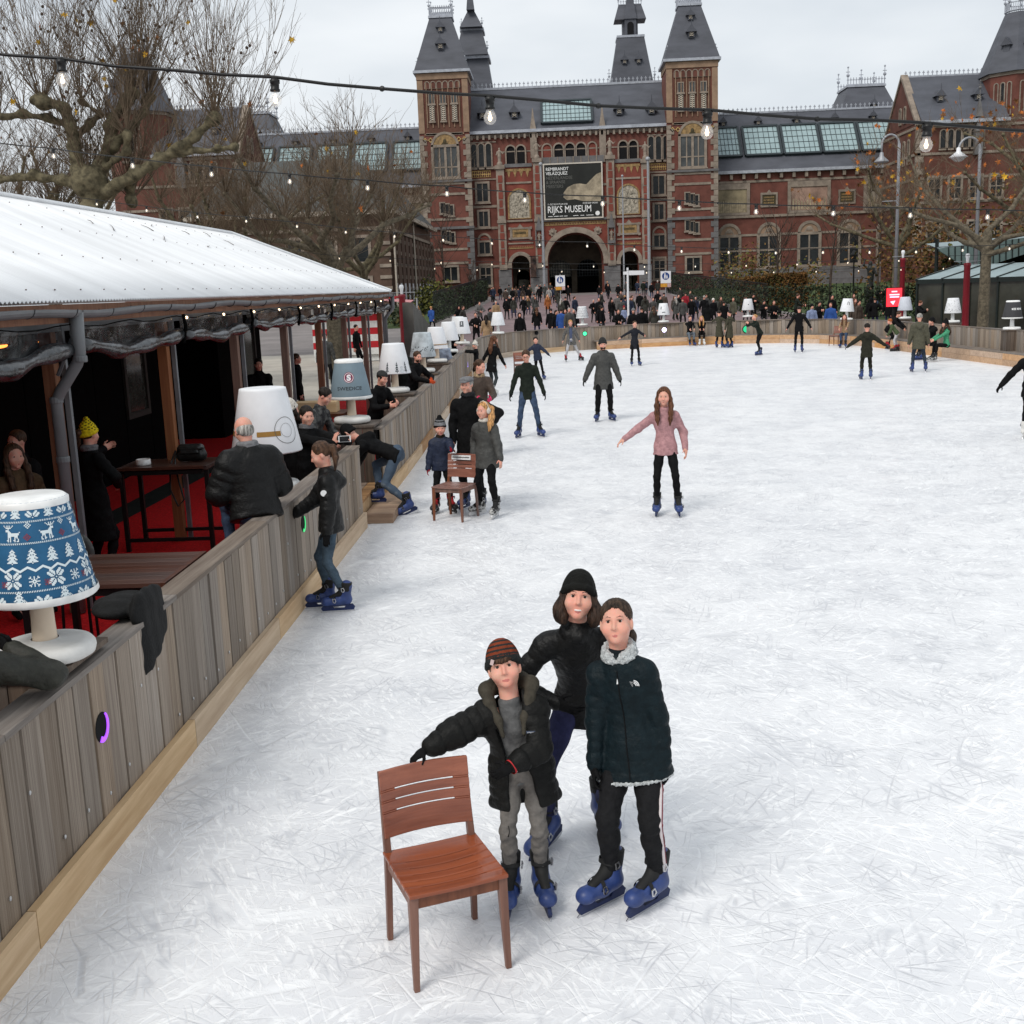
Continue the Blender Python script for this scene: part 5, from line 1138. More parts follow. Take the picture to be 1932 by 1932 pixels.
b = MB(); b.box(-.54,.54,-.32,-.28,.12,.16); b.box(-.54,.54,.28,.32,.12,.16); b.split('foot_rail', irn, TB)
ash = thing('ashtray', 'round white ashtray on the high dark table', 'ashtray', (-5.05,13.55,1.062)); b = MB(); b.lathe([(.0005,0),(.085,0),(.09,.01),(.085,.07),(.075,.07),(.07,.02),(.0005,.015)], 20, cap=False); b.obj('bowl', plastic, ash, smooth=True)
bag = thing('handbag', 'black leather shoulder bag on the high dark table', 'bag', (-4.5,13.7,1.062)); lea = mat('black leather', (.012,.013,.012), rough=.35, var=.2, scale=12, bump=.3, spec=.5)
f = Field(); f.cone((-.12,0,.08),(.12,0,.08),.075,.075,.02,flat=((0,1,0),1.1)).cone((-.11,0,.16),(.11,0,.16),.06,.06,.03,flat=((0,1,0),1.1)); f.cut_plane((0,0,.004),(0,0,-1),.01); link('bag_body', f.mesh('bag_body', .012, lea), bag)
f = Field(); f.cone((-.11,-.03,.17),(.11,-.03,.17),.055,.055,.02,flat=((0,0,1),1.6)); f.cone((-.1,-.082,.12),(.1,-.082,.12),.02,.02,.03); link('flap', f.mesh('flap', .012, lea), bag)
b = MB(); b.tube([(-.19,0,.14),(-.24,-.1,-.02),(-.22,-.24,-.3),(-.12,-.3,-.5),(-.04,-.3,-.42),(-.1,-.26,-.2),(-.16,-.16,0),(-.18,-.05,.1)], .012, 6); b.obj('strap', lea, bag)
def bar_chair(label, loc, rz, m_, hgt=.78):
    t = thing('bar_chair', label, 'chair', loc, rz); f = Field(); f.cone((-.17,0,hgt),(.17,0,hgt),.12,.12,.02,flat=((0,0,1),3)); link('seat', f.mesh('seat', .02, m_), t)
    f = Field(); f.chain([(-.2,.17,hgt+.2),(-.1,.22,hgt+.2),(.1,.22,hgt+.2),(.2,.17,hgt+.2)], [.15]*4, .03, flat=((0,1,0),4)); link('backrest', f.mesh('backrest', .02, m_), t)
    for sx in (-.17,.17):
        for sy in (-.15,.15): b = MB(); b.tube([(sx,sy,hgt-.02),(sx*1.15,sy*1.15,0)], .014, 6); b.obj('leg', irn, t)
    return t
p = PZ(165,1085,.8); bar_chair('grey upholstered bar chair behind the blue lamp', (p[0]-.1,p[1]+.25,.02), 2.6, mat('grey chair leather', hexc(74,74,72), rough=.5, var=.1, scale=9))
bar_chair('black bar chair beside the high dark table', (-4.15,14.5,.02), -.6, irn)
# coat and skate left on the barrier
coat = thing('black_coat', 'black coat hung over the plank barrier beside the blue lamp', 'coat', (-2.68,6.7,1.10))
f = Field(); f.ell((-.08,.1,.05),(.17,.25,.065),.05); [f.cone((.075,y,.03),(.115,y+.03,-.36),.11,.11,.09,flat=((1,0,0),3.2)) for y in (-.03,.06,.15)]; f.cone((.075,.26,.03),(.10,.29,-.14),.10,.09,.05,flat=((1,0,0),3)); f.cut_plane((.1,.05,-.31),(0,.35,-1),.02)
f.disp.append(lambda P: .004*np.sin(P[:,1]*48+5*P[:,2])+.004*np.sin(P[:,2]*40+P[:,1]*20)); link('coat_cloth', f.mesh('coat_cloth', .010, cloth_k := mat('black coat wool', (.006,.006,.006), rough=.85, var=.2, scale=20, bump=.3)), coat)
# ------------------------------------------------------------------ people
def nrm(v): v = np.asarray(v, float); return v/(np.linalg.norm(v)+1e-9)
def ik(a, t, l1, l2, bend):
    a, t = np.asarray(a, float), np.asarray(t, float); d = t-a; L_ = np.linalg.norm(d); mx_ = (l1+l2)*.998
    if L_ > mx_: t = a+d*mx_/L_; d = t-a; L_ = mx_
    x = (l1*l1-l2*l2+L_*L_)/(2*L_); h = math.sqrt(max(l1*l1-x*x, 0)); u = d/L_; b = np.asarray(bend, float); b = b-u*(b@u); b = nrm(b)
    return a+u*x+b*h, t
def rot3(yaw=0, pitch=0, roll=0):
    """head frame: yaw>0 turns to own left, pitch>0 looks down, roll>0 tips to own left"""
    return np.array((Matrix.Rotation(yaw, 3, 'Z') @ Matrix.Rotation(pitch, 3, 'X') @ Matrix.Rotation(roll, 3, 'Y')))
SKIN = mat('skin fair', hexc(210,160,140), rough=.5, var=.05, scale=16, spec=.3, col2=hexc(222,148,130), lo=.42, hi=.72); SKIN.node_tree.nodes['Principled BSDF'].inputs['Subsurface Weight'].default_value = .2
SKIN.node_tree.nodes['Principled BSDF'].inputs['Subsurface Radius'].default_value = (.02,.008,.004)
SKIN2 = mat('skin tan', hexc(176,118,92), rough=.5, var=.05, scale=14)
LIPS = mat('lips', hexc(182,108,100), rough=.45, var=0); DARK = mat('brow and lash', (.028,.016,.010), rough=.6, var=0); EYEW = mat('eye white', (.62,.6,.58), rough=.25, var=0); TEETH = mat('teeth', (.75,.72,.66), rough=.3, var=0)
def cloth(name, c, rough=.8, var=.12, scale=22, bump=.45, spec=.15, sheen=0): return mat(name, c, rough=rough, var=var, scale=scale, bump=bump, spec=spec, bscale=36)
def hairmat(name, c): return mat(name, c, rough=.55, var=.42, scale=75, stretch=(1,.5,.12), bump=.7, bscale=90, spec=.22)
BLACKC = cloth('black cloth', (.007,.007,.0075), spec=.08); BLACKP = cloth('black shell fabric', (.007,.007,.007), rough=.5, spec=.2); GREYT = cloth('grey jersey', hexc(104,102,100)); JEAN = cloth('blue denim', hexc(56,70,92), scale=9, var=.22); JEAN_D = cloth('dark blue denim', hexc(42,44,74), scale=7, var=.28)
BROWNH = hairmat('brown hair', (.058,.030,.017)); DARKH = hairmat('dark hair', (.014,.009,.006)); AUBURN = hairmat('auburn hair', (.085,.034,.016)); BLOND = hairmat('blond hair', hexc(172,128,82)); GREYH = hairmat('grey hair', hexc(150,146,140)); REDH = hairmat('red hair', hexc(150,80,38))
# ---- skates, modelled once
def skate_parts(shell, liner, holder, blade, buckle):
    P = []
    f = Field(); f.cone((0,.055,.16),(0,.075,.275),.052,.058,.03,flat=((1,0,0),1.12)).cone((0,.075,.135),(0,-.03,.128),.05,.052,.03).cone((0,-.03,.128),(0,-.125,.122),.052,.046,.03,flat=((0,0,1),1.12)).ell((0,-.135,.118),(.05,.05,.042),.02)
    f.cut_plane((0,0,.082),(0,0,-1),.01); f.cut(lambda p: np.maximum(np.maximum(np.abs(p[:,0])-.026, p[:,1]-.04), np.maximum(-.085-p[:,1], .155-p[:,2])), .01)
    P.append(('boot', f.mesh('boot', .0065, shell), ()))
    f = Field(); f.cone((0,.07,.24),(0,.078,.305),.052,.056,.02).cone((0,.02,.20),(0,-.085,.155),.034,.026,.02).cone((0,.02,.20),(0,.045,.29),.034,.036,.02); f.cut_plane((0,.08,.312),(0,.1,1),.005)
    P.append(('liner', f.mesh('liner', .008, liner), ()))
    b = MB(); b.prism([(-.175,.03),(-.19,.055),(-.16,.088),(.125,.088),(.148,.06),(.135,.03)], -.011, .011, 'x', holes=[[(-.06,.052),(-.075,.072),(.055,.072),(.04,.052)]]); h = b.mesh('holder', holder)
    b = MB(); b.prism([(-.178,.032),(-.195,.02),(-.185,.004),(-.16,0),(.13,0),(.15,.012),(.14,.032)], -.0025, .0025, 'x'); bl = b.mesh('blade', blade)
    P.append(('blade_holder', h, (('blade', bl),)))
    for (y, z, rx, w_) in ((-.055,.150,.058,.011),(.035,.255,.056,.012)):
        b = MB(); A = np.linspace(-.35, math.pi+.35, 14); pts = [(rx*math.cos(a), y+(.015*math.sin(a) if z < .2 else -.045*math.sin(a)), z+(.035*math.sin(a) if z < .2 else .01*math.sin(a))) for a in A]
        for i in range(len(pts)-1):
            p_, q = np.array(pts[i]), np.array(pts[i+1]); d = np.array([0,w_,.004]) if z < .2 else np.array([0,.002,w_]); b.add([p_-d,q-d,q+d,p_+d], [(0,1,2,3)])
        s_ = b.mesh('strap', liner); s_.name = 'strap'
        b = MB(); X = .061
        for k in (0,1): b.tube([(X,y+.012,z-.03+.02*k*0),(X+.006,y+.022,z-.012),(X+.004,y+.012,z+.012),(X+.006,y-.01,z+.01),(X+.004,y-.004,z-.024),(X,y+.012,z-.03)], .0045, 5)
        bk = b.mesh('buckle', buckle); P.append(('strap', s_, (('buckle', bk),)))
    return P
sblue = mat('blue skate shell', hexc(44,62,112), rough=.42, var=.12, scale=9, spec=.4); sblue_d = mat('navy skate holder', hexc(30,42,80), rough=.5, var=.1); steel = mat('steel', (.6,.6,.62), metal=1, rough=.25, var=0); chrome = mat('silver buckle', (.7,.7,.72), metal=.6, rough=.3, var=0); rubber = mat('black liner', (.012,.012,.012), rough=.7, var=.1)
SK_BLUE = skate_parts(sblue, rubber, sblue_d, steel, chrome)
SK_WHITE = skate_parts(mat('white skate leather', (.7,.69,.66), rough=.4, var=.05), mat('white skate liner', (.6,.59,.57), var=.05), mat('white holder', (.6,.6,.6), var=0), steel, chrome)
SK_HOCKEY = skate_parts(mat('silver black skate', hexc(170,170,168), rough=.4, scale=22, col2=(.02,.02,.02), var=.1, lo=.48, hi=.52), rubber, mat('white holder', (.6,.6,.6)), steel, chrome)
SK_BLACK = skate_parts(mat('black skate shell', (.02,.02,.022), rough=.4, var=.1), mat('red sock', hexc(150,24,30), var=.05), mat('black holder', (.02,.02,.02), var=0), steel, chrome)
def put_skate(parts, root, ankle, yaw, pitch, roll, k, detail=True):
    R = Matrix.Rotation(yaw, 4, 'Z') @ Matrix.Rotation(pitch, 4, 'X') @ Matrix.Rotation(roll, 4, 'Y')
    o = link('skate', parts[0][1], root); off = R @ Vector((0,.055*k,.19*k)); o.matrix_local = Matrix.Translation(Vector(ankle)-off) @ R @ Matrix.Scale(k, 4)
    for nm, me, subs in parts[1:]:
        if nm == 'strap' and not detail: continue
        link(nm, me, o)
        for sn, sm in subs: link(sn, sm, o) if detail or sn == 'blade' else None
    return o
def hand(F, w_, d, n, th, k=1.0, curl=.35, lvl=0, mi=0, spread=.12):
    """w_ wrist, d finger direction, n the way the palm faces, th thumb side"""
    d, n = nrm(d), nrm(n); n = nrm(n-d*(n@d)); sd_ = np.cross(d, n); sd_ = sd_ if sd_@np.asarray(th) > 0 else -sd_
    P = lambda a, b_, c: w_+(d*a+sd_*b_+n*c)*k
    if lvl >= 2: F.ell(P(.075,0,.01), np.array([.04,.04,.075])*k, .02, mi=mi); return
    R = np.stack([d, sd_, n], 1)
    F.ell(P(.048,0,0), np.array([.056,.042,.019])*k, .018, R=R, mi=mi).cone(P(-.02,0,0), P(.03,0,0), .027*k, .03*k, .02, mi=mi)
    for i, (l, r) in enumerate(((.074,.0088),(.08,.0092),(.074,.0088),(.058,.0078))):
        b_ = .030-.0205*i; a0 = P(.088-.004*abs(i-1.4), b_, .0); dd = nrm(d+sd_*spread*(1-.67*i)*.6+n*curl*.5); m1 = a0+dd*l*.5*k; d2 = nrm(d*(1-curl*.7)+sd_*spread*(1-.67*i)*.4+n*curl*1.9); m2 = m1+d2*l*.3*k; d3 = nrm(d*(1-curl*1.2)+n*curl*2.6); m3 = m2+d3*l*.26*k
        F.chain([a0,m1,m2,m3], [r*1.08*k,r*k,r*.92*k,r*.8*k], .006*k, mi=mi)
    t0 = P(.02,.034,.004); t1 = t0+(d*.022+sd_*.03+n*.012)*k; t2 = t1+(d*.034+sd_*.010+n*.014*(1+curl))*k
    F.chain([t0,t1,t2], [.0135*k,.011*k,.009*k], .012*k, mi=mi)
FOOTW = {'blue': SK_BLUE, 'white': SK_WHITE, 'hockey': SK_HOCKEY, 'black': SK_BLACK}
def human(label, loc, face=0.0, H=1.72, lvl=1, group=None, sex='m', lean=(0,0), hips=(0,0,0), twist=0.0, head=(0,0,0), hh=None,
          feet=((-.09,0,0),(.09,0,0)), fyaw=(-.15,.15), fpitch=(0,0), froll=(0,0), knee=(0,-1,0), hands=None, elbow=((-.5,1,.0),(.5,1,.0)), hand_dir=None, palm=None, curl=(.35,.35), world_hands=(None,None),
          jacket=None, jlen=.14, puff=.0, quilt=None, sleeve=None, hood=False, hoodmat=None, collar=None, shirt=None, openw=0.0, skirt=0.0, fur=None,
          trousers=None, tight=1.0, foot='blue', shoe=None, hair=None, hairstyle='short', hat=None, hatmat=None, brim=None, scarf=None, gloves=None, skin=None, glasses=False, smile=0, beard=None, sit=None, seat=None, noleg=False, stripe=None, name='person', cat='person', hatfn=None, hatmats=None, hres=None, earmuff=None, belly=0.0, hairlen=1.0):
    root = thing(name, label, cat, loc, face, group)
    h = hres or (.006, .0125, .024)[lvl]; skate = foot in FOOTW; lift = .092 if skate else .015
    k = H/1.75; hh = hh or (.232 if H > 1.6 else .205+.027*max(0, (H-1.1)/.5)); kh = hh/.232; jm = jacket or BLACKC; skin = skin or SKIN
    hc = np.array([hips[0]*H, hips[1]*H, lift+.505*H+hips[2]*H]); up = nrm([lean[1], -lean[0], 1.0])
    ct, st_ = math.cos(twist), math.sin(twist); sx_ = nrm(np.array([ct, st_, 0])-up*(up@np.array([ct, st_, 0]))); fw = np.cross(sx_, up)*1.0; fw = -np.cross(up, sx_)
    neck = hc+up*.318*H; chest = hc+up*.215*H; waist = hc+up*.1*H; sw_ = (.101 if H > 1.6 else .089)*H*(1.0 if sex == 'm' else .92)
    sh = [neck-up*.046*H-sx_*sw_, neck-up*.046*H+sx_*sw_]
    hcn = neck+nrm(up+np.array([0,-.12,.3]))*.04*H
    inv = Matrix.Rotation(-face, 3, 'Z'); lw = lambda p: np.array(inv @ Vector([float(a) for a in (np.asarray(p)-np.asarray(loc))]))
    arms = []; dflt = (np.array([-.17,-.03,.46])*H+[0,0,lift], np.array([.17,-.03,.46])*H+[0,0,lift])
    for i in (0,1):
        t = lw(world_hands[i]) if world_hands[i] is not None else (np.array(hands[i])*H+[0,0,lift] if hands is not None and hands[i] is not None else dflt[i])
        e, w_ = ik(sh[i], t, .168*H, .148*H, elbow[i]); arms.append((sh[i], e, w_))
    legs = []
    for i in (0,1):
        j = hc+np.array([(-.046,.046)[i]*H, 0, -.01*H]); a = np.array(feet[i])*H+np.array([0,.0,lift+.05*H*(1 if not skate else 1.05)]); kb = knee if not isinstance(knee[0], (tuple, list)) else knee[i]
        m_, a2 = ik(j, a, .235*H, .232*H, np.array(kb)+[(-.15,.15)[i],0,0]); legs.append((j, m_, a2))
    R = rot3(*head); HC = hcn+R@np.array([0,-.012,.118])*kh; hp = lambda x, y, z: HC+R@np.array([x,y,z])*kh
    # ---------------- body: one continuous skin mesh
    B = Field(); K = kh
    fine = lvl < 2
    kd = max(0.0, min(1.0, (1.62-H)/.4)); B.ell(hp(0,.012,.032), np.array([.078,.092,.086])*K, .03, R=R).ell(hp(0,-.022,-.040+.006*kd), np.array([.064+.004*kd,.068,.064-.004*kd])*K, .03, R=R)
    if fine:
        B.ell(hp(0,-.064,-.094+.010*kd), np.array([.022,.020,.016])*K, .03, R=R).cone(hp(-.028,-.078,.027),hp(.028,-.078,.027),.011*K,.011*K,.02)
        B.ell(hp(-.039,-.056,-.024), np.array([.028+.003*kd,.025,.026])*K, .025, R=R).ell(hp(.039,-.056,-.024), np.array([.028+.003*kd,.025,.026])*K, .025, R=R)
        B.cone(hp(0,-.083,.014),hp(0,-.101,-.028),.0065*K,.0105*K,.012).ell(hp(-.011,-.090,-.031), np.array([.008,.009,.007])*K, .006, R=R).ell(hp(.011,-.090,-.031), np.array([.008,.009,.007])*K, .006, R=R)
        cv = .0105 if smile else .003; mw = .029 if smile == 2 else (.026 if smile else .021); op = .0055 if smile == 2 else .0
        for zz, r0 in ((-.0610+op*.4, .0022),(-.0655-op*1.1, .0028)):
            xs_ = np.linspace(-1, 1, 7); lp = [hp(x*mw, -.0850+.0130*(x*mw/.027)**2, zz*(1-abs(x)**2)+(-.0625+cv)*abs(x)**2) for x in xs_]; B.chain(lp, [.0016*K if abs(x) > .9 else r0*K for x in xs_], .004, mi=1)
        if smile:
            for s_ in (-1,1): B.ell(hp(s_*.041, -.064, -.034), np.array([.019,.018,.017])*K, .02, R=R)
        for s_ in (-1,1):
            B.cut_ell(hp(s_*.031,-.092,.010), np.array([.0135,.012,.0085])*K, .010*K, R); B.ell(hp(s_*.031,-.0765,.0170), np.array([.0150,.0085,.0058])*K, .005, R=R).ell(hp(s_*.031,-.0765,.0012), np.array([.0140,.0080,.0045])*K, .005, R=R)
            B.ell(hp(s_*.076,.008,-.004), np.array([.010,.020,.031])*K, .008, R=R@np.array(Matrix.Rotation(s_*.35,3,'Z')))
    else: B.cone(hp(0,-.083,.01),hp(0,-.1,-.02),.008*K,.014*K,.012)
    B.cone(hp(0,.022,-.06), neck-up*.03*H, .050*K, .052*K, .03).cone(neck-up*.09*H-fw*.02*k, hc, .05*k, .07*k, .04)
    for i in (0,1):
        s_, e, w_ = arms[i]; B.cone(neck-up*.06*H, s_, .05*k, .035*k, .04).cone(s_, e, .036*k, .03*k, .03).cone(e, w_, .03*k, .021*k, .02)
        if not noleg:
            j, m_, a = legs[i]; B.cone(hc, j, .07*k, .06*k, .04).cone(j, m_, .058*k, .042*k, .03).cone(m_, a, .042*k, .032*k, .02)
            if not skate: B.cone(a, a+[0,-.12*k,-.04*k], .03*k, .025*k, .02)
    G = Field() if gloves else B
    for i in (0,1):
        s_, e, w_ = arms[i]; d = nrm(w_-e); sd_ = (-1,1)[i]
        dd = hand_dir[i] if hand_dir and hand_dir[i] is not None else d; n = palm[i] if palm and palm[i] is not None else (-sd_, .2, 0); th = np.array([-.1*sd_, -1, .5]) if abs(np.dot(nrm(dd), (0,1,0))) < .8 else np.array([-sd_,0,.3])
        if lvl == 0 or lvl == 1: hand(G, w_, dd, n, th, k*(.95 if lvl == 0 else 1.0), curl[i], lvl)
        else: hand(G, w_, dd, n, th, k, .3, 2)
    link('body', B.mesh('body', h*(.75 if lvl == 0 else .9), [skin, LIPS if fine else skin]), root)
    if gloves: link('gloves', G.mesh('gloves', h*.8, gloves), root)
    bodyo = root.children[0]
    if fine:                                                        # eyes and brows
        for s_ in (-1,1):
            b = MB(); b.sphere((0,0,0), .0106*K, 12, 8); e = b.obj('eye', EYEW, root, smooth=True); e.matrix_local = Matrix.Translation(Vector(hp(s_*.031,-.0735,.009)))
            b = MB(); b.sphere((0,-.0068*K,-.0006*K), (.0076*K,.0054*K,.0078*K), 10, 6); ir = b.obj('iris', DARK, e, smooth=True); ir.matrix_local = Matrix(R.tolist()).to_4x4()
        f = Field()
        for s_ in (-1,1): f.cone(hp(s_*.015,-.0905,.0285),hp(s_*.033,-.0868,.0335),.0025*K,.0026*K,.004).cone(hp(s_*.033,-.0868,.0335),hp(s_*.049,-.0735,.0290),.0026*K,.0013*K,.004)
        if lvl == 0:
            for s_ in (-1,1): f.cone(hp(s_*.020,-.0868,.0150),hp(s_*.042,-.081,.0145),.0024*K,.0022*K,.003)
        link('eyebrows', f.mesh('eyebrows', h*.55 if lvl == 0 else h*.5, DARK if hair not in (BLOND, GREYH) else hair), root)
        if smile > 1:
            f = Field(); xs_ = np.linspace(-.8, .8, 6); f.chain([hp(x*.027, -.0856+.0130*x*x, -.0640+.0055*x*x) for x in xs_], [.0030*K if abs(x) > .7 else .0046*K for x in xs_], .003); link('teeth', f.mesh('teeth', h*.35, TEETH), root)
    if beard is not None:
        f = Field(); f.ell(hp(0,-.028,-.058), np.array([.061,.066,.062])*K, .02, R=R).cone(hp(-.02,-.09,-.044),hp(.02,-.09,-.044),.007*K,.007*K,.01); f.cut_ell(hp(0,-.05,.012), np.array([.075,.08,.068])*K, .012, R); f.cut_ell(hp(0,-.095,-.060), np.array([.018,.02,.009])*K, .006, R); link('beard', f.mesh('beard', h*.7, beard), root)
    if glasses:
        b = MB()
        for s_ in (-1,1): b.tube([hp(s_*.031+.022*math.cos(a), -.098, .008+.016*math.sin(a)) for a in np.linspace(0,2*math.pi,13)], .0022, 5); b.tube([hp(s_*.053,-.096,.012),hp(s_*.079,.0,.014)], .002, 4)
        b.tube([hp(-.009,-.1,.01),hp(.009,-.1,.01)], .002, 4); b.obj('glasses', DARK, root)
    # ---------------- hair
    if hair is not None and hairstyle != 'none':
        f = Field(); st = hairstyle; covered = hat is not None
        if st != 'bald':
            f.ell(hp(0,.018,.040 if not covered else .025), (np.array([.0825,.096,.090]) if st in ('pony','ponyside','bun') else np.array([.086,.098,.092]))*K*(1 if not covered else .97), .02, R=R)
            ce_ = Field(); ce_.ell(hp(0,-.078,-.026+(.007 if st in ('pony','ponyside','bun','long') and not covered else 0)), np.array([.070,.078,.098])*K, R=R); cf_ = ce_.p[0][0]
            f.cut(lambda P: cf_(P)+.0045*np.sin(P[:,0]*230+P[:,2]*90)*np.sin(P[:,2]*150), .008)
            if st in ('short','fringe'): f.cut_plane(hp(0,0,-.035), R@np.array([0,.35,-1]), .02)
        else: 
            f.ell(hp(0,.026,.0), np.array([.083,.088,.062])*K, .02, R=R); f.cut_ell(hp(0,-.07,-.02), np.array([.085,.085,.12])*K, .012, R); f.ell(hp(0,.06,-.035), np.array([.062,.04,.035])*K, .02, R=R)
        if st == 'long':
            L_ = .30
            for s_ in (-1,1):
                q0, q1 = hp(s_*.066,.005,.045), hp(s_*.084,-.006,-.035); D = lambda o_, f_, z_: q1+(sx_*s_*o_+fw*(f_*hairlen**.7+lean[0]*.9*-z_*hairlen))*K+np.array([0,0,z_*hairlen])*K; f.chain([q0, q1, D(.010,.035,-.08), D(.006,.085,-.165), D(.0,.105,-.25), D(-.006,.11,-.33)], [.024*K,.025*K,.030*K,.030*K,.026*K,.010*K], .03)
            q1 = hp(0,.085,-.05); f.chain([hp(0,.08,.04), q1, q1+np.array([0,0,-.10])*K-fw*.05, q1+np.array([0,0,-.22*hairlen])*K-fw*.085, q1+np.array([0,0,-.33*hairlen])*K-fw*.09], [.05*K,.06*K,.07*K,.066*K,.03*K], .03, flat=(fw,1.4))
        if st == 'pony': f.chain([hp(0,.09,.05),hp(0.02,.13,.03),hp(.05,.125,-.06),hp(.072,.08,-.17)], [.026*K,.034*K,.03*K,.012*K], .02).ell(hp(0,.02,.07), np.array([.070,.075,.062])*K, .03, R=R)
        if st == 'ponyside': f.chain([hp(.03,.085,.045),hp(.08,.09,.02),hp(.115,.03,-.09),hp(.135,-.03,-.17),hp(.13,-.07,-.27)], [.026*K,.036*K,.044*K,.042*K,.014*K], .02)
        if st == 'bun': f.ell(hp(0,.10,.07), np.array([.035]*3)*K, .02)
        if st == 'fringe': g = Field(); g.chain([hp(-.054,-.064,.046),hp(-.03,-.083,.037),hp(-.005,-.092,.035),hp(.02,-.090,.038),hp(.042,-.076,.046)], [.011*K,.012*K,.013*K,.012*K,.010*K], .01); g.disp.append(lambda P: .002*np.sin(P[:,0]*700)); link('fringe', g.mesh('fringe', h*.7, hair), root)
        if st in ('long','pony','ponyside','short','fringe') and fine: 
            c0 = HC.astype(np.float32); ax = (R[:, 0]).astype(np.float32); ay = R[:, 1].astype(np.float32)
            f.disp.append(lambda P: .0020*np.sin(np.arctan2((P-c0)@ax, (P-c0)@ay+1e-4)*44+1.5*np.sin(P[:,2]*22)))
        link('hair', f.mesh('hair', h*.8, hair), root)
    # ---------------- hats
    if hat:
        f = Field(); fn = None; hm = hatmats or [hatmat or BLACKC]
        if hat in ('beanie','pom'):
            top = .045; f.ell(hp(0,.018,.048), np.array([.090,.104,.098])*K, .02, R=R).ell(hp(0,.03,.115), np.array([.045,.055,.04])*K, .05, R=R)
            f.cut_plane(hp(0,-.02,.028), R@np.array([0,-.22,-1]), .006)
            c0 = HC.astype(np.float32); ax = R[:,0].astype(np.float32); ay = R[:,1].astype(np.float32)
            f.disp.append(lambda P: -.0016*np.abs(np.sin(np.arctan2((P-c0)@ax,(P-c0)@ay+1e-4)*26)))
            for a in range(16): 
                t0, t1 = 2*math.pi*a/16, 2*math.pi*(a+1)/16; q = lambda t: hp(.081*math.sin(t), .016+.094*math.cos(t), .024-.032*math.cos(t)); f.cone(q(t0), q(t1), .017*K, .017*K, .012)
            f.c = [(f.c[0][0], .004)] if False else []
            f2 = f; f2.cut(lambda P, c=(hp(0,0,.006)).astype(np.float32), n=nrm(R@np.array([0,-.34,-1])).astype(np.float32): -((P-c)@n), .006)
            if hat == 'pom': f.ell(hp(0,.03,.165), np.array([.036]*3)*K, .006)
            if hatfn: fn = lambda C, own: hatfn((C-HC)@R/K)
        if hat == 'cap':
            f.ell(hp(0,.015,.05), np.array([.088,.1,.085])*K, .02, R=R).cut_plane(hp(0,0,.045), R@np.array([0,-.1,-1]), .005); f.ell(hp(0,-.1,.052), np.array([.062,.07,.008])*K, .008, R=R)
        if hat == 'flat':
            f.ell(hp(0,.0,.075), np.array([.094,.118,.042])*K, .02, R=R).ell(hp(0,.02,.06), np.array([.088,.1,.04])*K, .02, R=R).ell(hp(0,-.105,.05), np.array([.06,.04,.009])*K, .02, R=R).cut_plane(hp(0,0,.04), R@np.array([0,0,-1]), .004)
        link('hat', f.mesh('hat', h*.75, hm, fn), root)
    if earmuff is not None:
        f = Field(); A = np.linspace(0, math.pi, 11); f.chain([hp(.093*math.cos(a), .01, .0+.135*math.sin(a)) for a in A], [.008*K]*11, .004)
        for s_ in (-1,1): f.ell(hp(s_*.088,.008,-.004), np.array([.022,.042,.044])*K, .01, R=R)
        link('earmuffs', f.mesh('earmuffs', h*.8, earmuff), root)
    # ---------------- jacket
    if jm is not None:
        f = Field(); pr = puff; sm = .0 if sex == 'm' else -.006; q = quilt
        hem = hc-up*jlen*H*.6-np.array([0,0,1])*jlen*H*.4
        if sit is not None: hem = hc-up*.03*H
        fl = (fw, 1.52)
        rq = lambda off: (q[0], q[1], off) if q else None
        seg = [(hem, .120*k+pr+skirt*k+.014*k), (hc+up*.02*H, .112*k+pr+skirt*.4*k+belly), (waist, .092*k+pr+sm+belly), (chest, .106*k+pr), (neck-up*.075*H, .094*k+pr)]
        acc = 0
        for i in range(4):
            a, ra = seg[i]; b_, rb = seg[i+1]; f.cone(a, b_, ra*1.27, rb*1.27, .04, flat=fl, quilt=rq(acc)); acc += np.linalg.norm(np.asarray(b_)-np.asarray(a))
        [f.cone(neck-up*.022*H, sh[i_]-up*.004*H, .060*k+pr*.5, .054*k+pr*.9, .05, flat=(fw,1.1)) for i_ in (0,1)]
        f.cone(neck-up*.06*H, neck+up*.003*H, .09*k, .066*k+pr*.3, .05)
        for i in (0,1):
            s_, e, w_ = arms[i]; d = nrm(w_-e); cut = 0 if sleeve is None else sleeve
            f.cone(s_, e, .054*k+pr, .044*k+pr, .035, quilt=rq(0)); f.cone(e, w_-d*(.0+cut), .044*k+pr, .034*k+pr*.6, .02, quilt=rq(.168*H))
        if collar != 0: f.chain([neck+up*.012*H+(sx_*math.cos(a)+fw*math.sin(a)*1.0)*.062*k for a in np.linspace(0,2*math.pi,11)], [.022*k+pr*.2]*11, .015)
        if hood and hood != 'up':
            f.chain([neck+up*.012*H+sx_*.078*k-fw*.0*k, neck-up*.03*H+sx_*.07*k-fw*.085*k, neck-up*.06*H-fw*.12*k, neck-up*.03*H-sx_*.07*k-fw*.085*k, neck+up*.012*H-sx_*.078*k], [.036*k,.052*k,.066*k,.052*k,.036*k], .04)
        if hood == 'up':
            f.ell(hp(0,.022,.03), np.array([.104,.122,.122])*K, .04, R=R).cone(hp(0,.05,-.04), neck, .09*K, .09*K, .05); f.cut_ell(hp(0,-.09,-.005), np.array([.07,.10,.095])*K, .02, R)
        f.cut_plane(hem, -up if sit is None else np.array([0,.4,-1]), .012)
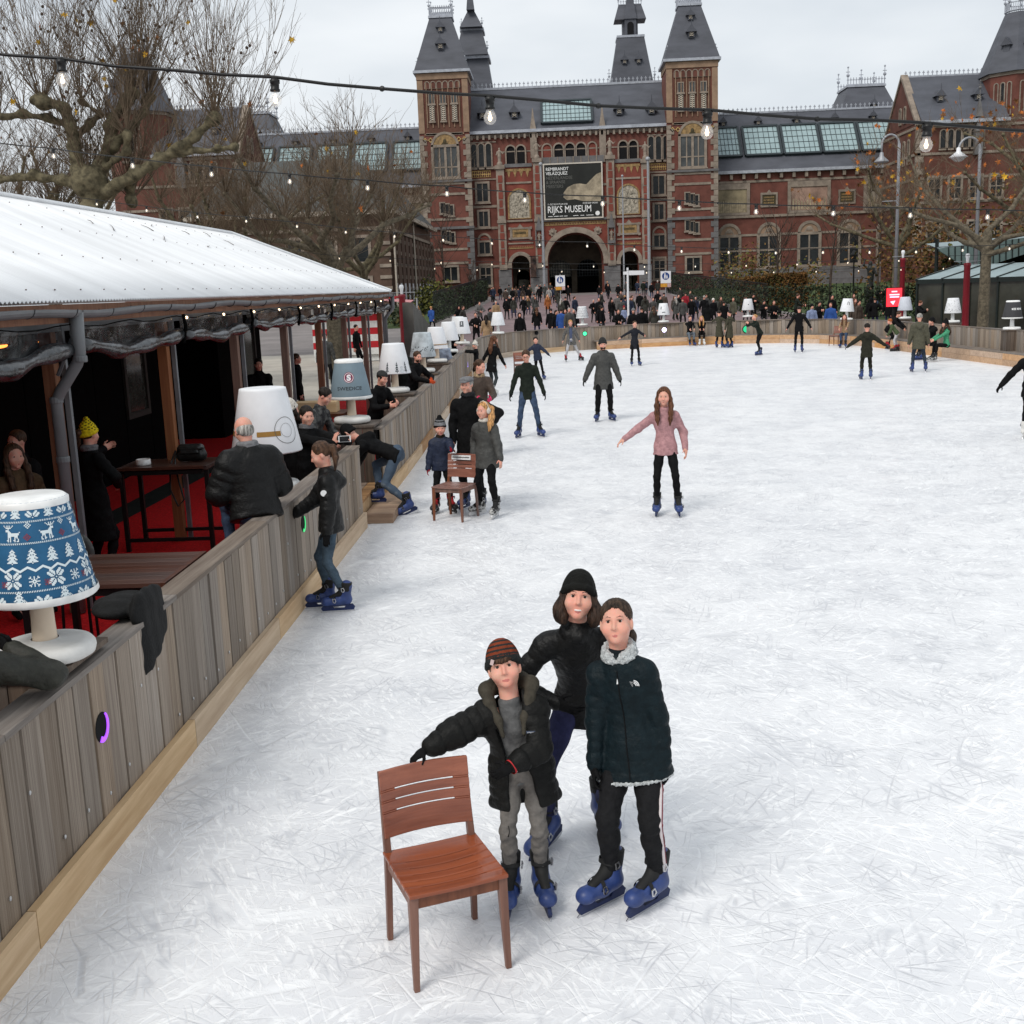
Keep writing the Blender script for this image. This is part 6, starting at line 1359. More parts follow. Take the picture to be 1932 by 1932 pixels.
        if openw:                                                    # unzipped front
            cn, fwn, sxn, upn = [np.asarray(v, np.float32) for v in (hem, fw, sx_, up)]; L_ = float(np.linalg.norm(neck-hem)); o_ = openw
            def wedge(P):
                q_ = P-cn; z = q_@upn/L_; wd = o_*np.clip(.62+.75*np.abs(z-.42), .5, 1.2); th = .03-.10*np.clip((z-.80)/.14, 0, 1); return np.maximum(np.maximum(np.abs(q_@sxn)-wd*np.where(z > .8, .8, 1), -(q_@fwn)+th), (q_@fwn)-.150)
            f.cut(wedge, .02)
        if lvl < 2:
            rs = random.Random(len(label)); a1, a2 = rs.uniform(0,6), rs.uniform(0,6); am = .0035 if not q else .0022
            f.disp.append(lambda P: am*(np.sin(P[:,2]*46+2.2*np.sin(P[:,0]*21+a1)+a2)+.7*np.sin(P[:,0]*52+P[:,2]*24+a1)+.6*np.sin(P[:,1]*61-P[:,2]*31+a2)))
        jo = link('jacket', f.mesh('jacket', h, jm), root)
        if fur is not None:
            g = Field(); g.chain([neck+up*.028*H+(sx_*math.cos(a)+fw*math.sin(a)*.95)*.086*k-up*.02*k*(1+math.sin(a)) for a in np.linspace(math.pi/2+.28, 2.5*math.pi-.28, 17)], [.024*k]*17, .01).chain([neck+up*.052*H+(sx_*math.cos(a)+fw*math.sin(a)*.95)*.080*k-up*.03*k*(1+math.sin(a)) for a in np.linspace(math.pi/2+.5, 2.5*math.pi-.5, 15)], [.022*k]*15, .01); g.disp.append(lambda P: .006*np.sin(P[:,0]*190)*np.sin(P[:,1]*170)*np.sin(P[:,2]*180)); link('fur_collar', g.mesh('fur_collar', h*.8, fur), root)
    if shirt is not None:
        g = Field(); g.cut_plane(hc-up*.04*H, -up, .01); g.cone(hc-up*.075*H, chest, .108*k*1.27, .098*k*1.27, .04, flat=(fw,1.42)).cone(chest, neck-up*.055*H, .098*k*1.27, .085*k, .04, flat=(fw,1.2)).cone(neck-up*.07*H, neck-up*.004*H, .085*k, .066*k, .04)
        g.chain([neck+up*.004*H+(sx_*math.cos(a)+fw*math.sin(a))*.058*k for a in np.linspace(0,2*math.pi,13)], [.012*k]*13, .02); g.disp.append(lambda P: .003*np.sin(P[:,2]*60+9*P[:,0])+.002*np.sin(P[:,0]*80)); link('shirt', g.mesh('shirt', h, shirt), root)
    # ---------------- trousers
    if trousers is not None and not noleg:
        f = Field(); T = tight
        f.cone(hc-[.045*H,0,.012*H], hc+[.045*H,0,-.012*H], .085*k, .085*k, .04).ell(hc+[0,0,.02*H], (.118*k,.096*k,.11*k), .04)
        for i in (0,1):
            j, m_, a = legs[i]; d = nrm(a-m_); end = a-d*(.055*k if skate else -.02*k)
            f.chain([j, j+(m_-j)*.5, m_, m_+(a-m_)*.35, end], [.078*k*T**.5,.071*k*T**.7,.056*k*T,.055*k*T,.045*k*T], .025)
        z0 = rs2 = random.Random(len(label)+3).uniform(0,6)
        if lvl < 2:
            kn = [np.asarray(l[1], np.float32) for l in legs]; an = [np.asarray(l[2], np.float32) for l in legs]
            def fold(P):
                d = .0012*np.sin(P[:,2]*38+3*np.sin(P[:,0]*24+z0))
                for c in kn+an: d = d+.0028*np.exp(-((P-c)**2).sum(1)/.012)*np.sin(P[:,2]*115+4*np.sin(P[:,0]*30)+z0)
                return d
            f.disp.append(fold)
        to = link('trousers', f.mesh('trousers', h, trousers), root)
        if stripe is not None:
            i = 1; j, m_, a = legs[i]; g = Field(); o_ = lambda r: np.array([r*1.03,-.018,0])*k
            for off, r_s in ((0,.0085),): g.chain([j+o_(.09)-[0,0,.03], j+(m_-j)*.5+o_(.078), m_+o_(.062), m_+(a-m_)*.4+o_(.06), a+o_(.05)+[0,0,.03]], [.016*k]*5, .01, flat=((1,0,0),1.5))
            link('side_stripe', g.mesh('side_stripe', h*.7, stripe[0]), root)
            g = Field(); g.chain([j+o_(.100)-[0,0,.03], j+(m_-j)*.5+o_(.088), m_+o_(.072), m_+(a-m_)*.4+o_(.070), a+o_(.060)+[0,0,.03]], [.005*k]*5, .01); link('stripe_line', g.mesh('stripe_line', h*.5, stripe[1]), root)
    if scarf is not None:
        g = Field(); g.chain([neck+up*.028*H+(sx_*math.cos(a)+fw*math.sin(a))*.062*k for a in np.linspace(0,2*math.pi,11)], [.036*k]*11, .02); g.disp.append(lambda P: .004*np.sin(P[:,2]*150+14*P[:,0]))
        link('scarf', g.mesh('scarf', h*.9, scarf), root)
    # ---------------- feet
    if not noleg:
        for i in (0,1):
            a = legs[i][2]
            if skate: put_skate(FOOTW[foot], root, a, fyaw[i], fpitch[i], froll[i], .80+.2*min(1, (H-.9)/.75), lvl < 1 or (lvl == 1 and H < 9))
            else:
                g = Field(); y_ = Matrix.Rotation(fyaw[i],3,'Z'); d = np.array(y_ @ Vector((0,-1,0)))
                g.cone(a+[0,0,-.02*k], a+d*.13*k+[0,0,-.045*k], .045*k, .035*k, .02).cone(a+[0,0,.06*k], a+[0,0,-.03*k], .045*k, .045*k, .02); g.cut_plane(a+[0,0,-.05*H-.0],(0,0,-1),.005)
                link('shoe', g.mesh('shoe', h, shoe or BLACKC), root)
    root['_'] = 0; del root['_']
    return root, dict(neck=neck, hc=hc, arms=arms, legs=legs, HC=HC, R=R, K=K, fw=fw, sx=sx_, up=up, chest=chest, k=k)
def badge_on(root, child, pt, d, make, off=.004):
    """lays a small flat mark on the cloth: pt local point in front of it, d direction towards the body"""
    from mathutils.bvhtree import BVHTree
    me = [c for c in root.children if c.name.split('.')[0] == child][0].data
    bv = BVHTree.FromPolygons([v.co for v in me.vertices], [tuple(p.vertices) for p in me.polygons]); hit = bv.ray_cast(Vector([float(v) for v in pt]), Vector([float(v) for v in nrm(d)]))
    if hit[0] is None: return None
    o = make(); o.parent = root; n = -Vector([float(v) for v in nrm(d)]); y = Vector((0,0,1)); x = y.cross(n).normalized(); y = n.cross(x)
    M_ = Matrix((x, y, n)).transposed().to_4x4(); M_.translation = hit[0]+n*off; o.matrix_local = M_; return o
# ------------------------------------------------------------------ the wooden chair (one model, copied)
chairw = wood('red brown varnished wood', hexc(120,56,29), hexc(156,80,43), hexc(90,42,24), rough=.26, rand=.05, along=0, fine=.8, wear=.5); chairw.node_tree.nodes['Principled BSDF'].inputs['Specular IOR Level'].default_value = .5
chairl = wood('red brown chair leg', hexc(98,53,33), hexc(134,80,52), hexc(70,39,26), rough=.4, rand=.05, along=2, fine=.8, wear=.6)
def slab_slots(w_, d, slots, curve, nx=14, th=.018, vertical=False, taper=0.0):
    """gently curved board across x with real slots; y (or z) is the other way"""
    ys = [0]; spans = []
    for a, b_ in slots: spans.append((ys[-1], a, True)); spans.append((a, b_, False)); ys.append(b_)
    spans.append((ys[-1], d, True)); b = MB(); e = .17*w_
    xs_full = np.linspace(-w_/2, w_/2, nx+1)
    def P(x, y, o):
        x = x*(1-taper*(1-y/d)); z = curve(x, y)
        return (x, y, z+o) if not vertical else (x, z+o, y)
    for y0, y1, solid in spans:
        for x0, x1 in ([(-w_/2, w_/2)] if solid else [(-w_/2, -w_/2+e), (w_/2-e, w_/2)]):
            xs = np.linspace(x0, x1, nx+1 if solid else 4); n = len(xs)
            V = [P(x, y, o) for o in (0, -th) for y in (y0, y1) for x in xs]; F = []
            for i in range(n-1): F += [(i,i+1,n+i+1,n+i),(2*n+i,3*n+i,3*n+i+1,2*n+i+1),(i,2*n+i,2*n+i+1,i+1),(n+i,n+i+1,3*n+i+1,3*n+i)]
            F += [(0,n,3*n,2*n),(n-1,3*n-1,4*n-1,2*n-1)]; b.add(V, F)
    return b
def make_chair(label, loc, rz):
    t = thing('wooden_chair', label, 'chair', loc, rz, 'brown wooden chairs on the ice')
    def leg(x0, y0, z0, x1, y1, z1, a, c):
        b = MB(); b.frustum(x0-a, x0+a, y0-a, y0+a, z0, x1-c, x1+c, y1-c, y1+c, z1); return bevel(b.obj('leg', chairl, t), .004)
    for s_ in (-1, 1):
        leg(s_*.215, -.215, 0, s_*.205, -.20, .445, .013, .021)
        lg = MB(); pts = [(s_*.212,.235,0,.013,.016),(s_*.205,.205,.44,.016,.02),(s_*.200,.27,.83,.014,.012)]
        for (x0,y0,z0,a0,b0),(x1,y1,z1,a1,b1) in zip(pts[:-1], pts[1:]): lg.frustum(x0-a0,x0+a0,y0-b0,y0+b0,z0,x1-a1,x1+a1,y1-b1,y1+b1,z1)
        bevel(lg.obj('leg', chairl, t), .004)
        b = MB(); b.box(s_*.205-.011, s_*.205+.011, -.185, .19, .385, .44); bevel(b.obj('side_rail', chairl, t), .003)
    b = MB(); b.box(-.19,.19,-.212,-.19,.385,.44); bevel(b.obj('front_rail', chairl, t), .003); b = MB(); b.box(-.19,.19,.195,.215,.385,.44); bevel(b.obj('rear_rail', chairl, t), .003)
    s_ = slab_slots(.455, .445, [(.07+.062*i, .078+.062*i) for i in range(5)], lambda x, y: -.022*(1-(x/.2275)**2)*math.sin(math.pi*min(1, max(0, y/.445*.9+.05))), taper=-.0)
    o = s_.obj('seat', chairw, t, (0,-.232,.462)); bevel(o, .004)
    bk = slab_slots(.43, .315, [(.115,.124),(.165,.174),(.215,.224)], lambda x, y: .03*(1-(x/.215)**2)+y*.13, th=.017, vertical=True)
    o = bk.obj('backrest', chairw, t, (0,.213,.525)); bevel(o, .004)
    return t
CH = make_chair('brown wooden chair with slotted back, nearest on the ice, held by the boy', (-.578,4.748,0), math.radians(23.4))
# ------------------------------------------------------------------ the three people in front
quiltB = cloth('black quilted nylon', (.008,.008,.0075), rough=.55, spec=.13); quiltG = cloth('dark teal quilted nylon', (.005,.011,.014), rough=.55, spec=.13)
olive_h = cloth('olive hood jersey', hexc(62,58,50)); teeg = cloth('grey t-shirt', hexc(92,92,92)); swt = cloth('grey sweatpants', hexc(104,100,96)); trkb = cloth('black track pants', (.010,.010,.011)); sherp = mat('white sherpa', hexc(196,200,200), rough=.95, var=.12, scale=60, bump=1, bscale=140)
wool_o = cloth('rust wool', hexc(116,52,30), bump=.6); wool_k = cloth('charcoal wool', hexc(36,38,38), bump=.6)
def stripes(q): return np.where((q[:,2] > .062) & (np.sin(q[:,2]*250) > -.25), 0, 1)
ctop = [np.array(CH.matrix_basis @ Vector(p)) for p in ((-.13,.262,.845),)]
boy, bi = human('boy in striped beanie and black puffer jacket resting one hand on the chair', (-.225,5.215,0), 0.0, 1.17, 0, sex='m', lean=(.02,-.12), head=(.0,-.40,-.17), hh=.216,
    feet=((-.062,-.01,0),(.062,.0,0)), fyaw=(-.08,.22), world_hands=((-.775,5.00,.835),(-.275,4.99,.80)), elbow=((-.8,.5,-.3),(1,.25,-.35)), hand_dir=((-.75,-.45,-.42),(-1,-.15,-.45)), palm=((.1,.1,-1),(0,1,-.2)), curl=(.55,.4),
    jacket=quiltB, jlen=.135, puff=.034, quilt=(.012,.055,0), openw=.078, shirt=teeg, hood=True, trousers=swt, tight=1.02, hair=BROWNH, hairstyle='fringe', hat='beanie', hatmats=[wool_o, wool_k], hatfn=stripes, gloves=BLACKC, sleeve=.05, skirt=.02, smile=1, collar=0)
HCb, Rb, Kb = bi['HC'], bi['R'], bi['K']
# olive hood edge, hem zip, glove cuff, hat label, chest label
g = Field(); nk, sx_, fw_, up_ = bi['neck'], bi['sx'], bi['fw'], bi['up']
pts = [nk-up_*.13+fw_*.115-sx_*.05, nk-up_*.06+fw_*.085-sx_*.062, nk+up_*.015+fw_*.03-sx_*.098, nk+up_*.055-fw_*.04-sx_*.108, nk+up_*.05-fw_*.11-sx_*.05, nk+up_*.05-fw_*.11+sx_*.05, nk+up_*.055-fw_*.04+sx_*.108, nk+up_*.015+fw_*.03+sx_*.098, nk-up_*.06+fw_*.085+sx_*.062, nk-up_*.13+fw_*.115+sx_*.05]
g.chain(pts, [.010,.015,.024,.036,.046,.046,.036,.024,.015,.010], .03); link('hood', g.mesh('hood', .006, olive_h), boy)
def ringcuff(root, a, d, r, n, col):
    o = []
    for i, c in enumerate(col): b = MB(); q = a+d*.011*i; u = nrm(np.cross(d, [.3,.2,1])); w_ = np.cross(d, u); b.tube([q, q+d*.011], [r, r], 20, cap=False); o.append(b.obj('cuff_band', c, root, smooth=True))
aL = bi['arms'][1]; dL = nrm(aL[2]-aL[1]); ringcuff(boy, aL[2]-dL*.040, dL, .037, 3, [mat('cuff navy', hexc(40,50,84), var=0), mat('cuff white', (.75,.75,.75), var=0), mat('cuff red', hexc(176,40,44), var=0)])
b = MB(); b.box(-.009,.009,-.001,.001,-.013,.013); lb = b.obj('hat_label', mat('pale label', hexc(190,168,166), var=.05), boy); lb.matrix_local = Matrix.Translation(Vector(HCb+Rb@np.array([-.052,-.099,.037])*Kb)) @ Matrix(Rb.tolist()).to_4x4() @ Matrix.Rotation(-.5,4,'Z') @ Matrix.Rotation(.5,4,'Y')
whitep = mat('white mark', (.72,.72,.72), var=0)
def lab_pat():
    b = MB(); b.box(-.021,.021,-.0055,.0055,0,.0012); o = b.obj('chest_label', mat('label navy', hexc(60,70,90), var=0)); t_ = text('lettering', 'patagonia', .0085, whitep, o, (0,-.0028,.0016), (0,0,0), 'CENTER', ext=0); return o
badge_on(boy, 'jacket', bi['chest']+up_*.005+sx_*.085+fw_*.4, -fw_, lab_pat)
def toggle(root, p): b = MB(); b.tube([p, p+np.array([.004,-.003,-.03]), p+np.array([-.004,-.004,-.055])], [.0025,.002,.003], 5); return b.obj('zip_pull', BLACKC, root)
hem = bi['hc']-np.array([0,0,.205]); toggle(boy, hem+fw_*.14-sx_*.07)
woman, wi = human('smiling woman in black beanie leaning in behind the boy and the girl', (.06,5.80,0), .0, 1.66, 0, sex='f', lean=(.56,-.06), hips=(.02,.0,-.062), head=(.03,-.34,.12), hh=.222,
    feet=((-.105,-.02,0),(.07,.10,0)), fyaw=(-.55,.3), fpitch=(.25,0), knee=((-.25,-1,0),(.2,-1,0)), world_hands=((-.05,5.49,.93),(.30,5.62,.95)), elbow=((-1,.3,-.2),(.2,.8,-.8)), jacket=BLACKP, jlen=.06, puff=.008, quilt=(.004,.05,0), trousers=JEAN_D, tight=.98, hair=hairmat('deep brown hair', (.030,.016,.010)), hairstyle='long', hairlen=.16, hat='beanie', hatmat=cloth('black rib wool', (.007,.007,.006), bump=.7), smile=2, gloves=BLACKC, collar=1)
girl, gi = human('girl in dark teal quilted jacket with white fleece collar and side striped track pants', (.315,5.19,0), -.30, 1.41, 0, sex='f', lean=(-.02,-.13), head=(.10,-.36,-.10), hh=.214,
    feet=((-.078,-.03,0),(.078,.0,0)), fyaw=(-.55,-.48), world_hands=((.128,5.16,.72),(.468,5.12,.72)), elbow=((-.5,1,0),(.6,.8,0)), jacket=quiltG, jlen=.098, puff=.010, quilt=(.007,.055,0), skirt=.04, trousers=trkb, tight=1.18, hair=hairmat('girl brown hair', (.040,.025,.016)), hairstyle='pony', smile=1, fur=sherp, gloves=BLACKC, stripe=(mat('stripe white', hexc(206,196,196), var=0), mat('stripe dark', hexc(110,40,50), var=0)))
f = Field(); ax, sx_, fw_ = gi['hc'], gi['sx'], gi['fw']; hz = ax-np.array([0,0,.098*1.43*.99]); rr = .190
f.chain([hz+sx_*rr*math.cos(a)+fw_*rr*.68*math.sin(a)+np.array([0,0,.004]) for a in np.linspace(0,2*math.pi,25)], [.0085]*25, .01); f.disp.append(lambda P: .003*np.sin(P[:,0]*260)*np.sin(P[:,1]*230)); link('fleece_hem', f.mesh('fleece_hem', .005, sherp), girl)
def lab_tnf():
    o = MB(); 
    for i in range(3):
        r0, r1 = .009+.007*i, .0135+.007*i; A = np.linspace(0, math.pi/2, 9); o.prism([(.012-r1*0+r1*math.cos(a)-.012, -.004+r1*math.sin(a)) for a in A]+[(r0*math.cos(a), -.004+r0*math.sin(a)) for a in A[::-1]], 0, .001, 'z')
    ob = o.obj('jacket_logo', whitep)
    for i, s_ in enumerate(('THE','NORTH','FACE')): text('lettering', s_, .0085, whitep, ob, (-.004,.0085-.0085*i,.001), (0,0,0), 'RIGHT', ext=0)
    return ob
badge_on(girl, 'jacket', gi['chest']+gi['up']*.035+sx_*.07+fw_*.4, -fw_, lab_tnf)
b = MB(); z_ = [gi['hc']+gi['up']*(-.2+.1*i)+fw_*.3 for i in range(8)]
from mathutils.bvhtree import BVHTree
jm_ = [c for c in girl.children if c.name.startswith('jacket')][0].data; bv = BVHTree.FromPolygons([v.co for v in jm_.vertices], [tuple(p.vertices) for p in jm_.polygons]); zp = []
for i in range(22):
    p = gi['hc']+gi['up']*(-.2+.029*i)+fw_*.4-sx_*.0; h_ = bv.ray_cast(Vector(p), Vector(-fw_))
    if h_[0]: zp.append(np.array(h_[0])+fw_*.001)
if len(zp) > 2: b.tube(zp, .0035, 5); b.obj('zip', BLACKC, girl); b = MB(); b.tube([zp[-2], zp[-2]+fw_*.006-np.array([0,0,.03])], [.002,.004], 5); b.obj('zip_pull', whitep, girl)
# ------------------------------------------------------------------ skaters and spectators near the ice
def at(x, y, z=0.0): p = PZ(x, y, z); return (p[0], p[1], z)
pf = lambda n, c, q=None: cloth(n, c, rough=.6, spec=.3)
NAVY = pf('navy puffer', hexc(30,38,58)); OLIVED = pf('dark olive puffer', hexc(48,48,42)); GREYP = pf('dark grey puffer', hexc(64,64,62)); PINK = pf('dusty pink jacket', hexc(164,122,124)); OLIVE = pf('olive puffer', hexc(72,70,56)); DGREEN = cloth('dark green shell', hexc(28,34,28)); PARKA = cloth('grey parka', hexc(92,90,88)); TAN = cloth('tan coat', hexc(150,124,96)); GREEN = cloth('green fleece', hexc(70,140,106)); LONGG = cloth('long green coat', hexc(62,60,48)); BROWNP = pf('brown puffer', hexc(66,54,46)); WHITEW = mat('white wool', hexc(208,202,192), rough=.95, var=.1, scale=40, bump=.8, bscale=120); LGREY = cloth('light grey trousers', hexc(170,168,170)); FURT = mat('tan fur', hexc(150,128,100), rough=.95, var=.3, scale=40, bump=1, bscale=100); REDM = cloth('red mitten', hexc(150,22,34)); ORANGE = cloth('orange glove', hexc(190,74,36)); GREYW = cloth('grey wool', hexc(110,110,112), bump=.6); YEL = cloth('yellow wool', hexc(214,190,30), bump=.6); BLUEC = cloth('blue jacket cloth', hexc(46,78,140)); TEALT = cloth('slate blue top', hexc(72,80,104)); PLAID = mat('dark plaid', hexc(40,40,42), rough=.85, scale=14, col2=hexc(92,92,90), var=.1, lo=.45, hi=.6); KNEE = JEAN
g_left, _ = human('girl in black puffer and jeans standing at the barrier, one gloved hand over it', at(636,1150), -1.45, 1.53, 1, sex='f', head=(.1,.28,0), feet=((-.055,-.05,0),(.055,.06,0)), fyaw=(0,0), hands=((-.10,-.22,.56),(.15,-.02,.43)), elbow=((-.4,1,-.6),(.3,1,0)), palm=((1,0,0),None), jacket=BLACKP, jlen=.05, puff=.030, quilt=(.009,.06,0), hood=True, trousers=cloth('slate jeans', hexc(62,76,88), scale=9, var=.15), tight=.95, hair=BROWNH, hairstyle='pony', gloves=BLACKC)
badge_on(g_left, 'jacket', (.6,-.03,1.19), (-1,0,0), lambda: (lambda b: (b.prism([(.03*math.cos(t),.03*math.sin(t)) for t in np.arange(14)*math.pi/7],0,.002,'z'), b.obj('sleeve_badge', whitep))[1])(MB()))
human('person in black jacket and worn jeans bending over at the barrier gap', (-2.33,15.55,0), -1.75, 1.70, 1, lean=(2.6,.2), hips=(.0,.06,-.085), head=(0,.9,0), feet=((.02,-.10,.075),(.10,.16,.0)), fpitch=(0,.35), fyaw=(.1,.5), knee=((-.2,-1,0),(.1,-1,0)), hands=((-.12,-.46,.12),(.10,-.44,.16)), elbow=((-1,0,1),(1,0,1)), jacket=BLACKC, jlen=.03, puff=.02, hood=True, trousers=mat('snow dusted jeans', hexc(66,80,96), rough=.85, scale=5, col2=hexc(120,128,136), var=.1, lo=.55, hi=.72, bump=.2), tight=1.02, hair=DARKH, hat='beanie')
def pomfn(q): return np.where((q[:,2] > .05) & (q[:,2] < .10), 1, np.where(np.abs(q[:,2]-.125) < .008, 1, 0))
human('small child in bobble hat and navy puffer, red mitten on a chair', at(838,966), .12, 1.13, 1, head=(.05,.1,0), feet=((-.085,0,0),(.085,0,0)), fyaw=(-.35,.35), world_hands=(None,(-1.42,15.0,.90)), jacket=NAVY, jlen=.07, puff=.022, quilt=(.007,.062,0), trousers=BLACKC, tight=1.2, foot='black', hair=DARKH, hairstyle='none', hat='pom', hatmats=[BLACKC, GREYW], hatfn=pomfn, scarf=cloth('dark brown snood', hexc(34,28,22)), gloves=REDM)
c2_ = copy_tree(CH, at(852,975), math.radians(-6)); c2_['label'] = 'brown wooden chair with a white paper strip, between the small child and the earmuff girl'; c2_.location = (-1.40,14.95,0); c2_.rotation_euler.z = math.radians(-24)
b = MB(); b.box(-.18,.11,-.003,.001,-.03,.03); st_ = b.obj('paper_strip', mat('white paper strip', (.7,.7,.7), var=0), [c for c in c2_.children if c.name.startswith('backrest')][0], (0.02,.028,.265)); st_.rotation_euler.x = -.13
b = MB(); rr = random.Random(3); x = -.165
while x < .09: l = rr.uniform(.006,.014); b.box(x,x+l,-.0045,-.0035,-.008,.006+rr.random()*.006); x += l+.004
tag(b.obj('strip_print', DARK, st_), kind='stuff')
human('man in grey flat cap and long black coat behind the wooden chair', (-1.22,15.62,0), -.25, 1.76, 1, head=(-.12,.05,0), feet=((-.05,0,0),(.10,-.05,0)), world_hands=((-1.45,15.55,.95),(-.88,15.25,1.22)), elbow=((-.6,1,0),(1,.6,0)), jacket=BLACKC, jlen=.22, puff=.02, skirt=.02, trousers=BLACKC, hair=GREYH, hat='flat', hatmat=GREYW, smile=1, scarf=cloth('grey black scarf', hexc(30,32,34)))
eg, ei = human('girl with cream earmuffs, white snood and long fair ponytail', at(922,972), -.35, 1.41, 1, sex='f', head=(-.25,.05,0), feet=((-.085,.03,0),(.11,-.06,0)), fyaw=(-.45,.1), hands=((-.14,.02,.52),(.19,-.10,.47)), jacket=GREYP, jlen=.11, puff=.022, quilt=(.006,.09,0), skirt=.02, trousers=BLACKC, tight=1.12, foot='hockey', hair=BLOND, hairstyle='ponyside', scarf=WHITEW, earmuff=WHITEW)
human('woman in brown puffer with fur trimmed hood looking to the right', tuple(PY(910,850,20.6)*[1,1,0]), .25, 1.66, 1, sex='f', head=(.75,.15,0), hands=((-.08,-.2,.60),(.08,-.2,.60)), jacket=BROWNP, jlen=.12, puff=.02, quilt=(.005,.08,0), trousers=BLACKC, hair=BROWNH, hairstyle='pony', fur=FURT, gloves=cloth('pink glove', hexc(206,60,100)))
human('woman with long auburn hair, plaid shawl and black coat skating away', at(930,748), 2.7, 1.60, 1, sex='f', head=(-.7,.1,0), lean=(.12,-.1), feet=((-.05,.08,.02),(.06,-.06,0)), fyaw=(-.2,.4), jacket=BLACKC, jlen=.13, puff=.01, trousers=cloth('grey leggings', hexc(52,58,60)), tight=.9, foot='white', hair=AUBURN, hairstyle='long', scarf=PLAID, hands=((-.22,-.08,.5),(.2,.02,.5)))
human('man in glasses, dark green jacket and jeans with legs apart', at(998,824), .05, 1.67, 1, head=(-.1,.28,0), feet=((-.115,0,0),(.13,.0,0)), fyaw=(-.35,.4), hands=((-.21,-.05,.46),(.2,-.05,.48)), jacket=DGREEN, jlen=.1, puff=.012, trousers=JEAN, tight=1.05, hair=BROWNH, glasses=True, gloves=BLACKC)
copy = copy_tree(CH, at(985,712), .3); copy['label'] = 'brown wooden chair pushed by the boy in navy, behind the man in glasses'
human('boy in navy hooded top gliding with both arms held low', at(1016,716), .0, 1.27, 1, head=(.05,.1,0), lean=(.1,-.12), feet=((-.05,.05,0),(.13,-.03,0)), fyaw=(-.1,.3), hands=((-.34,-.05,.58),(.36,-.08,.50)), jacket=NAVY, jlen=.08, puff=.02, hood=True, trousers=BLACKC, hair=DARKH, gloves=BLACKC)
human('woman in open grey fur parka and pale trousers skating near the far bend', at(1078,682), .1, 1.55, 1, sex='f', head=(0,.1,0), feet=((-.14,.0,0),(.24,.05,0)), fyaw=(-.1,.6), hands=((-.2,.05,.5),(.22,.0,.48)), jacket=PARKA, jlen=.14, puff=.025, openw=.08, shirt=TEALT, skirt=.03, fur=PARKA, trousers=LGREY, foot='black', hair=BLOND)
human('bearded man in grey beanie and long dark grey puffer', at(1140,794), .05, 1.73, 1, head=(.05,.08,0), feet=((-.085,0,0),(.085,0,0)), fyaw=(-.3,.35), hands=((-.25,-.02,.47),(.215,-.03,.46)), jacket=GREYP, jlen=.15, puff=.028, quilt=(.006,.095,0), hood=True, skirt=.02, trousers=BLACKC, tight=1.15, hair=DARKH, hat='beanie', hatmat=cloth('charcoal wool cap', hexc(44,44,44), bump=.6), beard=DARKH, gloves=BLACKC)
human('girl in dark coat with ripped leggings, right arm held out', at(1198,690), .1, 1.52, 1, sex='f', head=(0,0,0), lean=(0,.03), feet=((-.08,0,0),(.1,-.02,0)), hands=((-.42,-.05,.60),(.22,-.2,.66)), elbow=((-.3,1,.2),(1,.6,-.6)), jacket=cloth('dark navy coat', hexc(32,34,40)), jlen=.16, puff=.008, skirt=.02, trousers=BLACKC, tight=.9, hair=BROWNH, hairstyle='pony')
human('teenage girl in dusty pink jacket with long auburn hair, right arm stretched out', at(1257,970), -.12, 1.56, 1, sex='f', head=(-.05,.05,0), lean=(0,-.02), feet=((-.075,0,0),(.10,-.02,0)), fyaw=(-.05,.1), hands=((-.39,-.04,.555),(.165,-.03,.50)), elbow=((-.3,1,-.3),(.5,1,0)), jacket=PINK, jlen=.055, puff=.010, quilt=(.0045,.035,0), trousers=BLACKC, tight=.92, hair=AUBURN, hairstyle='long', smile=1)
human('girl in long green coat facing away, left of the pair', at(1357,656), 2.6, 1.55, 1, sex='f', head=(-.4,0,0), jacket=LONGG, jlen=.25, puff=.01, skirt=.02, trousers=BLACKC, hair=DARKH, hands=((-.15,-.12,.62),(.13,-.15,.78)), elbow=((-1,.3,0),(1,.3,-.6)), hres=.02)
human('girl in long green coat with hood, right of the pair', at(1377,656), -2.5, 1.53, 1, sex='f', head=(.6,0,0), jacket=LONGG, jlen=.28, puff=.01, skirt=.02, hood=True, trousers=BLACKC, hair=DARKH, hands=((-.15,-.15,.78),None), elbow=((-1,.3,-.6),(1,1,0)), hres=.02)
human('woman in dark green jacket leaning forward with hands at her face', at(1434,670), -1.2, 1.58, 1, sex='f', lean=(.55,0), head=(0,-.2,0), feet=((-.06,.05,0),(.06,-.05,0)), hands=((-.06,-.36,.76),(.06,-.36,.76)), elbow=((-1,.2,-.8),(1,.2,-.8)), jacket=DGREEN, jlen=.04, puff=.01, trousers=BLACKC, tight=.95, hair=BLOND, hairstyle='bun', hres=.018)
human('man in black seen from behind with arms held away from his sides', at(1507,665), 2.9, 1.76, 1, head=(0,.1,0), hands=((-.27,-.02,.50),(.27,-.02,.50)), feet=((-.07,0,0),(.08,0,0)), jacket=BLACKC, jlen=.08, puff=.015, trousers=BLACKC, hair=DARKH, hres=.018)
human('boy in dark olive parka seen from behind with arms spread wide', at(1634,716), 3.0, 1.50, 1, hands=((-.36,-.05,.58),(.40,-.02,.55)), feet=((-.085,0,0),(.085,0,0)), jacket=cloth('dark olive parka', hexc(40,40,32)), jlen=.14, puff=.025, hood=True, trousers=cloth('dark olive trousers', hexc(34,34,28)), tight=1.1, hair=DARKH, gloves=BLACKC)
human('man in olive puffer and jeans seen from behind', at(1732,702), 2.95, 1.68, 1, feet=((-.13,0,0),(.10,0,0)), jacket=OLIVE, jlen=.14, puff=.03, quilt=(.006,.1,0), hood=True, trousers=cloth('dark jeans', hexc(46,54,64)), hair=GREYH, hres=.015)
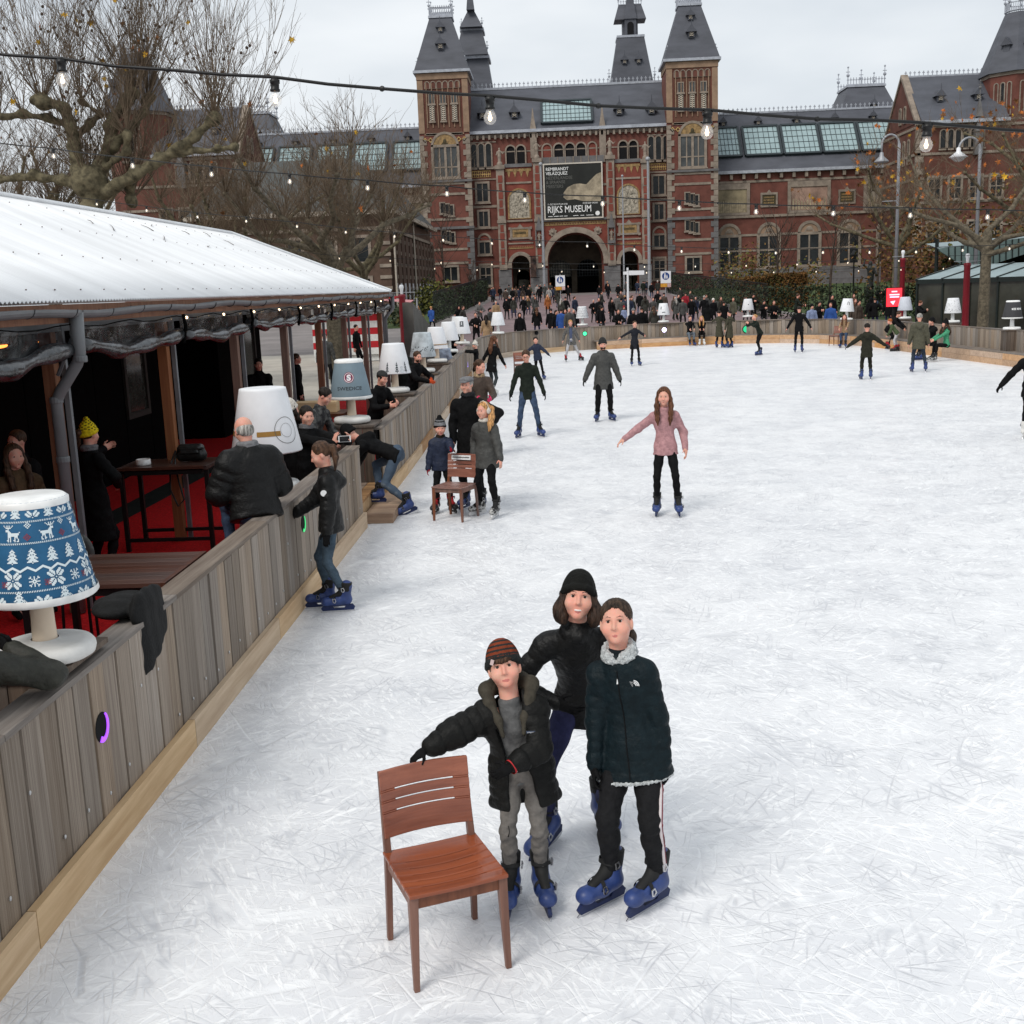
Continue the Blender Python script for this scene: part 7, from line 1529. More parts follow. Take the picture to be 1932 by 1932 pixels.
ed = PY(1944,800,20.5); human('person in black at the right edge of the ice with one arm out', (ed[0],20.5,0), 2.4, 1.68, 1, lean=(.25,.1), feet=((-.1,.1,0),(.1,-.1,0)), hands=((-.2,-.1,.5),(.33,.02,.50)), jacket=BLACKC, jlen=.1, puff=.02, trousers=BLACKC, tight=1.15, foot='white', hair=DARKH, gloves=BLACKC, hat='beanie')
SEATK = dict(hips=(0,.0,-.30), sit=1)
def sitter(label, x, y, face, H, depth=.35, inset=.0, **kw):
    """hips on the bench top, feet on the ice in front"""
    p = PZ(x, y, 0); ft = .5/H
    kw.setdefault('feet', ((-.06,-.16,0),(.06,-.16,0))); hip_z = (.42+.085*H-.092-.505*H)/H
    return human(label, (p[0], p[1], 0), face, H, 1, hips=(0,.10,hip_z), sit=1, lean=kw.pop('lean', (.10,0)), knee=(0,-1,1.2), **kw)
sitter('young man in black top and grey jeans on the far bench', 1303, 652, .1, 1.72, jacket=BLACKC, jlen=.03, trousers=cloth('grey jeans', hexc(96,104,112)), hair=BROWNH, hands=((-.05,-.28,.36),(.05,-.28,.36)), head=(.1,.2,0), hres=.018)
sitter('fair haired woman in black sitting on the far bench', 1324, 651, -.1, 1.62, sex='f', jacket=BLACKC, jlen=.03, trousers=BLACKC, hair=BLOND, hairstyle='long', foot='white', hands=((-.05,-.26,.38),(.05,-.26,.38)), head=(-.1,.2,0), hres=.018)
sitter('woman in tan jacket and jeans on the bench beside a chair', 1592, 655, -.35, 1.64, sex='f', jacket=TAN, jlen=.03, trousers=JEAN, hair=AUBURN, hairstyle='long', hands=((-.10,-.25,.40),(.08,-.25,.42)), hres=.016)
c3_ = copy_tree(CH, at(1577,652), -.7); c3_['label'] = 'brown wooden chair standing by the right bend bench'
human('child in green jacket and grey trousers bending forward, ginger hair', at(1692,663), -1.9, 1.22, 1, lean=(.75,0), head=(0,.2,0), feet=((-.06,.03,0),(.08,-.04,0)), hands=((-.06,-.3,.42),(.08,-.3,.45)), jacket=cloth('moss green jacket', hexc(70,82,56)), jlen=.04, puff=.02, trousers=LGREY, foot='black', hair=REDH, hres=.016)
human('adult in black helping the ginger haired child', at(1678,659), .9, 1.66, 1, lean=(.9,0), hips=(0,.05,-.06), head=(0,.3,0), feet=((-.06,0,0),(.06,.08,0)), hands=((-.1,-.4,.42),(.1,-.4,.42)), jacket=BLACKC, jlen=.08, puff=.02, trousers=BLACKC, hair=BROWNH, foot='black', hres=.018)
sitter('man in black beanie and black jacket on the right bench', 1750, 679, -1.5, 1.76, jacket=BLACKC, jlen=.03, puff=.02, hood=True, trousers=BLACKC, hair=DARKH, hat='beanie', hands=((-.06,-.28,.38),(.06,-.28,.38)), hres=.015)
sitter('woman in mint green fleece and black beanie on the right bench', 1776, 682, -1.45, 1.64, sex='f', jacket=GREEN, jlen=.03, puff=.008, trousers=BLACKC, tight=.95, foot='hockey', hair=BROWNH, hairstyle='long', hat='pom', hatmat=BLACKC, hands=((-.06,-.27,.36),(.06,-.27,.36)), scarf=PLAID, hres=.015)
human('child in white striped woolly hat and black coat at the barrier below the beaded lamp', (-2.6,37.5,0), -1.3, 1.18, 1, head=(0,.1,0), feet=((-.07,0,0),(.07,0,0)), hands=((-.1,-.35,.82),(.1,-.35,.80)), jacket=BLACKC, jlen=.12, puff=.02, trousers=BLACKC, hair=DARKH, hat='pom', hatmats=[WHITEW, BLACKC], hatfn=lambda q: (np.abs(q[:,2]-.045) < .008).astype(int), hres=.017)
# people behind the barrier and under the pavilion
pv = lambda x, y, Y: (PY(x, y, Y)[0], Y, .02)
S = dict(foot='shoe')
bald, _ = human('balding man with grey hair and black puffer sitting on the barrier, seen from behind', (-2.74,10.0,.62), -2.55, 1.78, 1, hips=(0,.0,-.245), sit=1, lean=(.10,.02), knee=(0,-1,1.2), feet=((-.08,-.20,0),(.08,-.20,0)), hands=((-.10,-.20,.36),(.10,-.18,.36)), elbow=((-.6,.6,-.5),(.6,.6,-.5)), head=(.1,.3,0), jacket=BLACKP, jlen=.1, puff=.058, quilt=(.013,.085,0), trousers=JEAN, hair=GREYH, hairstyle='bald', scarf=GREYW, skin=SKIN, **S)
human('woman in cream bobble hat with long black hair behind the gold banded lamp', pv(549,800,14.2), 2.4, 1.68, 1, sex='f', head=(0,-.05,0), jacket=BLACKC, jlen=.1, puff=.02, trousers=BLACKC, hair=DARKH, hairstyle='long', hat='beanie', hatmat=WHITEW, **S)
PH = PY(650,828,13.75)
ph_, pi_ = human('person in black holding up a phone behind the barrier', (-3.12,14.0,.02), .7, 1.62, 1, head=(-.1,.15,0), world_hands=((PH[0]-.09,PH[1]+.03,PH[2]-.06),(PH[0]+.09,PH[1]+.05,PH[2]-.06)), elbow=((-1,.3,-1),(1,.3,-1)), hand_dir=((.2,-.2,1),(-.2,-.2,1)), palm=((1,0,.2),(-1,0,.2)), jacket=BLACKC, jlen=.08, puff=.02, trousers=BLACKC, hair=DARKH, scarf=cloth('black white scarf', hexc(96,96,98)), **S)
t = thing('phone', 'white phone held up by the person behind the barrier', 'phone', (PH[0],PH[1],PH[2]), 0.15); b = MB(); b.box(-.075,.075,-.005,.005,-.038,.038); b.obj('case', whitep, t); b = MB(); b.box(-.06,.06,-.008,-.0055,-.033,.033); b.obj('screen', mat('dark phone screen', (.02,.02,.022), rough=.15, var=.3, scale=20), t)
human('man in dark plaid shirt leaning over beside the gold banded lamp', pv(588,860,16.0), 1.2, 1.74, 1, lean=(.3,.1), head=(.2,.5,0), hands=((-.1,-.25,.55),(.1,-.25,.55)), jacket=PLAID, jlen=.05, puff=.012, trousers=BLACKC, hair=DARKH, **S)
human('man in dark cap leaning on the barrier with a drink straw', pv(705,760,19.6), .9, 1.70, 1, lean=(.35,0), head=(.1,.3,0), world_hands=((-2.85,19.2,1.12),(-2.75,19.5,1.14)), jacket=BLACKC, jlen=.08, puff=.02, trousers=BLACKC, hair=DARKH, hat='cap', hatmat=cloth('grey black cap', hexc(50,50,50)), **S)
human('bearded man with orange gloves leaning on the barrier behind the fir tree lamp', pv(775,720,24.6), 1.0, 1.76, 1, lean=(.35,0), head=(-.3,.1,0), world_hands=((-2.72,24.2,1.13),(-2.68,24.5,1.13)), elbow=((-1,.2,-.3),(1,.2,-.3)), jacket=BLACKC, jlen=.08, puff=.02, trousers=BLACKC, hair=BROWNH, beard=BROWNH, gloves=ORANGE, **S)
human('man in dark beanie behind the fir tree lamp, facing away', pv(756,640,28), 2.9, 1.74, 1, jacket=cloth('dark green black coat', hexc(26,30,26)), jlen=.1, puff=.02, trousers=BLACKC, hair=DARKH, hat='beanie', **S)
human('smiling young man in black hooded jacket between the white lamps', pv(852,650,40.5), .5, 1.78, 1, head=(.1,.15,0), lean=(.25,0), hands=((-.08,-.3,.62),(.08,-.3,.62)), jacket=BLACKC, jlen=.1, puff=.02, hood=True, trousers=BLACKC, hair=DARKH, smile=1, hres=.018, **S)
human('person in grey beanie and pale quilted jacket behind the frosty lamp', pv(834,640,33), 2.8, 1.66, 1, jacket=pf('pale blue puffer', hexc(130,142,160)), jlen=.1, puff=.02, trousers=BLACKC, hair=DARKH, hat='beanie', hatmat=GREYW, hres=.018, **S)
def yelfn(q): return ((np.sin(q[:,2]*190)*np.sin(np.arctan2(q[:,0], q[:,1])*9) > .35) & (q[:,2] > .055)).astype(int)
human('woman in yellow patterned bobble hat and black coat under the pavilion', pv(172,880,12.2), 2.55, 1.68, 1, sex='f', head=(.1,.05,0), hands=((-.12,-.1,.6),(.20,-.24,.80)), elbow=((-1,.4,0),(1,.2,-.5)), jacket=BLACKC, jlen=.26, puff=.02, skirt=.05, trousers=BLACKC, hair=BROWNH, hairstyle='pony', hat='pom', hatmats=[YEL, BLACKC], hatfn=yelfn, scarf=GREYW, **S)
human('man in black standing in the pavilion gangway, hands together', pv(490,720,23.2), .35, 1.76, 1, head=(0,.1,0), hands=((-.05,-.2,.60),(.05,-.2,.60)), jacket=BLACKC, jlen=.1, puff=.02, trousers=cloth('grey brown trousers', hexc(70,64,58)), hair=DARKH, **S)
for i, (x, y, Y, fa, lab, jm_) in enumerate(((28,880,10.6,.8,'person in brown fleecy coat by the first pavilion post',cloth('brown fleece', hexc(84,66,48))),(25,760,11.8,-.4,'person in dark coat standing deep in the pavilion at the left edge',BLACKC),(560,700,26,1.8,'person in black by the second pavilion booth',BLACKC))): human(lab, pv(x,y,Y), fa, 1.68, 1, sex='f', jacket=jm_, jlen=.12, puff=.03, trousers=BLACKC, hair=BROWNH, hairstyle='long' if i == 0 else 'short', hres=.018, **S)
human('person in dark olive jacket at the left edge with an elbow on the barrier', (-3.0,5.02,.02), 1.35, 1.68, 1, lean=(.42,.12), world_hands=(None,(-2.78,5.42,1.30)), elbow=((-.5,1,0),(.2,-1.2,-.6)), jacket=OLIVED, jlen=.1, puff=.03, trousers=BLACKC, hair=BROWNH, gloves=BLACKC, **S)
human('person in sunglasses and dark puffer beyond the pavilion posts', pv(612,640,38), .4, 1.74, 1, jacket=GREYP, jlen=.1, puff=.03, trousers=BLACKC, hair=DARKH, glasses=True, hres=.02, **S)
human('man in black standing before the striped stall', pv(672,630,46), 1.2, 1.78, 1, jacket=BLACKC, jlen=.12, trousers=BLACKC, hair=DARKH, hres=.02, **S)
# ------------------------------------------------------------------ trees
bark = mat('plane bark', hexc(92,85,66), rough=.9, scale=5, var=.32, bump=.8, bscale=10, detail=6); bark2 = mat('mottled trunk bark', hexc(92,84,70), rough=.9, scale=9, var=.25, bump=.6, bscale=14); twigm = mat('twig brown', hexc(96,82,67), rough=.9, var=.15, scale=2); twigd = mat('dark twig', hexc(70,58,50), rough=.9, var=.15, scale=2)
leafm = [mat('yellow leaf', hexc(190,148,40), rough=.7, var=.15, scale=9), mat('orange leaf', hexc(168,96,40), rough=.7, var=.2, scale=9), mat('brown leaf', hexc(110,72,40), rough=.8, var=.2, scale=9)]
class Twigs:
    """many thin tapered branches as one mesh"""
    def __init__(s): s.b = MB()
    def stick(s, pts, r0, r1, n=3): k = len(pts); s.b.tube(pts, np.linspace(r0, r1, k), n, cap=False)
def bend_line(p, d, L_, n, rnd, wob=.12, up=.0):
    pts = [np.array(p, float)]; d = nrm3(d)
    for i in range(n): d = nrm3(d+np.array([rnd.gauss(0,wob), rnd.gauss(0,wob), rnd.gauss(0,wob)+up])); pts.append(pts[-1]+d*L_/n)
    return pts, d
def nrm3(v): v = np.asarray(v, float); return v/(np.linalg.norm(v)+1e-9)
def shoot(T, p, d, L_, r, rnd, lvl, wob=.10, up=.06, tips=None, side=3):
    pts, dd = bend_line(p, d, L_, 5, rnd, wob, up); T.stick(pts, r, r*.35, 4 if r > .03 else 3)
    if tips is not None: tips.append(pts[-1])
    if lvl > 0:
        for i in range(side):
            q = rnd.randint(1, 4); a = np.array([rnd.gauss(0,1), rnd.gauss(0,1), rnd.gauss(.2,.6)]); tdir = nrm3(pts[q+1]-pts[q]); shoot(T, pts[q], tdir*.9+nrm3(a)*.62, L_*rnd.uniform(.3,.6), r*.55, rnd, lvl-1, wob*1.2, up, tips, max(2, side-1))
big = thing('plane_tree', 'big pollarded plane tree with mossy knobbly limbs behind the pavilion roof', 'tree', (-10.3,36,0)); TY = 36.0
def tp(x, y, dy=0): 
    p = PY(x*.4, y*.4, TY+dy); return p-np.array([-10.3,36,0])
limbs = [([(425,1010),(440,930),(420,860)],.42,.36,0),([(430,900),(372,800),(350,690),(335,590),(300,505),(200,480)],.30,.17,-.6),([(335,590),(230,557),(110,540),(0,552),(-90,530)],.15,.11,-.8),([(415,880),(475,785),(528,690),(512,600),(585,480),(625,440)],.28,.16,.5),([(530,690),(600,625),(680,520),(700,470)],.18,.13,1.0),([(470,930),(560,868),(645,818),(760,748),(850,692),(930,640),(1012,560)],.25,.15,-.4),([(760,748),(900,715),(1030,705),(1110,690)],.13,.09,-.6),([(430,890),(300,852),(150,832),(0,845),(-100,830)],.20,.12,.4),([(640,820),(615,890),(620,950)],.15,.13,.6),([(345,660),(420,590),(470,540),(385,475)],.13,.09,.8),([(480,800),(590,720),(600,640)],.14,.1,-.5)]
f = Field(); rb = random.Random(5); knobs = []
for pts, r0, r1, dy in limbs:
    P3 = [tp(x, y, dy*i/(len(pts)-1)) for i, (x, y) in enumerate(pts)]; R_ = np.linspace(r0, r1, len(P3)); f.chain(P3, list(R_*.78), .12)
    for i in range(1, len(P3)): 
        if rb.random() < .5: q = P3[i]+np.array([rb.gauss(0,.08), rb.gauss(0,.08), .05]); f.ell(q, [R_[i]*rb.uniform(.9,1.2)]*3, .1)
    f.ell(P3[-1], [r1*1.5]*3, .1); knobs.append((P3[-1], 36 if r1 > .12 else 24, r1)); 
    for i in range(2, len(P3)-1): knobs.append((P3[i], 8, R_[i]))
f.cone((0,0,0), tp(425,1010), .5, .42, .1)
f.disp.append(lambda P: .035*np.sin(P[:,0]*9+2*np.sin(P[:,2]*6))*np.sin(P[:,2]*8+P[:,1]*7))
link('trunk', f.mesh('trunk', .055, bark), big)
T = Twigs(); tips = []
for p, n, r in knobs:
    for i in range(n):
        a = rb.uniform(0, 2*math.pi); sp = rb.uniform(.1,1.15); d = (math.cos(a)*sp, math.sin(a)*sp, 1.0); shoot(T, p, d, rb.uniform(2.2,4.6) if n > 10 else rb.uniform(1.0,2.6), .015, rb, 2 if n > 10 else 1, .07, .07, tips, 4)
tag(T.b.obj('twigs', twigm, big, fixn=False), kind='stuff')
def leaf_mesh(m_):
    b = MB(); P = [(0,-.5),(.12,-.15),(.5,-.3),(.32,.0),(.55,.25),(.2,.2),(0,.55),(-.2,.2),(-.55,.25),(-.32,0),(-.5,-.3),(-.12,-.15)]
    b.add([(x*.2, .03*abs(x)*2, y*.2) for x, y in P]+[(0,-.01,0)], [(i,(i+1) % 12,12) for i in range(12)]); return b.mesh('leaf', m_)
LM = [leaf_mesh(m_) for m_ in leafm]
def leaves(root, pts, n, rnd, s=1.0, w_=(5,3,2)):
    for i in range(n):
        o = link('leaf', rnd.choices(LM, w_)[0], root, pts[rnd.randrange(len(pts))]+np.array([0,0,-.1])); o.rotation_euler = (rnd.uniform(-.8,.8), rnd.uniform(-1.5,1.5), rnd.uniform(0,6.3)); o.scale = (s*rnd.uniform(.6,1.3),)*3
leaves(big, tips, 70, rb)
b = MB(); [b.sphere(tips[rb.randrange(len(tips))], .05, 6, 4) for _ in range(120)]; tag(b.obj('seed_ball', twigd, big), kind='stuff')
def pollard(label, base, h, spread, n, seed, tm=twigm, leafn=14, nt=9, lvl=2, tr=.2, up=.8, L_=2.2, bk=None, lw=(3,3,4), ls=1.0):
    t = thing('plane_tree', label, 'tree', base, 0, 'pollarded plane trees round the square'); rnd = random.Random(seed); f = Field(); f.cone((0,0,0),(.05,0,h*.55),tr,tr*.8,.1); kn = []
    for i in range(n):
        a = 2*math.pi*(i+rnd.uniform(-.2,.2))/n; p = np.array([.05,0,h*rnd.uniform(.45,.58)]); pts = [p]; d = np.array([math.cos(a), math.sin(a), rnd.uniform(.1,.9)])
        for k in range(4): d = nrm3(d+np.array([rnd.gauss(0,.3), rnd.gauss(0,.3), rnd.gauss(.12,.25)])); pts.append(pts[-1]+d*spread/4*rnd.uniform(.8,1.2)); 
        f.chain(pts, list(np.linspace(tr*.48, tr*.2, 5)), .08); 
        for q in pts[2:]: f.ell(q, [tr*.34]*3, .06); kn.append(q)
    link('trunk', f.mesh('trunk', .05, bk or bark), t); T = Twigs(); tips = []
    for q in kn:
        for i in range(nt): a = rnd.uniform(0, 2*math.pi); sp = rnd.uniform(.2,1.2); shoot(T, q, (math.cos(a)*sp, math.sin(a)*sp, up), rnd.uniform(.5,1)*L_, .015, rnd, lvl, .1, .05, tips, 3)
    tag(T.b.obj('twigs', tm, t, fixn=False), kind='stuff'); leaves(t, tips, leafn, rnd, ls, lw); return t
pollard('pollarded plane tree whose trunk stands beyond the pavilion posts', (-8.1,42,0), 7.2, 4.8, 8, 21, nt=15, L_=2.8, bk=bark2, tr=.3)
pollard('brown twiggy plane tree in front of the brick house gable', (-16,57,0), 8.4, 5.8, 9, 22, nt=22, L_=3.0, tr=.3)
pollard('brown twiggy plane tree farther back along the square', (-11.5,70,0), 8.2, 5.8, 9, 23, nt=22, L_=3.1, tr=.3)
pollard('twiggy plane tree at the far left behind the big one', (-24,55,0), 10.5, 5.5, 8, 24, nt=14, L_=3.0, tr=.32)
pollard('low twiggy tree leaning over the pavilion ridge at the left edge', (-17.5,40,0), 7.2, 4.6, 8, 27, nt=14, L_=2.6, tr=.26)
pollard('mottled plane tree beside the glass cafe with a few autumn leaves', (PY(1855,575,48.5)[0],48.5,0), 8.0, 5.2, 8, 25, nt=9, L_=1.9, bk=bark2, tr=.24, leafn=60, lw=(2,5,4), up=.5)
pollard('autumn plane tree behind the glass cafe roof', (27.5,66,0), 11, 6.5, 8, 26, nt=11, L_=2.6, tr=.3, leafn=160, lw=(3,6,5), ls=1.5, up=.6)
pollard('autumn plane tree between the street lamp and the corner tower', (21.5,74,0), 8.5, 5.4, 7, 28, nt=11, L_=2.4, tr=.28, leafn=130, lw=(3,5,6), ls=1.6, up=.6)
def thin_tree(label, base, h, seed, spread=.35, n=18, tm=twigd):
    t = thing('young_tree', label, 'tree', base, 0, 'bare young trees before the museum'); rnd = random.Random(seed); b = MB(); pts, _ = bend_line((0,0,0), (0,0,1), h*.8, 7, rnd, .03, .05); b.tube(pts, np.linspace(.14,.04,8), 7); b.obj('trunk', tm, t, smooth=True)
    T = Twigs()
    for i in range(n): k = rnd.uniform(.28,1.0); q = np.array([np.interp(k*7, range(8), np.array(pts)[:, j]) for j in range(3)]); a = rnd.uniform(0,6.28); shoot(T, q, (math.cos(a)*spread*2, math.sin(a)*spread*2, .9), h*.42*(1.15-k*.6), .035, rnd, 2, .06, .08, None, 4)
    tag(T.b.obj('twigs', tm, t, fixn=False), kind='stuff'); return t
def tb(x, Y): p = PY(x, 560, Y); return (p[0], Y, gz(Y))
for lab, x, Y, h, sd in (('bare young tree in front of the left museum tower', 838,118,10.5,1),('bare young tree before the right wing, left of two', 1462,104,9.2,2),('bare young tree before the right wing, right of two', 1566,104,9.4,3),('slender bare tree just left of the tall street lamp', 1655,108,9.6,4),('small bare shrub tree by the left entrance steps', 893,128,5.0,5)): thin_tree(lab, tb(x, Y), h, sd)
# hedges, shrubs and ivy fences: leaf-sized faces over a dark core
def leafy(name, label, cat, box, mats, n, size, seed, core=None, rnd_shape=0.0, loc=(0,0,0), slope=None):
    t = thing(name, label, cat, loc); rng_ = np.random.default_rng(seed); x0, x1, y0, y1, z0, z1 = box
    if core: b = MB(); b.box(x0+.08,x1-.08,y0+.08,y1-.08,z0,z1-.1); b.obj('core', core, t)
    for mi_, (m_, w_) in enumerate(mats):
        k = int(n*w_); P = rng_.uniform((x0,y0,z0),(x1,y1,z1),(k,3))
        if core: 
            face = rng_.integers(0, 4, k); P[face == 0, 1] = y0+rng_.uniform(-.06,.1,(face == 0).sum()); P[face == 1, 1] = y0+rng_.uniform(-.1,.06,(face == 1).sum()); P[face == 2, 2] = z1+rng_.uniform(-.1,.08,(face == 2).sum()); P[face == 3, 0] = np.where(rng_.random((face == 3).sum()) < .5, x0, x1)
        else:
            c = np.array([(x0+x1)/2,(y0+y1)/2,(z0+z1)/2]); h_ = np.array([x1-x0,y1-y0,z1-z0])/2; q = rng_.normal(size=(k,3)); q /= np.linalg.norm(q, axis=1)[:, None]; P = c+q*h_*(rng_.random((k,1))**.4)*(1+.25*np.sin(q[:, :1]*7+q[:, 1:2]*5+seed))
        a = rng_.normal(size=(k,3)); a /= np.linalg.norm(a, axis=1)[:, None]; c = np.cross(a, rng_.normal(size=(k,3))); c /= np.linalg.norm(c, axis=1)[:, None]; s_ = size*rng_.uniform(.6,1.3,(k,1)); V = np.stack([P-a*s_, P+c*s_*.6, P+a*s_, P-c*s_*.6], 1).reshape(-1,3); F = np.arange(4*k).reshape(-1,4)
        b = MB(); b.add(V, F.tolist()); tag(b.obj('leaves', m_, t, fixn=False), kind='stuff')
    return t
hg = [mat('hedge rust leaf', hexc(104,72,36), rough=.8, var=.3, scale=3), mat('hedge olive leaf', hexc(78,72,36), rough=.8, var=.3, scale=3), mat('ivy green', hexc(40,50,30), rough=.7, var=.3, scale=3), mat('yellow green leaf', hexc(92,92,42), rough=.8, var=.3, scale=2), mat('amber leaf', hexc(104,80,44), rough=.8, var=.3, scale=2)]
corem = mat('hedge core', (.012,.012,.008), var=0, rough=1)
for lab, x0, x1, Y, zt, w1, w2 in (('clipped rust coloured hedge block, left of three',1402,1443,98,3.1,.7,.3),('clipped rust hedge block in the middle',1446,1478,98.3,3.3,.5,.5),('clipped rust hedge block at the right',1481,1523,97.8,3.3,.85,.15)):
    a, c = PY(x0,540,Y)[0], PY(x1,540,Y)[0]; leafy('hedge', lab, 'hedge', (a,c,Y,Y+1.6,gz(Y)-.1,zt), ((hg[0],w1),(hg[1],w2)), 2600, .10, int(x0), corem)
for lab, bx_, w_, n, sd in (('autumn shrub with amber leaves at the right museum tower',(15.5,22.5,112,116,.5,6.0),((hg[4],.6),(hg[3],.3)),1500,1),('amber shrub behind the hedge blocks',(22,27,112,116,.3,4.6),((hg[4],.7),(hg[3],.2)),900,2),('yellow green shrub left of the museum steps',(-14,-9.8,112,117,.4,4.2),((hg[3],.8),(hg[2],.3)),1300,3),('low dark shrubs at the foot of the brick house',(-13.5,-10.2,88,96,.2,2.0),((hg[2],.8),(hg[1],.3)),900,4),('amber undergrowth beside the glass cafe',(23.5,28.5,72,78,0,4.4),((hg[4],.6),(hg[3],.3),(hg[2],.3)),1500,5),('rusty undergrowth behind the street lamp',(25,36,92,100,0,8.5),((hg[0],.6),(hg[4],.4),(hg[1],.3)),2600,6),('olive shrub far right behind the cafe',(30,44,84,92,0,10),((hg[1],.5),(hg[4],.4),(hg[0],.3)),2600,7)):
    leafy('shrub', lab, 'shrub', bx_, w_, n, .17, sd)
def ivy_fence(label, a, c, h0, h1, seed):
    a, c = np.array(a, float), np.array(c, float); t = thing('iron_fence', label, 'fence', (*a, 0)); L_ = np.hypot(*(c-a)); n = int(L_/.45); d = (c-a)/L_
    b = MB(); ang = math.atan2(d[1], d[0])
    for i in range(n+1): q = d*(L_*i/n); zz = gz(a[1]+q[1]); b.tube([(q[0],q[1],zz),(q[0],q[1],zz+h0+(h1-h0)*i/n)], .02, 4); b.sphere((q[0],q[1],zz+h0+(h1-h0)*i/n), .05, 4, 3)
    tag(b.obj('railing', irn, t), kind='stuff')
    rng_ = np.random.default_rng(seed); k = 2600; u_ = rng_.random(k); v = rng_.random(k)**.8; P = np.stack([d[0]*L_*u_+rng_.normal(0,.12,k), d[1]*L_*u_+rng_.normal(0,.12,k), np.array([gz(a[1]+d[1]*L_*x) for x in u_])+v*(h0+(h1-h0)*u_)*.93], 1)
    q = rng_.normal(size=(k,3)); q /= np.linalg.norm(q, axis=1)[:, None]; c2_ = np.cross(q, rng_.normal(size=(k,3))); s_ = .12; V = np.stack([P-q*s_, P+c2_*s_*.4, P+q*s_, P-c2_*s_*.4], 1).reshape(-1,3); b = MB(); b.add(V, np.arange(4*k).reshape(-1,4).tolist()); tag(b.obj('ivy', hg[2], t, fixn=False), kind='stuff')
ivy_fence('dark ivy covered iron fence right of the path', (14.7,150), (15.0,82), 2.6, 2.4, 3); ivy_fence('dark ivy covered iron fence along the garden, right of the path end', (15.0,82), (24.5,78), 2.4, 2.2, 4); ivy_fence('dark ivy covered iron fence left of the path', (-8.6,150), (-9.6,92), 2.8, 2.5, 5)
# ------------------------------------------------------------------ street furniture
polem = mat('pale grey steel', hexc(150,152,156), rough=.45, var=.05, metal=.2); redp = mat('dark red paint', hexc(116,26,36), rough=.4, var=.06, scale=2); globe = mat('white globe', (.75,.76,.78), rough=.2, var=0)
def tall_lamp(label, x, ybot, Y, ytop, xh, yh, white):
    p, q, hd = PY(x, ybot, Y), PY(x, ytop, Y), PY(xh, yh, Y); t = thing('street_lamp', label, 'street lamp', (p[0],Y,0)); H_ = q[2]; dx = hd[0]-p[0]
    b = MB(); b.tube([(0,0,0),(0,0,1.4)], [.16,.14], 12); b.obj('foot', polem, t, smooth=True); b = MB()
    A = np.linspace(0, math.pi, 12); r = abs(dx)/2; s_ = math.copysign(1, dx); b.tube([(0,0,1.4),(0,0,H_-r)]+[(s_*(r-r*math.cos(a)),0,H_-r+r*1.15*math.sin(a)) for a in A[1:]]+[(dx,0,hd[2]+.5)], [.11,.085]+[.06]*11+[.05], 10); b.obj('pole', polem, t, smooth=True)
    b = MB(); b.lathe([(.03,.55),(.1,.5),(.12,.3),(.42 if not white else .5,.02),(.40,-.03),(.2,-.2 if white else -.1),(.0005,-.25 if white else -.12)], 18, (dx,0,hd[2]), cap=False); b.obj('lamp_head', globe if white else polem, t, smooth=True)
    b = MB(); b.box(-.9 if not white else -.1,.0,-.03,.03,H_*.66,H_*.66+.05); b.obj('bracket', polem, t)
tall_lamp('tall grey street lamp with curved arm, left of two', 1688, 590, 70, 256, 1663, 305, False); tall_lamp('tall grey street lamp with curved arm and white head, right of two', 1837, 590, 66, 262, 1808, 297, True)
def pole(label, x, ytop, Y, r, name='flag_pole'):
    p = PY(x, ytop, Y); t = thing(name, label, 'pole', (p[0],Y,gz(Y))); b = MB(); b.tube([(0,0,0),(0,0,p[2]-gz(Y))], [r,r*.6], 8); b.obj('shaft', polem, t); b = MB(); b.sphere((0,0,p[2]-gz(Y)), r*1.4, 8, 6); b.obj('finial', polem, t)
pole('slim flag pole left of the main arch', 1020, 310, 155, .2); pole('slim flag pole right of the main arch', 1222, 300, 140, .2); pole('thin grey pole before the right side arch', 1174, 332, 150, .12)
def red_post(label, x, ytop, Y):
    p = PY(x, ytop, Y); t = thing('red_post', label, 'post', (p[0],Y,0), 0, 'dark red posts with globe lamps round the rink'); b = MB(); b.lathe([(.16,0),(.15,.1),(.13,p[2]-.55),(.15,p[2]-.5),(.15,p[2]-.4),(.05,p[2]-.38)], 14); b.obj('post', redp, t, smooth=True)
    b = MB(); b.lathe([(.06,p[2]-.4),(.07,p[2]-.2),(.10,p[2]-.1),(.07,p[2]-.01),(.0005,p[2])], 12, cap=False); b.obj('globe_lamp', globe, t, smooth=True); b = MB(); b.tube([(-.55,0,p[2]-.32),(.55,0,p[2]-.32)], .015, 5); b.obj('cable_arm', polem, t)
red_post('dark red post with globe lamp behind the red screen', 1704, 472, 62); red_post('dark red post with globe lamp in front of the glass cafe', 1826, 478, 49.5); red_post('dark red post with globe lamp beyond the pavilion corner', 757, 537, 47)
# red screen
s_ = PY(1687, 561, 57.5); t = thing('red_screen', 'small glowing red screen on a stand behind the far barrier', 'screen', (s_[0],57.5,0)); b = MB(); b.box(-.36,.36,-.04,.04,s_[2]-.44,s_[2]+.44); b.obj('panel', emat('red screen glow', (1.0,.03,.045), 1.1), t); b = MB(); b.box(-.4,.4,.045,.1,s_[2]-.48,s_[2]+.48); b.obj('casing', irn, t); b = MB(); b.box(-.05,.05,.05,.12,0,s_[2]-.44); b.obj('stand', irn, t)
b = MB()
for z, x0, x1 in ((.28,-.14,.13),(.13,-.24,.24),(.02,-.22,.23)): b.box(x0,x1,-.046,-.041,s_[2]+z-.03,s_[2]+z+.03)
b.split('text_line', emat('screen text', (1.0,.45,.6), 1.4), t); b = MB(); b.prism([(-.2,s_[2]-.2),(.05,s_[2]-.16),(-.05,s_[2]-.36)], -.046, -.041); b.obj('arrow', MATS['screen text'], t)
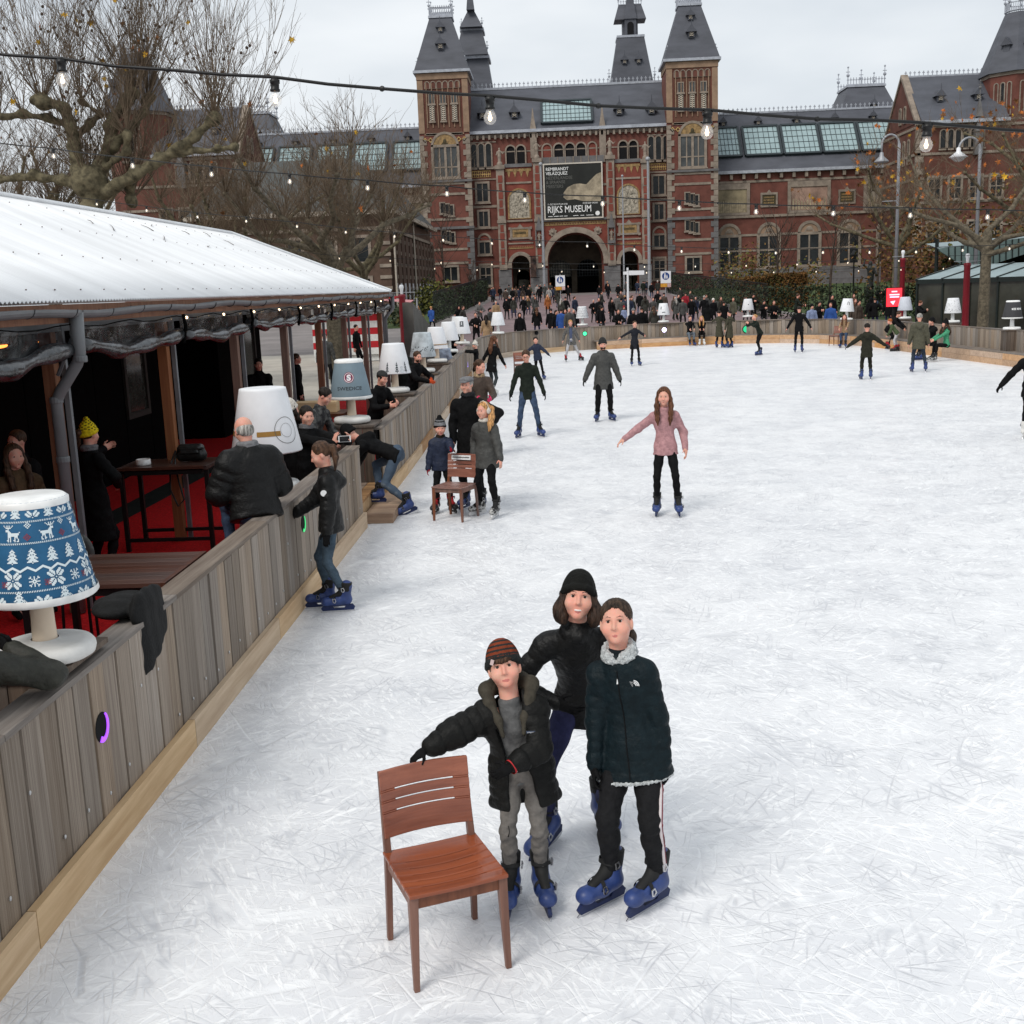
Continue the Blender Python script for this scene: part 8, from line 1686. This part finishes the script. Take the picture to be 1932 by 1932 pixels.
# pedestrian zone signs
def zone_sign(label, x, y, Y):
    p = PY(x, y, Y); t = thing('zone_sign', label, 'sign', (p[0],Y,gz(Y)), 0, 'blue pedestrian zone signs'); z = p[2]-gz(Y); b = MB(); b.tube([(0,0.05,0),(0,.05,z+.75)], .035, 8); b.obj('pole', polem, t); b = MB(); b.box(-.42,.42,-.02,.02,z-.35,z+.62); b.obj('plate', mat('white sign face', (.72,.72,.74), rough=.4, var=0), t)
    b = MB(); b.prism([(.3*math.cos(a), z+.22+.3*math.sin(a)) for a in np.arange(24)*math.pi/12], -.03, -.021); b.obj('blue_disc', mat('sign blue', hexc(30,62,120), rough=.4, var=0), t); b = MB(); w_ = -.034
    b.sphere((-.06,w_,z+.42),(.05,.006,.05),8,6); b.prism([(-.12,z+.36),(0,z+.36),(.0,z+.18),(-.02,z),(-.06,z),(-.06,z+.14),(-.1,z),(-.14,z)],w_,-.031); b.sphere((.1,w_,z+.28),(.035,.006,.035),8,6); b.prism([(.06,z+.24),(.14,z+.24),(.16,z+.1),(.13,z),(.07,z),(.04,z+.1)],w_,-.031); tag(b.obj('walker_symbol', MATS['white sign face'], t), kind='stuff')
    b = MB(); b.box(-.42,.12,-.02,.02,z-.66,z-.37); b.obj('orange_plate', mat('orange plate', hexc(196,140,50), var=.1), t); b = MB(); b.box(.14,.42,-.02,.02,z-.66,z-.37); b.obj('small_plate', mat('pink plate', hexc(190,160,160), var=.1), t)
zone_sign('blue pedestrian zone sign left of the main arch', 1057, 533, 104); zone_sign('blue pedestrian zone sign at the ivy fence right of the crowd', 1256, 526, 96)
p = PY(1184, 505, 78); t = thing('finger_post', 'white finger post with one arm pointing right', 'sign', (p[0],78,0)); b = MB(); b.tube([(0,0,0),(0,0,p[2])], .07, 8); b.obj('pole', globe, t); b = MB(); b.box(.06,1.1,-.03,.03,p[2]-.5,p[2]-.2); b.obj('arm', globe, t); b = MB(); b.box(-.3,-.06,-.03,.03,p[2]-.45,p[2]-.25); b.obj('arm', globe, t)
p = PY(1611, 497, 100); t = thing('lantern_post', 'black lantern post before the granite plinth', 'street lamp', (p[0],100,gz(100))); b = MB(); b.lathe([(.14,0),(.08,.5),(.06,3.4),(.12,3.5),(.03,3.6)], 10); b.obj('post', irn, t, smooth=True); b = MB(); b.box(-.35,.35,-.03,.03,3.0,3.06); b.obj('ladder_bar', irn, t); b = MB(); b.frustum(-.16,.16,-.16,.16,3.6,-.24,.24,-.24,.24,4.1); b.frustum(-.26,.26,-.26,.26,4.1,-.03,.03,-.03,.03,4.5); b.split('lantern', irn, t)
p = PY(1641, 560, 100); t = thing('garden_statue', 'dark bronze statue among the shrubs before the plinth', 'statue', (p[0],100,gz(100))); f = Field(); f.cone((0,0,0),(0,0,1.2),.4,.34,.1).cone((0,0,1.2),(.05,0,2.2),.3,.24,.1).cone((.05,0,2.2),(0,0,2.9),.26,.28,.1).ell((0,0,3.3),(.18,.2,.25),.08).cone((-.25,0,2.9),(-.6,-.1,3.2),.1,.08,.06).cone((-.6,-.1,3.2),(-.45,0,3.7),.08,.07,.05).cone((.25,0,2.9),(.5,-.2,2.3),.1,.09,.06); link('figure', f.mesh('figure', .06, mat('dark bronze', (.02,.022,.02), rough=.5, var=.2)), t)
# glass cafe on the right
cafe = thing('glass_cafe', 'low glass cafe with sloping pale roof behind the right barrier', 'building', (0,0,0)); fr_ = mat('dark green frame', (.012,.018,.016), rough=.4, var=0); cg = mat('cafe glass', (.035,.036,.028), rough=.1, var=.3, scale=.5, spec=.5); croof = mat('pale zinc roof', hexc(136,152,154), rough=.45, var=.06, scale=1)
A_, B_ = np.array([18.7,60.5]), np.array([25.5,49.5]); dC = (B_-A_)/np.hypot(*(B_-A_)); LC = np.hypot(*(B_-A_)); T = Matrix.Translation((*A_,0)) @ Matrix.Rotation(math.atan2(dC[1],dC[0]),4,'Z')
n = 8; z1 = 2.55
for i in range(n):
    x0, x1 = LC*i/n, LC*(i+1)/n
    b = MB(); b.box(x0+.05,x1-.05,.0,.03,.12,z1-.12,T=T); b.obj('glass_pane', cg, cafe); b = MB(); b.box(x0-.05,x0+.05,-.06,.08,0,z1,T=T); b.obj('mullion', fr_, cafe)
    b = MB(); b.add([(x0+.03,-.1,z1+.1),(x1-.03,-.1,z1+.1),(x1-.03,3.2,z1+.75),(x0+.03,3.2,z1+.75)],[(0,1,2,3)],T=T); b.obj('roof_panel', croof, cafe); b = MB(); b.add([(x0-.04,-.14,z1+.14),(x0+.04,-.14,z1+.14),(x0+.04,3.2,z1+.82),(x0-.04,3.2,z1+.82),(x0-.04,-.14,z1+.02),(x0+.04,-.14,z1+.02),(x0+.04,3.2,z1+.7),(x0-.04,3.2,z1+.7)],[(0,1,2,3),(7,6,5,4),(0,4,5,1),(1,5,6,2),(2,6,7,3),(3,7,4,0)],T=T); b.obj('roof_rib', fr_, cafe)
b = MB(); b.box(0,LC,-.1,.1,z1-.12,z1+.1,T=T); b.obj('top_beam', fr_, cafe); b = MB(); b.box(0,LC,-.05,.06,0,.12,T=T); b.obj('sill', mat('pale sill', hexc(150,148,140)), cafe); b = MB(); b.box(0,LC,2.9,3.1,0,z1+.7,T=T); b.obj('rear_wall', mat('dim interior', (.02,.02,.015), rough=.9, var=.5, scale=1), cafe)
b = MB(); b.box(LC*.62,LC*.65,-.02,-.005,1.4,2.2,T=T); b.obj('red_notice', mat('red notice', hexc(120,40,50), var=0), cafe)
can = thing('canopy_roof', 'large tilted green zinc canopy above the glass cafe', 'roof', (0,0,0)); q = lambda x, y, Y=72: tuple(PY(x,y,Y)); zinc = mat('green zinc', hexc(98,116,114), rough=.5, var=.06, scale=.8)
top = [q(1771,469),q(1799,465),q(2000,440)]; bot = [q(1774,474),q(1811,497),q(1863,502),q(2000,458)]
b = MB(); poly = [(p_[0],p_[2]) for p_ in (bot[0],bot[1],bot[2],bot[3],top[2],top[1],top[0])]; b.prism(poly, 72, 72.25); b.obj('fascia', zinc, can)
b = MB()
for i in range(16):
    x = 1790+i*12; yt = np.interp(x,[1771,1799,2000],[469,465,440]); yb = np.interp(x,[1774,1811,1863,2000],[474,497,502,458]); p0, p1 = q(x,yt,71.97), q(x,yb,71.97); b.tube([p0,p1], .04, 4)
b.split('seam', fr_, can); b = MB(); b.add([(top[0][0],72,top[0][2]),(top[2][0],72,top[2][2]),(top[2][0]+6,84,top[2][2]+.4),(top[0][0]+3,84,top[0][2]+.6)],[(0,1,2,3)]); b.obj('deck', croof, can); b = MB(); b.add([(bot[1][0],72.2,bot[1][2]-.02),(bot[3][0]+4,72.2,bot[3][2]-.3),(bot[3][0]+6,84,bot[3][2]-1.5),(bot[1][0]+2,84,bot[1][2]-1)],[(0,1,2,3)]); b.obj('soffit', blackw, can)
for x in (24, 30): b = MB(); b.tube([(x,74,0),(x,74,5.0)], .12, 8); b.obj('column', fr_, can)
b = MB(); b.box(31,46,82,82.2,0,5); b.obj('back_wall', blackw, can)
# concrete ramp wall and stalls beyond the pavilion
rw = thing('ramp_wall', 'sloping grey concrete wall beyond the pavilion corner', 'wall', (0,0,0)); b = MB(); b.prism([(32.3,0),(41.4,0),(41.4,1.0),(32.3,2.72)], -4.25, -3.95, 'x'); b.obj('slab', mat('dark concrete', hexc(84,82,78), rough=.9, scale=1.5, var=.12, detail=8), rw)
stl = thing('market_stall', 'stall with red and white striped front seen through the pavilion posts', 'stall', (-9.4,52,0)); strr = mat('stripe red', hexc(170,30,38), var=.05); strw = mat('stripe white cloth', (.62,.62,.6), var=.05)
for i in range(7): b = MB(); b.box(-1.6,1.6,-.03,.03,.3+i*.3,.3+i*.3+.297); b.obj('stripe', strr if i % 2 else strw, stl)
b = MB(); b.box(-1.8,2.4,-.9,1.6,2.75,2.85); b.obj('roof', strr, stl); b = MB(); b.box(-1.6,1.6,.1,1.5,0,2.4); b.obj('body', strw, stl)
aw = thing('pink_awning', 'pale pink awning edge beyond the pavilion corner', 'awning', (-8.6,58,0)); b = MB(); b.add([(-1.5,0,2.75),(1.4,0,2.5),(1.4,1.4,2.6),(-1.5,1.4,2.85)],[(0,1,2,3)]); b.obj('cloth', mat('pink awning cloth', hexc(190,128,130), var=.06), aw); [MB().tube([(x,.1,0),(x,.1,2.7)],.04,6).obj('pole', polem, aw) for x in (-1.3,1.7)]
cb = thing('wooden_block', 'square pale wooden block on a table behind the SWEDICE lamp', 'block', (-3.95,18.6,0)); b = MB(); b.box(-.35,.35,-.16,.16,1.12,1.3); bevel(b.obj('block', pine_m, cb), .01); b = MB(); b.box(-.5,.5,-.35,.35,1.06,1.12); b.obj('table_top', tabw, cb); [MB().box(x-.03,x+.03,-.03,.03,.02,1.06).obj('leg', irn, cb) for x in (-.4,.4)]
# ------------------------------------------------------------------ festoon lights
glob = mat('clear bulb glass', (.9,.9,.9), rough=.05, var=0, alpha=.22, spec=.6); fil = emat('filament', (1.0,.78,.52), 2.0); sock = mat('black socket', (.012,.012,.012), rough=.4, var=0)
def bulb_meshes():
    b = MB(); b.lathe([(.020,0),(.020,-.008),(.027,-.010),(.027,-.028),(.023,-.030),(.023,-.055),(.027,-.058),(.027,-.068),(.020,-.070)], 14); s_ = b.mesh('socket', sock, True)
    b = MB(); b.lathe([(.016,-.066),(.020,-.078),(.031,-.098),(.034,-.113),(.030,-.130),(.018,-.143),(.0005,-.147)], 16, cap=False); g = b.mesh('glass', glob, True)
    b = MB(); b.lathe([(.003,-.08),(.006,-.095),(.012,-.112),(.008,-.126),(.0005,-.13)], 8, cap=False); return s_, g, b.mesh('filament', fil, True)
BS, BG, BF = bulb_meshes()
def festoon(label, Y, bulbs, ends, k=1.0, wob=0.0):
    t = thing('festoon', label, 'string lights', (0,0,0)); P = [PY(*ends[0], Y)]; rnd = random.Random(len(bulbs))
    for x, y in bulbs: P.append(PY(x, y, Y))
    P.append(PY(*ends[1], Y)); pts = []
    for a, c in zip(P[:-1], P[1:]):
        for j in range(4): f_ = j/4; q = a+(c-a)*f_; q = q+np.array([0,0,-.02*math.sin(math.pi*f_)*np.linalg.norm(c-a)*.5+rnd.gauss(0,wob)]); pts.append(q)
    pts.append(P[-1]); b = MB(); b.tube(pts, .009*k, 6); b.obj('cable', sock, t, smooth=True)
    b = MB(); [b.sphere(pts[i], .016*k, 6, 4) for i in range(2, len(pts), 4)]; tag(b.obj('cable_clip', sock, t), kind='stuff')
    for p_ in P[1:-1]:
        o = link('socket', BS, t, p_); o.scale = (k,)*3; g = link('bulb', BG, t, p_); g.scale = (k,)*3; link('filament', BF, g); o.rotation_euler = g.rotation_euler = (rnd.gauss(0,.05), .03, 0)
festoon('nearest festoon cable with five large clear bulbs across the sky', 6.3, [(115,110),(518,147),(924,180),(1335,208),(1750,232)], ((-300,62),(2300,262)), 1.0, .003)
festoon('second festoon of bulbs crossing the museum banner', 17, [(100,280),(249,298),(398,314),(546,328),(693,340),(843,351),(990,363),(1137,370),(1282,378),(1427,385),(1573,388),(1718,392),(1864,395)], ((-60,262),(2010,398)), 1.0)
festoon('third festoon of bulbs above the far crowd', 28, [(182,377),(276,389),(372,401),(464,409),(560,419),(652,430),(744,438),(836,445),(928,451),(1018,454),(1108,456),(1197,463),(1286,466),(1375,468),(1464,469),(1553,468),(1641,468),(1729,467),(1817,464),(1905,461)], ((90,364),(1995,458)), .95)
festoon('fourth festoon of small bulbs low before the museum', 40, [(640+i*96, 478+20*math.sin(math.pi*(i+1)/14)) for i in range(13)], ((560,474),(1900,478)), .9)
festoon('farthest festoon of tiny bulbs above the far barrier', 50, [(820+i*80, 500+10*math.sin(math.pi*(i+1)/14)) for i in range(13)], ((740,498),(1860,492)), 1.0)
# ------------------------------------------------------------------ the crowd beyond the far barrier: built once per kind, then copied one by one
TPL = {}
def tpl(k, **kw):
    r_, _ = human('template', (0,0,0), 0, kw.pop('H', 1.7), 2, foot='shoe', hair=kw.pop('hair', DARKH), jacket=BLACKC, trousers=BLACKC, shoe=BLACKC, **kw); TPL[k] = r_; return r_
tpl('coat', jlen=.16, puff=.035, feet=((-.06,0,0),(.06,0,0))); tpl('walk', jlen=.13, puff=.03, feet=((-.06,-.12,0),(.06,.14,.01)), hands=((-.15,.06,.48),(.15,-.10,.5))); tpl('long', sex='f', jlen=.24, puff=.025, skirt=.03, hairstyle='long', H=1.64); tpl('hood', jlen=.15, puff=.04, hood='up'); tpl('hat', jlen=.14, puff=.035, hat='beanie', hatmat=BLACKC); tpl('fur', sex='f', jlen=.16, puff=.04, hood=True, fur=FURT, hairstyle='long', H=1.66); tpl('phone', jlen=.12, puff=.03, hands=((-.06,-.2,.72),(.06,-.2,.72)), elbow=((-1,.3,-.6),(1,.3,-.6)), head=(0,.35,0)); tpl('arms', jlen=.12, puff=.03, hands=((-.07,-.14,.62),(.07,-.14,.60)), elbow=((-1,.3,0),(1,.3,0))); tpl('turn', sex='f', jlen=.13, puff=.03, head=(.8,0,0), hairstyle='pony', H=1.66); tpl('child', H=1.2, jlen=.1, puff=.025, hat='pom', hatmat=BLACKC, scarf=BLACKC)
CC = {'black': BLACKC, 'navy': NAVY, 'grey': PARKA, 'dark grey': GREYP, 'olive': OLIVE, 'dark olive': OLIVED, 'brown': BROWNP, 'rust': cloth('rust coat', hexc(142,84,46)), 'tan': TAN, 'white': cloth('white jacket', hexc(150,146,142)), 'blue': BLUEC, 'red': cloth('red coat', hexc(132,34,44)), 'light blue': cloth('light blue jacket', hexc(128,140,170)), 'denim': JEAN, 'dark green': DGREEN}
HC_ = {'dark': DARKH, 'brown': BROWNH, 'fair': BLOND, 'grey': GREYH, 'red': AUBURN}
LAMPS = [(940,'the bend lamp'),(1099,'the lattice lamp'),(1252,'the lettered lamp'),(1411,'the dot marked lamp'),(1597,'the tilted lamp'),(1707,'the pale grey lamp'),(1797,'the leaf stroke lamp'),(1909,'the charcoal lamp')]
Wz = lambda x, y: (695.5+x*.24, 510+y*.24); Yz = lambda x, y: (1120.6+x*.24, 510+y*.24); Zz = lambda x, y: (1507+x*.22, 494.6+y*.22)
raw = []
def P_(fn, rows):
    for x, y, k, c, h, near, fa in rows: raw.append((*fn(x, y), k, c, h, near, fa))
P_(Wz, [(345,300,'coat','black','dark',0,3),(385,288,'long','grey','fair',0,3),(490,280,'walk','blue','fair',0,2.6),(870,255,'arms','grey','brown',0,.3),(705,288,'hood','black','dark',0,.5),(740,290,'walk','dark olive','brown',0,1),(680,345,'child','red','dark',1,0),(840,338,'arms','black','dark',1,.2),(922,358,'long','tan','dark',1,3),(955,300,'turn','dark grey','dark',0,1),(1000,250,'coat','tan','grey',0,.4),(1033,160,'walk','black','dark',0,3),(1080,155,'walk','white','brown',0,2.8),(1082,218,'walk','black','dark',0,3.1),(1132,188,'coat','grey','brown',0,3),(1196,188,'walk','black','dark',0,2.9),(1160,148,'long','brown','brown',0,3.2),(1250,205,'long','dark olive','fair',0,.2),(1300,200,'walk','dark grey','dark',0,2.7),(1325,163,'turn','white','dark',0,.4),(1186,330,'hood','black','dark',1,.2),(1320,298,'fur','black','red',1,3),(1406,200,'long','rust','fair',0,.1),(1440,150,'walk','navy','dark',0,3),(1462,152,'coat','black','dark',0,3),(1415,130,'walk','white','brown',0,3.3),(1512,222,'fur','dark olive','grey',0,2.7),(1547,212,'walk','black','dark',0,3.3),(1432,300,'coat','black','dark',1,3),(1474,312,'turn','black','dark',1,.3),(1512,305,'coat','blue','dark',1,2.8),(1546,300,'coat','black','brown',1,.1),(1576,306,'coat','dark grey','grey',1,.3),(1611,298,'coat','black','grey',1,-.2),(1766,222,'arms','black','grey',0,.1),(1812,226,'coat','black','brown',0,-.4),(1832,285,'turn','black','dark',1,1.2),(1812,95,'walk','black','dark',0,3),(1882,100,'walk','black','fair',0,.2),(1905,212,'long','black','dark',0,2.4),(1150,170,'walk','brown','dark',0,3),(1105,180,'hat','dark grey','dark',0,3.1),(1220,170,'hat','black','dark',0,2.8),(1268,175,'walk','olive','brown',0,.3),(1350,160,'coat','black','grey',0,3),(1385,170,'walk','dark grey','dark',0,0),(1175,130,'coat','navy','dark',0,3),(1130,140,'walk','black','fair',0,3),(1210,130,'long','brown','dark',0,3),(1255,135,'coat','black','brown',0,2.9),(1340,120,'walk','black','dark',0,3.2),(1470,125,'coat','dark olive','dark',0,3),(985,300,'child','light blue','dark',0,1.4)])
P_(Yz, [(35,222,'coat','black','brown',0,.3),(50,283,'turn','black','dark',1,.8),(140,225,'long','black','dark',0,.4),(186,195,'coat','grey','dark',0,2.6),(190,300,'arms','black','brown',1,.1),(236,290,'child','light blue','red',1,.1),(310,316,'hat','black','dark',1,.1),(376,300,'coat','black','dark',1,3),(470,282,'fur','dark olive','brown',1,3),(402,205,'fur','dark olive','dark',0,2.8),(300,200,'turn','white','brown',0,.5),(105,100,'coat','black','fair',0,3),(190,105,'walk','black','dark',0,3),(340,100,'walk','navy','dark',0,3),(386,82,'coat','dark green','dark',0,3),(500,90,'hat','dark olive','dark',0,.3),(452,100,'walk','black','brown',0,3),(550,182,'coat','brown','dark',0,2.6),(606,142,'long','brown','brown',0,.2),(632,200,'fur','brown','brown',0,.3),(667,140,'long','black','dark',0,.5),(720,172,'walk','red','dark',0,2.9),(768,220,'walk','black','dark',0,3),(880,190,'turn','dark grey','brown',0,.2),(892,256,'hood','black','dark',1,3),(938,220,'hat','black','dark',1,.2),(996,220,'long','dark olive','brown',1,.2),(1022,242,'coat','black','dark',1,3),(1096,225,'turn','olive','brown',1,-.9),(1190,206,'turn','black','brown',0,.2),(1252,190,'phone','black','dark',0,.3),(1335,232,'phone','black','dark',1,.1),(1415,240,'arms','black','brown',1,.1),(1712,262,'hat','light blue','dark',1,.2),(1770,242,'phone','black','dark',1,.3),(1862,250,'coat','blue','brown',1,-.3),(1872,205,'coat','black','dark',0,.1),(575,120,'walk','dark grey','dark',0,3),(420,120,'hat','black','dark',0,2.8),(60,180,'walk','dark olive','dark',0,1.2),(520,200,'coat','dark green','dark',0,.7)])
P_(Zz, [(470,288,'long','dark grey','brown',0,.2),(482,332,'long','brown','red',1,.2),(516,322,'coat','brown','dark',1,.5),(610,212,'coat','black','dark',0,.6),(622,300,'hood','black','dark',1,2.6),(690,215,'phone','black','brown',0,.2),(770,286,'coat','black','dark',1,3),(822,310,'turn','black','brown',1,2.2),(902,215,'coat','black','fair',0,1.8),(1036,320,'phone','black','red',0,.8),(1042,430,'child','brown','brown',1,.3),(1690,330,'coat','dark grey','grey',0,.2),(1708,392,'hat','black','dark',1,.1),(740,210,'hat','black','dark',0,.4),(655,300,'arms','black','dark',1,2.8),(285,290,'coat','black','brown',1,.1)])
GAR = {'coat':'coat','walk':'jacket','long':'long coat','hood':'hooded coat','hat':'jacket, woolly hat','fur':'fur hooded parka','phone':'jacket, hands raised','arms':'jacket, hands joined','turn':'jacket, ponytail','child':'coat, bobble hat'}
rz_ = random.Random(23)
for _ in range(34):
    kk = rz_.choice(['coat','walk','walk','long','hat','turn']); raw.append((rz_.uniform(925,1090) if rz_.random() < .6 else rz_.uniform(1165,1330), rz_.uniform(543,566), kk, rz_.choice(['black','black','dark grey','navy','dark olive','brown','dark green']), rz_.choice(['dark','brown','dark','fair','grey']), 0, rz_.choice([0,3])+rz_.uniform(-.5,.5)))
rc = random.Random(17); items = []
for x, y, k, c, h, near, fa in raw:
    H_ = {'child': 1.25, 'long': 1.64, 'fur': 1.67, 'turn': 1.66}.get(k, 1.72)
    p = PG(x, y+1, H_+.0)
    if not 55 < p[1] < 158: p = PY(x, y, 138+10*math.sin(x))
    if near: 
        d = p[1]; lim = float(np.interp(p[0], [-4,-2,1,5,9,12.6,14,15], [48,53.5,56.5,58,58,55.5,50,45]))
        if p[1] < lim: p = PY(x, 600, lim+.3)
    lx = min(LAMPS, key=lambda q: abs(q[0]-x)); side = 'behind ' if abs(lx[0]-x) < 14 else ('left of ' if x < lx[0] else 'right of ')
    who = 'child' if k == 'child' else 'person'; pl = ('at rail ' if near else 'on path ' if 900 < x < 1330 else 'farther back ')+side+lx[1][4:]; items.append([f'{h}-haired {who} in {c} {GAR[k]}, {pl}', p, k, c, h, fa, x])
from collections import Counter
cn = Counter(i[0] for i in items); seen = Counter(); ordn = ['first','second','third','fourth','fifth','sixth','seventh','eighth','ninth']
for it in sorted(items, key=lambda i: i[6]):
    lab, p, k, c, h, fa, x = it
    if cn[lab] > 1: n = seen[lab]; seen[lab] += 1; lab += f', {ordn[n]} from left'; lab = lab if len(lab.split()) < 17 else lab.split(' ', 1)[1]
    o = copy_tree(TPL[k], (p[0], p[1], gz(p[1]) if p[1] > 57 else 0), fa+rc.uniform(-.25,.25)); o['label'] = lab; o['group'] = 'people in the crowd beyond the far barrier'; s_ = rc.uniform(.98,1.08); o.scale = (s_,s_,s_)
    tr = rc.choice([BLACKC, BLACKC, JEAN, JEAN_D, cloth('dark grey trousers', hexc(48,48,50)), DGREEN])
    for ch in o.children:
        nm = ch.name.split('.')[0]; m_ = CC[c] if nm == 'jacket' else tr if nm == 'trousers' else HC_[h] if nm == 'hair' else (rc.choice([WHITEW, GREYW, BLACKC, CC['red']]) if nm == 'hat' else None)
        if m_ is not None: ch.material_slots[0].link = 'OBJECT'; ch.material_slots[0].material = m_
for r_ in TPL.values():
    for ch in list(r_.children): bpy.data.objects.remove(ch)
    bpy.data.objects.remove(r_)
# two bicycles in the crowd
def bicycle(label, loc, rz):
    t = thing('bicycle', label, 'bicycle', loc, rz); T_ = [(-.52,'wheel'),(.52,'wheel')]
    for x, n in T_: b = MB(); b.tube([(x+.33*math.cos(a),0,.34+.33*math.sin(a)) for a in np.linspace(0,2*math.pi,19)], .018, 5); [b.tube([(x,0,.34),(x+.33*math.cos(a),0,.34+.33*math.sin(a))], .004, 3) for a in np.arange(8)*math.pi/4]; b.obj(n, irn, t)
    b = MB(); [b.tube(q, .018, 6) for q in ([(-.52,0,.34),(-.1,0,.34),(-.2,0,.85),(-.52,0,.34)],[(-.1,0,.34),(.38,0,.85),(-.18,0,.78)],[(.52,0,.34),(.36,0,.95)])]; b.obj('frame', irn, t); b = MB(); b.tube([(.30,-.26,1.02),(.38,0,.98),(.30,.26,1.02)], .014, 6); b.obj('handlebar', polem, t); f = Field(); f.cone((-.33,0,.9),(-.08,0,.91),.075,.03,.02,flat=((0,0,1),1.8)); link('saddle', f.mesh('saddle', .02, irn), t); return t
p = PG(1600*.24+695.5, 660-4, 0); bicycle('bicycle ridden out of the museum passage', (p[0], 141, gz(141)), 1.5)
human('cyclist in pale jacket riding out of the museum passage', (p[0], 141.1, gz(141)+.42), .0, 1.7, 2, lean=(.25,0), hips=(0,0,-.02), feet=((-.06,-.03,-.0),(.06,.08,.12)), hands=((-.15,-.25,.6),(.15,-.25,.6)), jacket=CC['white'], jlen=.03, trousers=PARKA, hair=GREYH, foot='shoe')
p = PY(1504,612,64); bicycle('bicycle passing behind the far barrier, right of the dot marked lamp', (p[0],64,0), .1); human('cyclist in dark clothes passing behind the far barrier', (p[0]-.1,64,.42), 1.6, 1.7, 2, lean=(.2,0), feet=((-.06,-.1,0),(.06,.06,.14)), hands=((-.15,-.25,.62),(.15,-.25,.62)), jacket=DGREEN, jlen=.03, trousers=BLACKC, hair=BROWNH, foot='shoe')
p = PY(1122,606,59.5); bicycle('bicycle parked behind the barrier, right of the lattice lamp', (p[0],59.5,0), .2)
